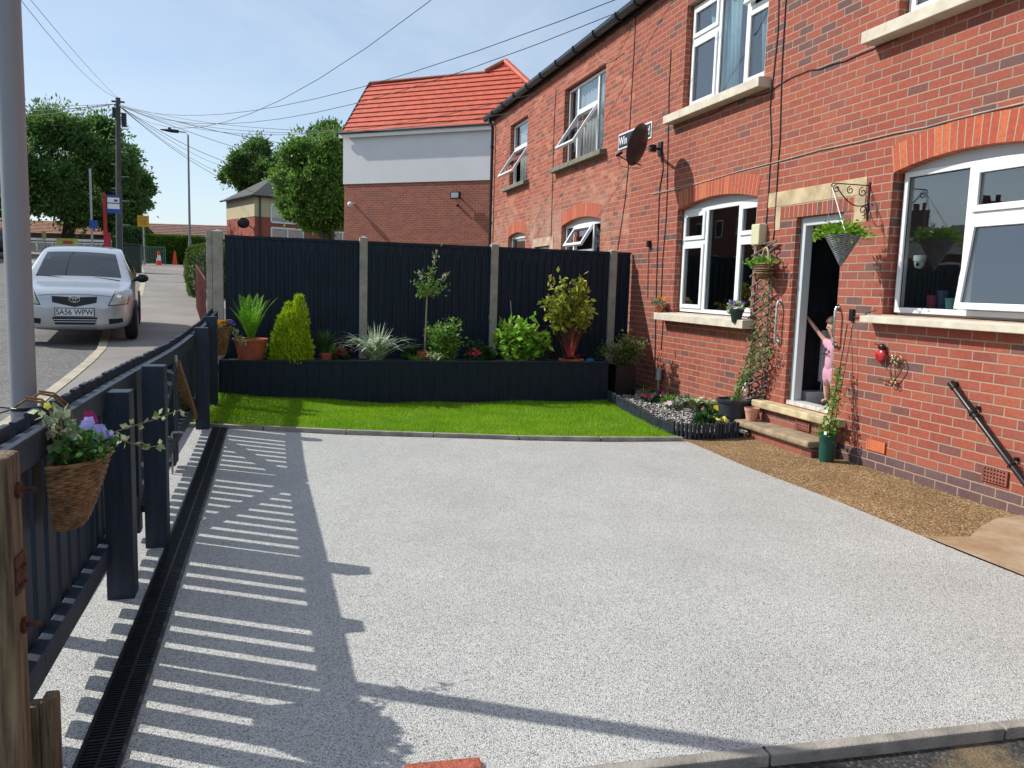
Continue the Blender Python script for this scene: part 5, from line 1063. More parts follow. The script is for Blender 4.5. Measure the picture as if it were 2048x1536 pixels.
# slanting pipe
P0=wallpt(1903,768,.05); P1=wallpt(2075,1000,.05); t=thing('waste_pipe','black plastic pipe slanting down the brick wall at the right edge','pipe',P1)
b=MB(); d=(P1-P0).normalized(); b.tube([P0+Vector((.08,0,0)),P0+Vector((.01,0,0)),P0+d*.02,P1],.0215,14); b.tube([P0-d*.012,P0+d*.045],.027,14); b.tube([P0+d*.27,P0+d*.34],.026,14); b.build('pipe_run',M_BLACK,t,smooth=True)
for k in (.30,.78): b=MB(); c=P0+d*k; b.tube([c+Vector((.03*math.cos(a),0,0))+Vector((0,-d.z,d.y))*(.03*math.sin(a)) for a in np.linspace(0,2*PI,14,endpoint=False)],.004,5,closed=True); b.box(4.975,4.999,c.y-.012,c.y+.012,c.z+.03,c.z+.055); b.build('clip',M_BLACK,t)
# meter box, socket, door bell
p0=wallpt(1517,450);p1=wallpt(1535,490); t=thing('meter_box','cream plastic box on the wall above the willow trellis','box',(4.95,p1.y,p1.z)); b=MB(); b.box(4.90,4.999,p1.y+.02,p0.y-.02,p1.z,p0.z); b.build('cover',mat('cream_plastic',(.60,.57,.38),.5,.05,5),t,bevel=.012)
b=MB(); b.tube([(4.985,p1.y+.10,p1.z),(4.985,p1.y+.10,p1.z-.12)],.009,6); b.build('conduit',M_BLACK,t)
p=wallpt(1301,488); b=MB(); b.box(4.95,4.999,p.y-.03,p.y+.03,p.z-.045,p.z+.045); b.tube([(4.985,p.y+.01,p.z-.04),(4.99,p.y+.015,p.z-.4),(4.99,p.y-.01,p.z-.75)],.005,5); tag(b.build('cable_joint',M_BLACK),'small black cable joint box left of the ground floor window','box')
p=wallpt(1702,630,.02); t=thing('door_bell','small black door bell unit on the brickwork right of the open door','door bell',p); b=MB(); b.box(4.975,4.999,p.y-.027,p.y+.027,p.z-.055,p.z+.055); b.build('housing',M_BLACK,t,bevel=.006); b=MB(); b.tube([(4.973,p.y,p.z-.015),(4.976,p.y,p.z-.015)],.012,12); b.tube([(4.973,p.y,p.z+.03),(4.976,p.y,p.z+.03)],.007,10); b.build('button',M_CHROME,t)
b=MB(); b.tube([(4.985,p.y-.02,p.z-.02),(4.985,p.y-.15,p.z-.01),(4.98,6.08,1.36),(4.96,5.95,1.385)],.005,5); b.build('lead',M_WIRE,t)
# grab rails
def rail(label,x0,y0,x1,y1,m,dd=.06,xw=5.0):
    a=onX(x0,y0,xw);c=onX(x1,y1,xw); t=thing('grab_rail',label,'grab rail',c); y=(a.y+c.y)/2; z0,z1=c.z,a.z; b=MB(); X=xw-dd
    b.tube([(xw,y+.03,z1),(X+.02,y+.01,z1),(X,y,z1-.04),(X,y,z1-.09),(X,y,z0+.09),(X,y,z0+.04),(X+.02,y+.01,z0),(xw,y+.03,z0)],.0125,10); b.build('bar',m,t,smooth=True)
    for z in (z0,z1): b=MB(); b.tube([(xw-.002,y+.03,z),(xw-.008,y+.03,z)],.03,12); b.build('flange',m,t)
rail('dark grey and white curved grab rail on the left side of the door',1562,603,1562,685,mat('grip_grey',(.16,.19,.20),.35,.4,30,col2=(.6,.62,.62)))
rail('thin chrome grab rail on the right side of the door',1681,615,1677,690,M_CHROME)
# cables on the wall
def wcable(name,label,pts,r=.006,m=None):
    b=MB(); q=[onX(x,y,HX-.008) for x,y in pts]; b.tube(q,r,5); return tag(b.build(name,m or M_WIRE),label,'cable','cables clipped to the house wall')
M_WCAB=mat('pale_cable',(.42,.36,.30),.6,.2,5)
wcable('wall_cable','pale cable with dark underside sloping gently above both ground floor arches',[(1305,388),(1360,377),(1420,360),(1480,342),(1560,322),(1640,300),(1720,283),(1790,266),(1850,255),(1900,241),(1960,226),(2060,203)],.006,M_WCAB)
wcable('wall_cable','dark kinked cable running between the two upstairs sills',[(1345,256),(1390,240),(1425,228),(1460,208),(1500,195),(1535,187),(1560,168),(1583,155),(1620,140),(1640,138),(1665,128),(1690,122),(1720,108),(1760,92),(1795,78)],.005)
wcable('wall_cable','dark cable hanging between upstairs window and meter box, left of the pair',[(1558,-20),(1556,60),(1549,130),(1544,175),(1540,215),(1543,290),(1540,330),(1536,400),(1532,448)],.006)
wcable('wall_cable','dark cable dropping across the stone lintel, right of the pair',[(1573,-20),(1568,60),(1564,130),(1562,200),(1560,280),(1556,330),(1552,400),(1549,455),(1546,480)],.006)
wcable('wall_cable','thin dark cable down the wall from the upstairs sill, just right of the dish',[(1342,100),(1338,180),(1337,250),(1335,320),(1334,390),(1332,440),(1325,520),(1322,600),(1326,640),(1322,700)],.006)
wcable('wall_cable','thin dark cable falling past the street name plate behind the dish',[(1272,20),(1267,120),(1262,200),(1258,280),(1256,340),(1250,400),(1235,500)],.006)
wcable('wall_cable','dark cable down from the dish bracket past the joint box to the bed',[(1324,300),(1326,340),(1320,372),(1318,400),(1316,470),(1313,560),(1311,640),(1310,700),(1309,755)],.0075)
wcable('wall_cable','slack cable looping below the eaves over the neighbour wall',[(1188,80),(1190,100),(1200,120),(1212,126),(1225,122),(1248,105)],.005,M_WCAB)
wcable('wall_cable','thin dark cable down the neighbour wall between its two upstairs windows',[(1112,180),(1108,250),(1106,330),(1104,400),(1102,480)],.006)
# satellite dish
br=wallpt(1322,298,0); t=thing('satellite_dish','black satellite dish on a wall arm, covering the middle of the street name plate','satellite dish',br)
dc=onX(1284,292,4.50); hb=Vector((HX-.03,br.y,br.z))
b=MB(); b.box(4.975,4.999,br.y-.05,br.y+.05,br.z-.09,br.z+.09); b.build('wall_bracket',M_BLACK,t)
b=MB(); b.tube([hb,Vector((4.85,br.y+.02,br.z)),dc+Vector((.10,-.06,0))],.018,8); b.box(4.84,4.92,br.y-.03,br.y+.05,br.z-.045,br.z+.045); b.build('arm',M_BLACK,t)
ax=Vector((-.64,.70,.30)).normalized(); q_=ax.to_track_quat('Z','Y').to_matrix().to_4x4(); b=MB(); b.xf=Matrix.Translation(dc)@q_
rr=np.linspace(0,1,7); b.lathe([(.0001+.27*r_,.07*r_*r_) for r_ in rr]+[(.273,.073)]+[(.27*r_+.0001,.07*r_*r_-.008) for r_ in rr[::-1]],(0,0,0),32)
for i,v in enumerate(b.v): pass
M_MESH=mat('dark_dish',(.035,.03,.032),.45,.2,10); b.build('reflector',M_MESH,t,smooth=True)
ln=dc+ax*.36-Vector((0,0,.20)); b=MB(); bt_=dc-Vector((0,0,.24)); b.tube([bt_,ln*.5+bt_*.5+Vector((0,0,-.02)),ln],.009,6); b.build('feed_arm',M_BLACK,t); b=MB(); b.tube([ln,ln+(dc-ln)*.18+Vector((0,0,.02))],.028,10); b.tube([ln,ln-(dc-ln)*.05],.02,8); b.build('receiver',M_BLACK,t)
b=MB(); b.tube([ln,ln+Vector((.05,-.02,-.14)),ln+Vector((.15,-.03,-.16)),bt_+Vector((0,0,-.04))],.004,5); b.build('lead',M_WIRE,t)
# street name plate
y0,y1=11.88,10.72; t=thing('street_sign','dark street name plate with white border half hidden behind the satellite dish','sign',(4.98,11.3,3.6)); zc_=3.72; hs=.115
b=MB(); b.box(4.985,4.999,y1,y0,zc_-hs,zc_+hs); b.build('border',M_WHITE,t); b=MB(); b.box(4.981,4.9845,y1+.022,y0-.022,zc_-hs+.022,zc_+hs-.022); b.build('plate',mat('plate_black',(.015,.018,.03),.4,.1),t)
rot=Matrix.Rotation(-PI/2,4,'Z')@Matrix.Rotation(PI/2,4,'X')
text_mesh('lettering','Win',.17,M_WHITE,t,(4.979,y0-.19,zc_-.005),rot,ext=.001,bold=.002); text_mesh('lettering','nd',.17,M_WHITE,t,(4.979,y1+.13,zc_-.005),rot,ext=.001,bold=.002)
# scroll bracket and hanging basket
def spiral(c,r0,r1,a0,turns,plane_y,n=26): return [Vector((c[0]+(r0+(r1-r0)*k/n)*math.cos(a0+turns*2*PI*k/n),plane_y,c[1]+(r0+(r1-r0)*k/n)*math.sin(a0+turns*2*PI*k/n))) for k in range(n+1)]
by=6.20; bz=2.47; t=thing('scroll_bracket','black wrought iron scroll bracket on the stone surround beside the door','bracket',(HX,by,bz)); b=MB()
b.bar((4.995,by,bz+.03),(4.995,by,bz-.30),.02,.008,up=(1,0,0)); b.build('back_bar',M_IRON,t); b=MB(); b.tube([(4.99,by,bz),(4.62,by,bz)],.005,6)
b.tube([(4.99,by,bz-.16)]+[Vector((4.99-.33*k/10,by,bz-.16+.13*(k/10)**1.6-.05*math.sin(PI*k/10))) for k in range(1,11)],.005,6)
for c,r_,a in (((4.66,bz-.045),.035,PI/2),((4.80,bz-.05),.035,PI/2),((4.93,bz-.06),.045,PI/2),((4.945,bz-.215),.045,-PI/2)): b.tube(spiral(c,r_,.010,a,1.3,by),.0045,6)
b.tube([(4.62,by,bz),(4.605,by,bz-.015),(4.615,by,bz-.035)],.005,6); b.build('scrolls',M_IRON,t,smooth=True)
hc=Vector((4.60,by+.0,2.06)); hc=onX(1686,470,4.62); hb_=thing('hanging_basket','grey cone-shaped hanging basket with bright green trailing leaves','hanging basket',hc)
b=MB(); tipz=onX(1682,532,4.62).z; R0=.145; b.lathe([(.002,tipz-hc.z)]+[(R0*k/12,(tipz-hc.z)*(1-k/12)) for k in range(1,12)]+[(R0,0),(R0*.95,-.005)],hc,28); b.build('cone',mat('grey_rattan_base',(.10,.11,.12),.6,.3,30),hb_,smooth=True)
b=MB()
for k in range(30):
    f=k/30; z=(tipz-hc.z)*(1-f); r_=R0*f+.003
    b.tube([hc+Vector((r_*math.cos(a),r_*math.sin(a),z+.004*math.sin(a*9+k*PI))) for a in np.linspace(0,2*PI,30,endpoint=False)],.0045,5,closed=True)
b.build('woven_bands',mat('grey_rattan',(.26,.28,.30),.45,.3,40),hb_,smooth=True)
b=MB()
for a in (0,2.1,4.2): b.tube([hc+Vector((R0*math.cos(a),R0*math.sin(a),0)),Vector((4.612,by,bz-.035))],.0028,4)
b.build('chains',M_STEEL,hb_)
M_LIME=leafmat('lime_leaves',(.22,.40,.03),.35,.45,.35,col2=(.16,.33,.02),scale=9)
p=rng.normal(size=(620,3))*np.array([.10,.10,.028]); p=p[np.hypot(p[:,0],p[:,1])<.25]; d=p.copy(); d[:,2]=.02
npmesh('foliage',leaves(np.array(tuple(hc))+p+np.array([0,0,.035])-np.array([0,0,.6])*(np.maximum(0,np.hypot(p[:,0],p[:,1])-.15)[:,None]),.045,.022,up=.25,dirs=unit(d)*.8),M_LIME,hb_)
# ladybird and wire heart ornaments
p=wallpt(1762,712,.03); t=thing('ladybird_ornament','red round ladybird wall ornament with black head beside the wire heart','wall ornament',p)
b=MB(); b.ball(p,.062,16,squash=(.55,1,1.0)); b.build('body',mat('ladybird_red',(.42,.012,.02),.25,.1,5,coat=.6),t,smooth=True); b=MB(); b.ball(p+Vector((0,.0,.078)),.036,12,squash=(.7,1.1,.8)); b.tube([p+Vector((0,.02,.09)),p+Vector((-.02,.07,.10))],.004,5); b.build('head',M_BLACK,t,smooth=True)
pc=wallpt(1788,735,.035); t=thing('wire_heart','bronze wire heart wall ornament with scrolls and a lower hoop','wall ornament',pc); M_BRZ=mat('bronze_wire',(.16,.12,.07),.4,.3,20,metal=.7); b=MB()
hpts=[]
for k in range(40):
    a=2*PI*k/40; hpts.append(pc+Vector((0,-.0085*16*math.sin(a)**3*.75,.0095*(13*math.cos(a)-5*math.cos(2*a)-2*math.cos(3*a)-math.cos(4*a))*.9)))
b.tube(hpts,.0055,6,closed=True); b.build('heart',M_BRZ,t,smooth=True); b=MB()
for (dy,dz,r_) in ((.03,.06,.028),(-.035,.055,.03),(0,.085,.02),(.0,.03,.022),(.02,-.135,.028),(-.03,-.14,.026),(-.005,-.11,.02)): b.tube([pc+Vector((-.004,dy+r_*math.cos(a)*(1-.6*a/9),dz+r_*math.sin(a)*(1-.6*a/9))) for a in np.linspace(0,9,22)],.004,5)
b.tube([pc+Vector((0,.03,-.125)),pc+Vector((-.01,.10,-.12)),pc+Vector((-.01,.16,-.118))],.006,5); b.tube([pc+Vector((0,.05,.05)),pc+Vector((0,.02,-.11))],.004,5); b.build('scrolls',M_BRZ,t,smooth=True)
# lantern by the bed
p=wallpt(1317,760,.06); t=thing('garden_light','small steel stake light in the bed by the house wall','light',(p.x,p.y,.06)); b=MB(); b.tube([(p.x,p.y,.06),(p.x,p.y,.30)],.012,8); b.build('stake',M_STEEL,t); b=MB(); b.tube([(p.x,p.y,.30),(p.x,p.y,.44)],.045,14); b.tube([(p.x,p.y,.44),(p.x,p.y,.455)],.052,14); b.build('lantern',M_STEEL,t,smooth=True)
# ================================================================== TRELLIS
M_WILL=mat('grey_willow',(.20,.155,.125),.85,.35,14,bump=.5,bscale=50); t=thing('willow_trellis','narrow expanding willow trellis of crossed grey sticks left of the door','trellis',(4.95,7.68,.35))
ya,yb,za,zb_=7.93,7.50,.34,2.0; n=15; dz=(zb_-za)/n
for s in (0,1):
    b=MB()
    for k in range(-1,n+1):
        z0=za+k*dz; z1=z0+dz*1.9; 
        y0,y1=(ya,yb) if s else (yb,ya); z0=max(z0,za); j=random.uniform(-.015,.015)
        b.tube([(4.965-.012*s+random.uniform(-.006,.006),y0+j,z0+j),(4.965-.012*s,(y0+y1)/2,(z0+min(z1,zb_+.05))/2+random.uniform(-.012,.012)),(4.965-.012*s+random.uniform(-.006,.006),y1-j,min(z1,zb_+.05))],[.0105,.009,.0085],6)
    b.build('slanting_sticks',M_WILL,t)
b=MB(); b.tube([(4.975,7.86,za),(4.975,7.88,zb_)],.011,6); b.tube([(4.975,7.58,za),(4.972,7.60,zb_)],.011,6); b.build('uprights',M_WILL,t)
# wall basket on trellis
c=onX(1530,528,4.86); t=thing('wall_basket','brown striped wicker basket with pale hoop handle hung on the trellis','wall basket',c)
M_WICK=mat('wicker',(.25,.15,.068),.7,.4,26,bump=.4,bscale=60); M_WICKD=mat('dark_wicker',(.12,.06,.03),.75,.3,26)
b=MB(); 
for k in range(9):
    f=k/8; r_=.12*math.cos(f*1.25); z=-.15*math.sin(f*1.35)
    b.tube([c+Vector((r_*.7*math.cos(a),r_*math.sin(a),z)) for a in np.linspace(0,2*PI,22,endpoint=False)],.0095,6,mi=k%2,closed=True)
b.build('bowl',[M_WICK,M_WICKD],t,smooth=True); b=MB(); b.tube([c+Vector((0,.065*math.cos(a),.17*math.sin(a))) for a in np.linspace(0,PI,14)],.009,6); b.build('handle',mat('pale_wicker',(.50,.38,.24),.7,.2),t,smooth=True)
p=rng.normal(size=(330,3))*np.array([.05,.11,.022]); p[:,1]+=np.abs(rng.normal(size=330))*.05; npmesh('foliage',leaves(np.array(tuple(c))+p+np.array([0,.03,.02]),.04,.022,up=.4),leafmat('fresh_leaves',(.15,.33,.03),.35,.45,.35,scale=9),t)
# ================================================================== PLANTS
Z0=.475
def pot(name,label,c,r,h,m,rim=.012,taper=.72,soil=True,group=None,square=False,band=True):
    t=thing(name,label,'plant pot' if name.endswith('pot') else 'planter',c,group); b=MB()
    if square: b.box(c[0]-r,c[0]+r,c[1]-r,c[1]+r,c[2],c[2]+h)
    else: b.lathe([(0,0),(r*taper,0),(r*.97,h-.03 if band else h),(r*1.04,h-.03),(r*1.06,h),(r*.96,h),(r*.92,h-.03)] if band else [(0,0),(r*taper,0),(r,h),(r*.96,h),(r*.92,h-.03)],c,28)
    b.build('body',m,t,smooth=not square)
    b=MB(); z=c[2]+h-.028
    if square: b.box(c[0]-r*.9,c[0]+r*.9,c[1]-r*.9,c[1]+r*.9,z,z+.03)
    else: b.lathe([(.001,z-c[2]),(r*.93,z-c[2])],c,20)
    b.build('soil',M_SOIL,t); return t
def plant(name,label,c,parts,cat='plant',group=None):
    t=thing(name,label,cat,c,group)
    for nm,V,m in parts:
        if nm.endswith('flowers') or nm in ('purple_flower','yellow_buds'):
            for k in range(0,len(V),5): npmesh({'yellow_buds':'bud'}.get(nm,'flower'),V[k:k+5],m,t)
            continue
        if isinstance(V,MB): V.build(nm,m,t,smooth=True)
        else: npmesh(nm,V,m,t)
    return t
def Vn(v): return np.array(tuple(v))
LM={}
def lm(k,c,**kw):
    if k not in LM: LM[k]=leafmat('leaf_'+k,c,**{'var':.35,'scale':12,**kw})
    return LM[k]
G_FERN=lm('fern',(.14,.36,.02),col2=(.24,.46,.03)); G_CON=lm('conifer',(.36,.52,.014),col2=(.56,.66,.03),trans=.25); G_DK=lm('dark_green',(.03,.09,.02),col2=(.05,.13,.03))
G_MID=lm('mid_green',(.13,.27,.035),col2=(.21,.37,.06)); G_GLOSS=lm('glossy_green',(.18,.38,.03),rough=.5,col2=(.28,.46,.05)); G_GOLD=lm('golden',(.56,.54,.04),col2=(.13,.18,.03))
G_SILV=lm('silver_stripe',(.74,.80,.66),col2=(.25,.38,.18),scale=25,var=.3); G_RED=lm('cordyline_red',(.42,.04,.045),col2=(.60,.10,.08)); G_CREAM=lm('cream_edge',(.68,.70,.45),col2=(.13,.26,.06),scale=30,var=.3)
G_GREY=lm('grey_green',(.16,.24,.16),col2=(.25,.33,.22)); G_OLIVE=lm('olive',(.10,.14,.04),col2=(.20,.23,.07))
def flowermat(k,c): return mat('petal_'+k,c,.6,.12,30,trans=.2,island=.15)
def flowers(cs,r,m,n=5,face=None):
    """each flower = n rounded petals ; returns (k,4,3)"""
    out=[]
    for c in cs:
        nrm=unit((np.array(face if face is not None else (-.2,-.7,.6))+rng.normal(size=3)*.3)); a=unit(np.cross(nrm,[0,0,1.])); b_=np.cross(nrm,a); rr=r*rng.uniform(.8,1.2)
        for k in range(n):
            t=2*PI*k/n+.3; d=a*math.cos(t)+b_*math.sin(t); s=np.cross(nrm,d)
            c_=np.array(c); out.append([c_,c_+d*rr*.6+s*rr*.5+nrm*rr*.15,c_+d*rr*1.0+nrm*rr*.1,c_+d*rr*.6-s*rr*.5+nrm*rr*.15])
    return np.array(out)
def cloud(c,sp,n,L_,W_,m=None,up=.3,shell=.5,flat=1):
    p=rng.normal(size=(n,3)); p=unit(p)*rng.uniform(shell,1,(n,1)); d=p.copy(); p=p*np.array(sp); return leaves(Vn(c)+p,L_,W_,up=up,dirs=d*.8)
def twig(pts,r): b=MB(); b.tube(pts,r,6); return b
# 1 fern
c=onY(502,700,10.40); c.z=Z0; t=pot('terracotta_pot','large terracotta pot holding the fern at the left end of the raised planter',tuple(c),.195,.30,M_TERRA)
top=Vector((c.x,c.y,c.z+.29)); fr=[]; st=MB()
for k in range(24):
    a=2*PI*k/24+random.uniform(-.25,.25); h=random.uniform(.34,.60); s=random.uniform(.10,.34); dv=Vector((math.cos(a),math.sin(a)*.6,0)); pts=[]
    for j in range(9): q=j/8; pts.append(top+dv*(.03+s*q**1.2)+Vector((0,0,h*(q*1.35-.42*q*q))))
    st.tube(pts,[.004*(1-.8*j/8) for j in range(9)],4)
    sd=Vector((-dv.y,dv.x,0)).normalized()
    for j in range(17):
        q=.12+.86*j/16; i=int(q*8); p=pts[i].lerp(pts[min(i+1,8)],q*8-i); tang=(pts[min(i+1,8)]-pts[i]).normalized() if i<8 else (pts[8]-pts[7]).normalized(); l=.075*math.sin(PI*min(1,q*.85+.12))
        for sg in (-1,1):
            d=(sd*sg+tang*.45).normalized(); w_=tang*.0085; fr.append([tuple(p),tuple(p+d*l*.45+w_),tuple(p+d*l),tuple(p+d*l*.45-w_)])
plant('fern','tall bright green fern with upright feathery fronds in the large terracotta pot',tuple(top),[('stems',st,G_FERN),('fronds',np.array(fr),G_FERN)])
# 2 conifer
c=onY(583,715,10.40); c.z=Z0; LV=[]
for (dx,dy,rr_,hh_,nn_) in ((0,0,.20,.66,4600),(.09,-.02,.12,.82,2200),(-.11,-.03,.12,.50,1600),(.14,-.06,.10,.40,1200),(-.03,.02,.10,.72,1300),(-.16,-.05,.08,.30,800),(.02,-.12,.13,.42,1400)):
    z=rng.uniform(0,1,nn_); a=rng.uniform(0,2*PI,nn_); rad=rr_*np.sqrt(np.clip(1-z**2.2,0,1))*(1+.16*np.sin(a*4+z*9+dx*30))*rng.uniform(.6,1.12,nn_)
    P=np.stack([c.x+dx+rad*np.cos(a),c.y+dy+rad*np.sin(a),c.z+z*hh_],1); d=np.stack([np.cos(a)*.55,np.sin(a)*.55,np.ones(nn_)],1); LV.append(leaves(P,.055,.014,dirs=d*1.1,up=0))
b=MB(); b.tube([c,c+Vector((0,0,.7))],[.03,.008],7); plant('conifer','dense golden-green dwarf conifer with a rounded lumpy outline, left part of the raised planter',tuple(c),[('trunk',b,M_BARK),('foliage',np.concatenate(LV),G_CON)],cat='shrub')
# 3 grass clump
c=onY(652,718,10.45); c.z=Z0; pot('terracotta_pot','small terracotta pot of fine dark grass right of the conifer',tuple(c),.075,.13,M_TERRA); plant('grass_clump','fine dark green upright grass in a small pot between conifer and silvery plant',(c.x,c.y,c.z+.12),[('blades',blades((c.x-.03,c.y,c.z+.11),.36,.008,.20,5,.7,120,.05),G_DK)])
# 4 silver spider plant
c=onY(752,716,10.38); c.z=Z0; plant('striped_grass','large arching silver-striped strap-leaved plant in front of the second concrete post',tuple(c),[('leaves',blades(tuple(c),.44,.044,.56,8,1.1,120,.06),G_SILV),('upright_leaves',blades(tuple(c),.54,.022,.18,6,.25,34,.05),G_SILV)])
c=onY(850,718,10.35); c.z=Z0; plant('grass_clump','low dark green grass clump at the right foot of the silver-striped plant',(c.x-.13,c.y,c.z),[('blades',blades((c.x-.13,c.y,c.z),.16,.007,.26,5,1,90,.05),G_MID)])
# 5 red flowers
M_PRED=flowermat('dark_red',(.36,.012,.05)); M_PMAG=flowermat('magenta',(.42,.02,.13)); M_PYEL=flowermat('yellow',(.80,.62,.02)); M_PORA=flowermat('orange',(.80,.30,.01)); M_PVIO=flowermat('violet',(.10,.03,.34)); M_PLIL=flowermat('lilac_blue',(.34,.34,.74)); M_PWHI=flowermat('white_pink',(.75,.60,.62)); M_PCRI=flowermat('crimson',(.28,.015,.12))
def redpot(label,px,Y,n=9,sp=(.09,.06,.05),m=None,lab2='leafy'):
    c=onY(px,718,Y); c.z=Z0; m=m or M_PRED
    cs=[Vn(c)+np.array([rng.normal()*sp[0]*.5,rng.normal()*.03,.10+abs(rng.normal())*sp[2]]) for _ in range(n)]
    plant('flowering_plant',label,tuple(c),[('foliage',cloud((c.x,c.y,c.z+.05),(.09,.07,.06),90,.05,.03),G_DK),('flowers',flowers(cs,.026,m),m)])
redpot('low dark red flowering plant between the fine grass and the silver-striped plant',683,10.5)
# 6 standard tree
c=onY(849,718,10.44); c.z=Z0; pot('terracotta_pot','terracotta pot at the foot of the thin standard tree',(c.x,c.y,c.z),.10,.15,M_TERRA); tz=onY(853,592,10.44).z
b=MB(); b.tube([c+Vector((0,0,.12)),(c.x+.01,c.y,(c.z+tz)/2),(c.x+.02,c.y,tz)],[.014,.012,.010],7); top=Vector((c.x+.02,c.y,tz)); P_=[]; Pk=[]
for (px,py_,k) in [(872,505,1),(860,540,0),(838,545,1),(893,550,1),(828,560,0),(880,575,0),(845,570,0),(862,560,0),(895,575,0),(838,585,0)]:
    e=onY(px,py_,10.44+random.uniform(-.12,.12)); b.tube([top,top.lerp(e,.5)+Vector((0,0,.02)),e],[.006,.004,.002],5)
    for j in range(26):
        f=random.uniform(.25,1.02); p=top.lerp(e,f); P_.append(tuple(p+Vector((random.gauss(0,.03),random.gauss(0,.03),random.gauss(0,.03)))))
    if k:
        for j in range(14): p=top.lerp(e,random.uniform(.72,1.0)); Pk.append(tuple(p+Vector((random.gauss(0,.01),random.gauss(0,.01),random.gauss(0,.012)))))
plant('standard_tree','thin standard tree with small green crown and pale pink tips against the middle fence panel',(c.x,c.y,c.z+.13),[('trunk',b,mat('pale_stem',(.22,.20,.10),.8,.2)),('foliage',leaves(np.array(P_),.06,.018,up=.5),G_MID),*[('pink_tip',leaves(np.array(Pk[i:i+14]),.05,.018,up=.8),lm('pink_tip',(.62,.50,.42),col2=(.55,.6,.4))) for i in (0,14,28)]],cat='tree')
# 7 shrub with reddish stems
def shrub(label,px0,px1,ptop,Y,nst,nl,L_,W_,m,name='shrub',zb=Z0,stemm=None,depth=.18,low=.1,per=.05,wilt=0,cat='shrub'):
    a=onY(px0,ptop,Y);e=onY(px1,ptop,Y); cx=(a.x+e.x)/2; rx=(e.x-a.x)/2; b=MB(); P_=[]; H_=a.z-zb
    for k in range(nst):
        t=Vector((cx+random.uniform(-1,1)*rx*.92,Y+random.uniform(-1,1)*depth,0)); u=abs(t.x-cx)/max(rx,.01); t.z=zb+H_*random.uniform(.5,1.0)*(1-.25*u); o=Vector((cx+(t.x-cx)*.25,Y,zb)); m1=o.lerp(t,.5)+Vector((random.gauss(0,.03),0,.03)); b.tube([o,m1,t],[.006,.004,.002],5)
        for j in range(nl//nst):
            f=random.uniform(low,1.03); p=o.lerp(m1,f*2) if f<.5 else m1.lerp(t,f*2-1); P_.append(tuple(p+Vector((random.gauss(0,per),random.gauss(0,per),random.gauss(0,per*.8)))))
    return plant(name,label,(cx,Y,zb),[('stems',b,stemm or mat('brown_stem',(.12,.07,.04),.8,.2)),('foliage',leaves(np.array(P_),L_,W_,up=.15),m)],cat=cat)
shrub('light green twiggy shrub just right of the standard tree stem',846,925,622,10.42,22,1900,.052,.028,G_MID,per=.04)
# 8 hosta-like
def rosette(label,c,n,L_,W_,m,name='variegated_plant',up=.7,seg=5):
    return plant(name,label,tuple(c),[('leaves',blades(tuple(c),L_*.75,W_,L_*.85,seg,.9,n,.03),m)])
c=onY(868,719,10.27); c.z=Z0; rosette('small cream and green striped rosette at the planter front below the twiggy shrub',c,16,.27,.055,G_CREAM)
redpot('red flowering plant between the twiggy shrub and the third concrete post',955,10.35,12,(.11,.05,.05),M_PRED); 
c=onY(945,690,10.7); shrub('small dark green plant behind the red flowers near the third post',925,975,670,10.7,8,200,.05,.03,G_DK)
# 10 glossy shrub
shrub('broad bright green glossy-leaved shrub in front of the third concrete post',985,1110,632,10.40,30,760,.125,.052,G_GLOSS,per=.05,low=.15)
b=MB(); p=onY(1021,602,10.75); b.tube([(p.x+.09,p.y,Z0),tuple(p)],.005,5); tag(b.build('garden_cane',mat('pale_cane',(.5,.42,.36),.6,.1)),'thin pale cane sticking out above the glossy green shrub','cane')
# 11 golden shrub
a=onY(1085,600,10.45);e=onY(1190,600,10.45); ztp=onY(1130,538,10.45).z; b=MB(); P_=[]; cx=onY(1140,720,10.45).x
for k in range(30):
    th=random.uniform(0,2*PI); ph=random.uniform(-.35,1); t=Vector(((a.x+e.x)/2+math.cos(th)*(e.x-a.x)*.56*random.uniform(.3,1),10.45+math.sin(th)*.17,Z0+.33+(ztp-Z0-.33)*(.5+.5*ph*random.uniform(.4,1)))); o=Vector((cx+random.uniform(-.05,.05),10.45,Z0)); m1=o.lerp(t,.55)*1.0; m1.x=o.x+(t.x-o.x)*.4
    b.tube([o,m1,t],[.007,.005,.002],5)
    for j in range(46): f=random.uniform(.25,1.03); p=m1.lerp(t,f); P_.append(tuple(p+Vector((random.gauss(0,.03),random.gauss(0,.03),random.gauss(0,.03)))))
P_=np.array(P_); k=rng.uniform(size=len(P_))<.62
plant('tall_shrub','tall open shrub with yellow and bronze leaves on bare stems near the last concrete post',(cx,10.45,Z0),[('stems',b,mat('brown_stem',(0,0,0))),('golden_leaves',leaves(P_[k],.088,.046,up=.1),G_GOLD),('green_leaves',leaves(P_[~k],.055,.027,up=.1),G_OLIVE)],cat='shrub')
shrub('sparse dark shrub low behind the tall golden one',1075,1112,640,10.8,8,90,.06,.035,G_DK)
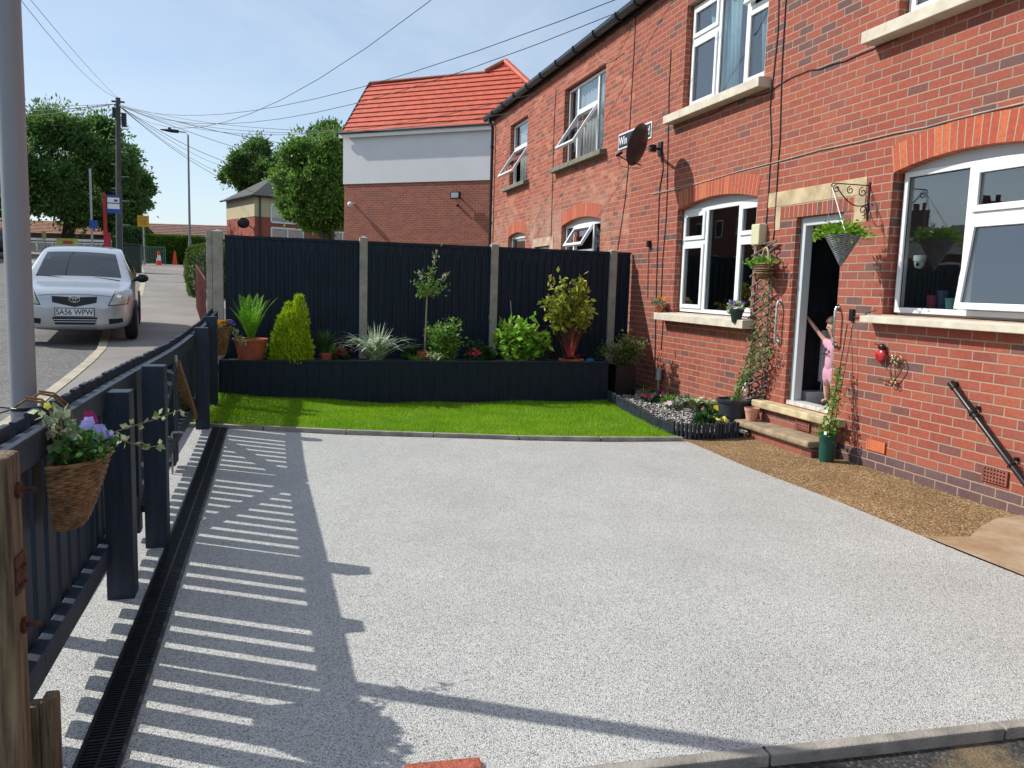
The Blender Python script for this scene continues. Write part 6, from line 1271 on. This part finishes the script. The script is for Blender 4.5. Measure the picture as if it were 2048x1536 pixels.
# 12 cordyline
c=onY(1142,719,10.33); c.z=Z0; pot('terracotta_pot','shallow terracotta bowl with the red spiky plant at the planter front',tuple(c),.165,.08,M_TERRA,taper=.8)
plant('red_cordyline','red spiky cordyline with thin upright leaves in a shallow terracotta bowl',(c.x,c.y,c.z+.07),[('upright_leaves',blades((c.x,c.y,c.z+.06),.50,.009,.27,6,.1,20,.02),G_RED),('low_leaves',blades((c.x,c.y,c.z+.06),.10,.013,.30,6,.8,40,.02),lm('dull_red',(.22,.05,.05)))])
c=onY(1180,719,10.30); t=thing('blue_lidded_tub','small ribbed white tub with bright blue lid at the right end of the raised planter','tub',(c.x,c.y,Z0)); b=MB(); b.lathe([(.045,0),(.052,.06)],(c.x,c.y,Z0),20)
for k in range(16): aa=2*PI*k/16; b.tube([(c.x+.048*math.cos(aa),c.y+.048*math.sin(aa),Z0),(c.x+.055*math.cos(aa),c.y+.055*math.sin(aa),Z0+.058)],.004,5)
b.build('ribbed_body',mat('pale_blue_plastic',(.45,.52,.60),.4,.1),t); b=MB(); b.lathe([(.058,.058),(.060,.075),(0.0,.088)],(c.x,c.y,Z0),20); b.build('lid',mat('bright_blue_plastic',(.01,.22,.55),.35,.1),t,smooth=True)
# back filler
shrub('small dark leafy plant in the planter corner below the last concrete post',1196,1222,672,10.75,6,120,.05,.03,G_DK)
for lab,px_,m_ in (('low dark foliage filling the gap between the fern pot and the conifer',540,G_DK),('low mid-green foliage behind the small red flowers left of the silvery plant',668,G_MID),('low dark foliage between the silvery plant and the tree pot',828,G_DK),('low leafy foliage filling the gap left of the third concrete post',968,G_DK)):
    c=onY(px_,712,10.62); c.z=Z0; plant('low_plant',lab,tuple(c),[('foliage',cloud((c.x,c.y,c.z+.06),(.15,.10,.13),260,.075,.034,up=.6),m_)])
# 14 corner shrub in black square pot
c=onZ(1238,787,.06); c=Vector((4.52,10.30,.05)); pot('square_pot','tall square black pot in the corner by the right end of the raised planter',tuple(c),.145,.43,M_BLACK,square=True)
shrub('bushy olive-green shrub in the tall black square pot beside the house wall',1212,1292,668,10.30,30,1500,.050,.028,G_OLIVE,zb=.46,per=.05,depth=.16)
# ---- bed by the wall
def bed(x,y,z=.065): p=onZ(x,y,z); return p
def tuft(label,x,y,h,sp,w_,n,m,droop=.6,name='grass_tuft',lean=None):
    c=bed(x,y); return plant(name,label,tuple(c),[('blades',blades(tuple(c),h,w_,sp,6,droop,n,.04,lean),m)])
tuft('tall upright green grass tuft leaning on the brick wall in the bed',1392,802,.40,.13,.014,46,G_MID,.2)
tuft('dark strappy plant beside the stake light in the bed',1318,782,.16,.16,.012,40,G_DK,.8)
tuft('yellow-green strap-leaved plant at the far end of the chipping bed',1288,795,.17,.17,.014,26,lm('yellow_strap',(.42,.42,.10),col2=(.24,.30,.06)),.9)
tuft('brown seed-head grass behind the yellow flowers',1452,826,.24,.08,.006,30,mat('brown_blade',(.24,.16,.08),.8,.2,island=.2),.3)
def hosta(label,x,y,n,L_,W_): 
    c=bed(x,y); return plant('hosta',label,tuple(c),[('leaves',blades(tuple(c),L_*.8,W_,L_,6,1.0,n,.03),G_CREAM)])
hosta('cream-edged hosta, far one of the three in the bed, behind the magenta flowers',1352,800,20,.22,.075); hosta('cream-edged hosta in the middle of the bed between two others',1392,822,26,.25,.085); hosta('large cream-edged hosta nearest the dark grey pot',1425,826,28,.27,.09)
def bedflower(label,x,y,m,n,r,sp,leafm=G_DK,z=.07,nl=110):
    c=bed(x,y); cs=[Vn(c)+np.array([rng.normal()*sp,rng.normal()*sp,z+rng.uniform(0,.04)]) for _ in range(n)]
    return plant('flowering_plant',label,tuple(c),[('foliage',cloud((c.x,c.y,c.z+.03),(sp*1.8,sp*1.8,.065),int(nl*1.4),.06,.034),leafm),('flowers',flowers(cs,r*1.3,m,5,(-.3,-.6,.7)),m)])
bedflower('magenta flowers in the bed, directly below the stake light',1322,800,M_PMAG,10,.026,.05); bedflower('low dark red flowers at the front of the far bed',1300,805,M_PCRI,12,.022,.05)
bedflower('bright yellow primula blooms, taller clump beside the dark grey pot',1447,843,M_PYEL,14,.026,.035,z=.13); bedflower('pale yellow primula low at the front corner of the chipping bed',1440,850,flowermat('pale_yellow',(.78,.62,.16)),20,.024,.055,z=.05)
bedflower('pink and white flowers near the front of the middle bed',1348,820,M_PWHI,12,.024,.045,leafm=G_GREY); bedflower('small white flowers among the magenta ones in the bed',1330,806,M_PWHI,4,.018,.03,nl=40)
for lab,x,y,m,sp in [('low mid-green cushion plant between the far hosta and the magenta flowers',1340,812,G_MID,.07),('grey-green small-leaved plant below the tall grass tuft',1370,812,G_GREY,.07),('dark green low plant in front of the nearest hosta',1418,842,G_DK,.08),('dark green leafy plant at the front of the yellow primulas',1405,850,G_DK,.07)]:
    c=bed(x,y); plant('low_plant',lab,tuple(c),[('foliage',cloud((c.x,c.y,c.z+.03),(sp*1.25,sp*1.25,.085),260,.06,.034,up=.5),m)])
# big dark pot and rose
c=Vector((4.62,7.82,.03)); c=onZ(1497,846,.03); c=Vector((4.785,7.83,.02)); t=pot('dark_pot','large dark grey round pot with a rose at the corner of the chipping bed',tuple(c),.185,.33,mat('dark_grey_pot',(.035,.042,.055),.45,.15),taper=.74)
b=MB(); P_=[]; base=c+Vector((0,0,.30))
tops=[onX(1548,625,4.93),onX(1545,560,4.93),onX(1520,660,4.92),onX(1552,690,4.93),onX(1500,740,4.88),onX(1478,790,4.75),onX(1533,700,4.90)]
for e in tops:
    m1=base.lerp(e,.45)+Vector((random.gauss(0,.03),random.gauss(0,.03),0)); b.tube([base+Vector((random.gauss(0,.03),random.gauss(0,.03),0)),m1,e],[.007,.005,.003],6)
    for j in range(60): f=random.uniform(.15,1.02)**.8; p=(base.lerp(m1,f*2) if f<.5 else m1.lerp(e,f*2-1)); P_.append(tuple(p+Vector((-abs(random.gauss(0,.02)),random.gauss(0,.028),random.gauss(0,.028)))))
plant('climbing_rose','leafy climbing rose rising from the dark grey pot up the willow trellis',tuple(base),[('stems',b,mat('green_stem',(.14,.16,.06),.7,.2)),('foliage',leaves(np.array(P_),.045,.024,up=.2),lm('rose',(.14,.24,.06),col2=(.20,.30,.09)))],cat='climber')
p=onX(1489,772,4.90); b=MB(); b.box(p.x-.002,p.x+.002,p.y-.035,p.y+.035,p.z-.055,p.z+.055); tag(b.build('plant_label',mat('pale_blue_label',(.62,.72,.72),.5,.15)),'pale blue plant label hung on the climbing rose above the dark grey pot','label')
c=onZ(1529,849,.167); c.x=4.80; c.y=7.50; pot('pink_pot','small pale pink pot with side handles standing on the lower door step',tuple((c.x,c.y,.167)),.075,.135,mat('pale_pink_pot',(.62,.30,.22),.6,.1))
b=MB()
for s in (-1,1): b.tube([(c.x,c.y+s*.07,.275),(c.x,c.y+s*.098,.278),(c.x,c.y+s*.095,.262),(c.x,c.y+s*.068,.258)],.006,5)
# green pot with climber on canes
c=onZ(1659,914,.012); c.x=4.78; c.y=6.22; c.z=.008; pot('green_pot','tall dark green pot holding a climber on thin canes, right of the door step',tuple(c),.078,.25,mat('green_pot_plastic',(.008,.075,.055),.4,.1),taper=.82)
t1=wallpt(1695,648,.03); b=MB(); b.tube([(c.x,c.y,.2),tuple(t1)],.005,5); b.tube([(c.x+.02,c.y-.03,.2),tuple(wallpt(1706,650,.04))],.003,5); P_=[]
for j in range(330): f=random.random()**1.5; p=Vector((c.x,c.y,.24)).lerp(t1,f*.62); r_=.045*(1-f*.6); P_.append(tuple(p+Vector((random.gauss(0,r_),random.gauss(0,r_),random.gauss(0,.02)))))
plant('climber','young climber with small green leaves twining up a thin black cane from the green pot',(c.x,c.y,.25),[('canes',b,M_IRON),('foliage',leaves(np.array(P_),.042,.022,up=.2),G_MID)],cat='climber')
b=MB(); b.bar((c.x-.045,c.y-.02,.235),(c.x-.045,c.y-.02,.285),.035,.002,up=(1,0,0)); tag(b.build('plant_label',M_WHITE),'small white plant label stuck in the dark green pot','label')
# sill pots
c=Vector((4.90,10.00,1.215)); pot('sill_bowl','small terracotta bowl on the far end of the left ground floor sill',tuple(c),.085,.10,M_TERRA,taper=.5,band=False); cs=[Vn(c)+np.array([rng.normal()*.025,rng.normal()*.04,.17+rng.normal()*.015]) for _ in range(6)]
plant('pansy','orange pansies with trailing leaves in the terracotta sill bowl',(c.x,c.y,c.z+.1),[('foliage',cloud((c.x,c.y+.03,c.z+.11),(.07,.13,.06),150,.04,.025),G_GREY),('flowers',flowers(cs,.028,M_PORA),M_PORA)])
c=Vector((4.86,8.02,1.175)); pot('sill_pot','dark green pot on the near end of the left ground floor sill',tuple(c),.075,.15,mat('dark_green_pot',(.02,.035,.03),.5,.1),taper=.62); cs=[Vn(c)+np.array([rng.normal()*.02,.04+rng.normal()*.05,.21+rng.normal()*.02]) for _ in range(7)]
plant('pansy','violet pansies with pale foliage in the dark sill pot',(c.x,c.y,c.z+.15),[('foliage',cloud((c.x,c.y+.03,c.z+.16),(.07,.12,.07),190,.04,.025),lm('pale_mix',(.30,.40,.18),col2=(.45,.52,.35))),('flowers',flowers(cs,.032,M_PVIO),M_PVIO)])
# ================================================================== WICKER BASKETS ON THE FENCE
def wicker(name,label,c,rx,ry,h,sc_=1.0,nb=24):
    """half-round hanging basket: flat back at x=c.x, belly towards +X ; c = centre of rim"""
    t=thing(name,label,'basket',c); c=Vector(c); b=MB(); ns=34
    def prof(f): return .46+.54*f**.75
    for k in range(nb):
        f=k/(nb-1); s=prof(f); z=-h*(1-f); off=k%2; pts=[]; sk=.22*(1-f)
        for j in range(ns+1):
            a=-PI/2+PI*j/ns; r_=1+(.022 if (j//2+off)%2 else -.018)
            pts.append(c+Vector((rx*s*math.cos(a)*r_,ry*s*math.sin(a)*r_-ry*sk*.25,z+random.uniform(-.0012,.0012))))
        b.tube(pts,h/nb*.52,5)
        b.tube([pts[0],pts[-1]],h/nb*.5,4)
    b.build('woven_bands',M_WICK,t,smooth=True); b=MB()
    for j in range(1,ns,2):
        a=-PI/2+PI*j/ns; b.tube([c+Vector((rx*.97*prof(f)*math.cos(a),ry*.97*prof(f)*math.sin(a)-ry*.22*(1-f)*.25,-h*(1-f))) for f in np.linspace(0,1.02,7)],.0035,4)
    b.build('uprights',M_WICKD,t); b=MB(); b.tube([c+Vector((rx*math.cos(a)*1.03,ry*math.sin(a)*1.03,.004)) for a in np.linspace(-PI/2,PI/2,18)],.007,6); b.build('rim',M_WICK,t,smooth=True)
    b=MB(); z=-.02; b.v=[c+Vector((0,0,z))]+[c+Vector((rx*.95*math.cos(a),ry*.95*math.sin(a),z)) for a in np.linspace(-PI/2,PI/2,12)]; b.f=[[0,i,i+1] for i in range(1,12)]; b.m=[0]*11; b.uv=[None]*11; b.build('soil',M_SOIL,t); return t
bc=Vector((-.728,3.09,.868)); bt=wicker('wicker_basket','large half-round wicker basket of lilac pansies hooked on the near fence panel',bc,.150,.200,.232,nb=23)
for dy in (-.10,.055):
    b=MB(); p=bc+Vector((.015,dy,0)); b.tube([p+Vector((.0,0,-.02)),p+Vector((.0,.004,.12)),p+Vector((-.01,.004,.165)),p+Vector((-.045,.0,.205)),p+Vector((-.085,-.01,.215)),p+Vector((-.12,-.015,.19))],.0045,6)
    b.tube([p+Vector((.012,.006,-.02)),p+Vector((.012,.01,.12)),p+Vector((.0,.008,.17)),p+Vector((-.045,.01,.213)),p+Vector((-.09,.0,.222))],.0042,6); b.build('handle',M_WICK,bt,smooth=True)
P0=cloud(bc+Vector((.07,.0,.035)),(.085,.185,.05),420,.036,.030); P1=cloud(bc+Vector((.03,-.12,.12)),(.035,.04,.07),46,.035,.03)
vines=MB(); vl=[]
for pts in ([(.09,.12,.04),(.17,.20,.060),(.27,.26,.085),(.36,.30,.115)],[(.09,.12,.03),(.16,.18,.02),(.23,.22,-.015),(.29,.25,-.02)],[(.02,-.13,.05),(.0,-.15,.13),(-.02,-.15,.19)]):
    q=[bc+Vector(p) for p in pts]; vines.tube(q,.0022,5)
    for i in range(len(q)-1):
        for f in (.2,.6,.95): p=q[i].lerp(q[i+1],f); vl.append(tuple(p))
vl=np.repeat(np.array(vl),2,0)+rng.normal(size=(len(vl)*2,3))*.006
cs1=[bc+Vector(v) for v in ((.13,-.025,.075),(.135,.01,.045),(.125,-.005,.095),(.14,.03,.06))]; cs2=[bc+Vector(v) for v in ((.10,-.08,.125),(.10,-.05,.13))]
t=plant('pansies','lilac-blue pansies with one dark purple bloom and trailing variegated ivy in the wicker basket',tuple(bc),[('foliage',P0,lm('pansy_leaf',(.06,.16,.04),col2=(.10,.22,.05))),('tall_foliage',P1,lm('grey_leaf',(.20,.28,.16),col2=(.42,.46,.30))),('vines',vines,mat('vine_stem',(.25,.20,.10),.7,.2)),('ivy_leaves',leaves(vl,.032,.024,up=.2),G_CREAM),
  ('lilac_flowers',flowers([Vn(p) for p in cs1],.030,M_PLIL,5,(.55,-.75,.4)),M_PLIL),('small_lilac_flowers',flowers([Vn(p) for p in cs2],.022,M_PLIL,5,(.5,-.8,.4)),M_PLIL),('purple_flower',flowers([Vn(bc+Vector((.07,.10,.125))),Vn(bc+Vector((.075,.11,.11)))],.024,M_PCRI,5,(.5,-.8,.4)),M_PCRI),('yellow_buds',flowers([Vn(bc+Vector((.15,.04,.01))),Vn(bc+Vector((.0,-.15,.20)))],.016,lm('yellow_bud',(.6,.62,.08)),5,(.5,-.8,.4)),lm('yellow_bud',(0,0,0)))])
fc=onX(447,652,-.60); fc=Vector((-.655,9.62,onX(447,655,-.60).z)); fc.z=onY(450,655,9.6).z
ft=wicker('wicker_basket','smaller tapered wicker basket of yellow pansies on the far gate post',fc,.14,.12,.30,nb=16)
cs=[Vn(fc)+np.array([.06+rng.normal()*.03,-.02+rng.normal()*.03,.06+rng.normal()*.015]) for _ in range(7)]
vl=[]; vines=MB(); 
for pts in ([(.10,0,.03),(.19,-.02,-.03),(.24,-.03,-.13),(.26,-.04,-.2)],[(.11,-.03,.02),(.17,-.06,-.05),(.2,-.08,-.12)]):
    q=[fc+Vector(p) for p in pts]; vines.tube(q,.003,5)
    for i in range(len(q)-1):
        for f in np.linspace(0,1,7): vl.append(tuple(q[i].lerp(q[i+1],f)))
vl=np.repeat(np.array(vl),3,0); vl=vl+rng.normal(size=vl.shape)*.018
plant('pansies','yellow-orange pansies with one violet bloom and pale trailing ivy in the far basket',tuple(fc),[('foliage',cloud(fc+Vector((.07,0,.02)),(.08,.09,.045),90,.045,.03),G_DK),('vines',vines,MATS['vine_stem']),('ivy_leaves',leaves(vl,.03,.022),G_CREAM),('yellow_flowers',flowers(cs,.036,M_PORA,5,(.2,-.8,.4)),M_PORA),('violet_flowers',flowers([Vn(fc+Vector((.14,-.03,.05)))],.04,M_PVIO,5,(.2,-.8,.4)),M_PVIO)])
# ================================================================== OPPOSITE HOUSES (they show in the window panes)
M_OPB=mat('opposite_brick',(.20,.085,.06),.9,.2,3)
def ohouse(label,x0,x1,y0,y1,ze_,zr,chim):
    z0=zs(y0); t=thing('opposite_house',label,'house',((x0+x1)/2,(y0+y1)/2,z0)); b=MB(); b.box(x0,x1,y0,y1,z0-1.5,ze_); b.build('wall',M_OPB,t); xm=(x0+x1)/2
    b=MB(); b.add([(x0-.3,y0-.3,ze_),(x1+.3,y0-.3,ze_),(x1+.3,y1+.3,ze_),(x0-.3,y1+.3,ze_),(xm,y0+2.5,zr),(xm,y1-2.5,zr)],[(0,1,4),(1,2,5,4),(2,3,5),(3,0,4,5)]); rf=b.build('roof',M_ROOFD,t)
    for c in chim:
        b=MB(); b.box(xm-.3,xm+.3,c-.45,c+.45,zr-.6,zr+.9)
        for k in (-.25,.25): b.tube([(xm,c+k,zr+.9),(xm,c+k,zr+1.2)],.11,8)
        b.build('chimney',M_OPB,rf)
    for y in np.arange(y0+1.5,y1-1,3.0):
        for z in (z0+1.0,z0+3.4):
            if z+1.1<ze_: b=MB(); b.box(x1,x1+.06,y-.6,y+.6,z,z+1.1); wo=b.build('window',M_WHITE,t); b=MB(); b.box(x1+.061,x1+.07,y-.5,y+.5,z+.08,z+1.02); b.build('pane',M_DARK,wo)
ohouse('brick house with chimneys across the street, seen only as a reflection in the right window',-24,-17,24,39,3.3,5.0,(30,34.5)); ohouse('taller brick house across the street mirrored in the left ground floor window',-27,-18.6,43,60,7.6,10.0,(48,56))
# ================================================================== CHILD IN THE DOORWAY
def skin(name,verts,edges,m,par,lv=2,root=0):
    me=bpy.data.meshes.new(name); me.from_pydata([v[0] for v in verts],edges,[]); o=bpy.data.objects.new('tmp_skin',me); COL.objects.link(o)
    md=o.modifiers.new('k','SKIN'); md.use_smooth_shade=True
    for i,v in enumerate(verts):
        r_=v[1]; me.skin_vertices[0].data[i].radius=r_ if isinstance(r_,tuple) else (r_,r_)
    me.skin_vertices[0].data[root].use_root=True
    s=o.modifiers.new('s','SUBSURF'); s.levels=lv; s.render_levels=lv
    mm=evalmesh(o); bpy.data.objects.remove(o); mm.name=name; mm.materials.clear(); mm.materials.append(m)
    for p in mm.polygons: p.use_smooth=True
    return link(name,mm,par,WO[par.name])
M_SKIN=mat('skin',(.58,.33,.24),.55,.06,12); M_HAIR=mat('brown_hair',(.07,.035,.02),.6,.3,30,stretch=(5,5,1)); M_PINK=mat('pink_cotton',(.60,.31,.41),.85,.08,12,bump=.15,bscale=60)
ck=Vector((5.29,6.90,.425)); ch=thing('person','toddler in pink T-shirt and shorts peering out of the doorway, arm on the frame','person',ck)
# local axes: face towards -X (street), slightly to the camera ; +Y = the child's left-hand side in the picture's left
def C(x,y,z): return (x,y,z)
V=[(C(0,0,.36),(.062,.070)),   #0 pelvis
 (C(.0,0,.44),(.058,.066)),(C(.0,0,.53),(.058,.070)),(C(-.002,0,.60),(.050,.068)),(C(0,0,.645),(.028,.030)),(C(-.008,0,.685),(.032,.030)),  #1-5 neck
 (C(-.012,0,.745),(.072,.066)),(C(-.008,0,.81),(.082,.074)),(C(0,0,.868),(.056,.052)),  #6-8 head
 (C(0,.085,.60),.030),(C(-.03,.150,.665),.024),(C(-.07,.215,.745),.020),(C(-.095,.305,.835),.0165),(C(-.10,.335,.86),.014), #9-13 raised arm (picture left)
 (C(0,-.085,.595),.030),(C(-.01,-.12,.50),.023),(C(-.03,-.13,.41),.018),(C(-.04,-.13,.37),.014), #14-17
 (C(0,.045,.31),.050),(C(-.01,.052,.19),.036),(C(.0,.055,.10),.030),(C(.01,.055,.035),.022),(C(-.05,.06,.018),.020), #18-22
 (C(0,-.045,.31),.050),(C(-.005,-.05,.19),.036),(C(.005,-.05,.10),.030),(C(.015,-.05,.035),.022),(C(-.045,-.055,.018),.020)]
E_=[(0,1),(1,2),(2,3),(3,4),(4,5),(5,6),(6,7),(7,8),(3,9),(9,10),(10,11),(11,12),(12,13),(3,14),(14,15),(15,16),(16,17),(0,18),(18,19),(19,20),(20,21),(21,22),(0,23),(23,24),(24,25),(25,26),(26,27)]
skin('body',V,E_,M_SKIN,ch,2)
# fingers of the raised hand curling round the frame, and of the hanging one
b=MB()
for k in range(4):
    o=ck+Vector((-.105+.012*k-.006,.345,.868-.006*k)); b.tube([o,o+Vector((-.006,.018,.008)),o+Vector((-.002,.034,.004)),o+Vector((.006,.042-.003*abs(k-1),-.004))],[.0062,.0058,.005,.004],6)
o=ck+Vector((-.10,.335,.85)); b.tube([o,o+Vector((.012,.008,-.012)),o+Vector((.016,.022,-.016))],[.0065,.0055,.0045],6)
for k in range(4):
    o=ck+Vector((-.058+.011*k,-.13,.362)); b.tube([o,o+Vector((-.002,.002,-.020)),o+Vector((.004,.006,-.034+.002*k))],[.006,.0052,.004],6)
o=ck+Vector((-.062,-.128,.372)); b.tube([o,o+Vector((-.010,.006,-.014)),o+Vector((-.010,.012,-.026))],[.006,.005,.004],6)
b.build('fingers',M_SKIN,ch,smooth=True)
hd=ck+Vector((-.012,0,.765)); f=Vector((-.93,-.36,-.05)).normalized(); sd=Vector((-f.y,f.x,0)).normalized()
def fp(s,z,o=.0): 
    return hd+f*(.072+o)+sd*s+Vector((0,0,z))
b=MB(); b.ball(hd+Vector((.006,0,.034)),.087,18,squash=(1.02,.98,.98)); 
b.v=[p for p in b.v]; hv=MB()
keep=MB(); n0=18
keep.v=list(b.v)
for q in b.f:
    c=sum((b.v[i] for i in q),Vector())/4; rel=c-hd
    if rel.z>.045 or rel.dot(f)<.005 and rel.z>-.03: keep.f.append(q); keep.m.append(0); keep.uv.append(None)
keep.build('hair',M_HAIR,ch,smooth=True)
for s in (-1,1): b=MB(); b.ball(fp(s*.027,.004,-.010),.0062,8); b.build('eye',M_BLACK,ch,smooth=True)
b=MB(); b.ball(fp(0,-.016,-.006),.009,8,squash=(1,1,.8)); b.build('nose',M_SKIN,ch,smooth=True)
b=MB(); b.tube([fp(-.013,-.038,-.014),fp(0,-.040,-.009),fp(.013,-.038,-.014)],.0028,6); b.build('mouth',mat('lips',(.40,.12,.10),.5,.1),ch,smooth=True)
for s in (-1,1): b=MB(); b.ball(hd+sd*s*.074+Vector((0,0,-.005)),.016,8,squash=(.6,.6,1)); b.build('ear',M_SKIN,ch,smooth=True)
b=MB(); b.ball(hd+Vector((.0,-.03,.115)),.026,8,squash=(.6,1.2,.7)); b.build('hair_bow',mat('bright_pink_bow',(.65,.03,.12),.6,.1),ch,smooth=True)
T=[(C(0,0,.30),(.078,.088)),(C(0,0,.45),(.074,.082)),(C(0,0,.54),(.072,.084)),(C(0,0,.605),(.060,.080)),(C(0,0,.632),(.040,.046)),(C(0,.088,.602),.042),(C(-.024,.130,.640),.037),(C(0,-.088,.597),.042),(C(-.004,-.112,.540),.037)]
skin('t_shirt',T,[(0,1),(1,2),(2,3),(3,4),(3,5),(5,6),(3,7),(7,8)],M_PINK,ch,2)
S=[(C(0,0,.42),(.070,.080)),(C(0,0,.33),(.072,.084)),(C(0,.048,.27),.058),(C(-.004,.054,.185),.052),(C(0,-.048,.27),.058),(C(-.004,-.052,.185),.052)]
skin('shorts',S,[(0,1),(1,2),(2,3),(1,4),(4,5)],M_PINK,ch,2)
b=MB(); p=ck+Vector((-.080,.010,.545)); q=Matrix.Translation(p)@Matrix.Rotation(-PI/2,4,'Y'); b.xf=q; b.lathe([(0,.003),(.018,.002),(.020,0)],(0,0,0),14); b.build('chest_badge',mat('badge_dark',(.04,.02,.06),.7,.1),ch)
b=MB()
for k in range(5): b.box(p.x-.002,p.x+.004,p.y+.040-.017*k,p.y+.049-.017*k,p.z-.052,p.z-.036)
b.build('shirt_lettering',MATS['badge_dark'],ch); b=MB(); p=ck+Vector((-.062,.055,.215)); b.xf=Matrix.Translation(p)@Matrix.Rotation(-PI/2,4,'Y'); b.lathe([(0,.003),(.013,.002),(.015,0)],(0,0,0),12); b.build('shorts_badge',MATS['badge_dark'],ch)
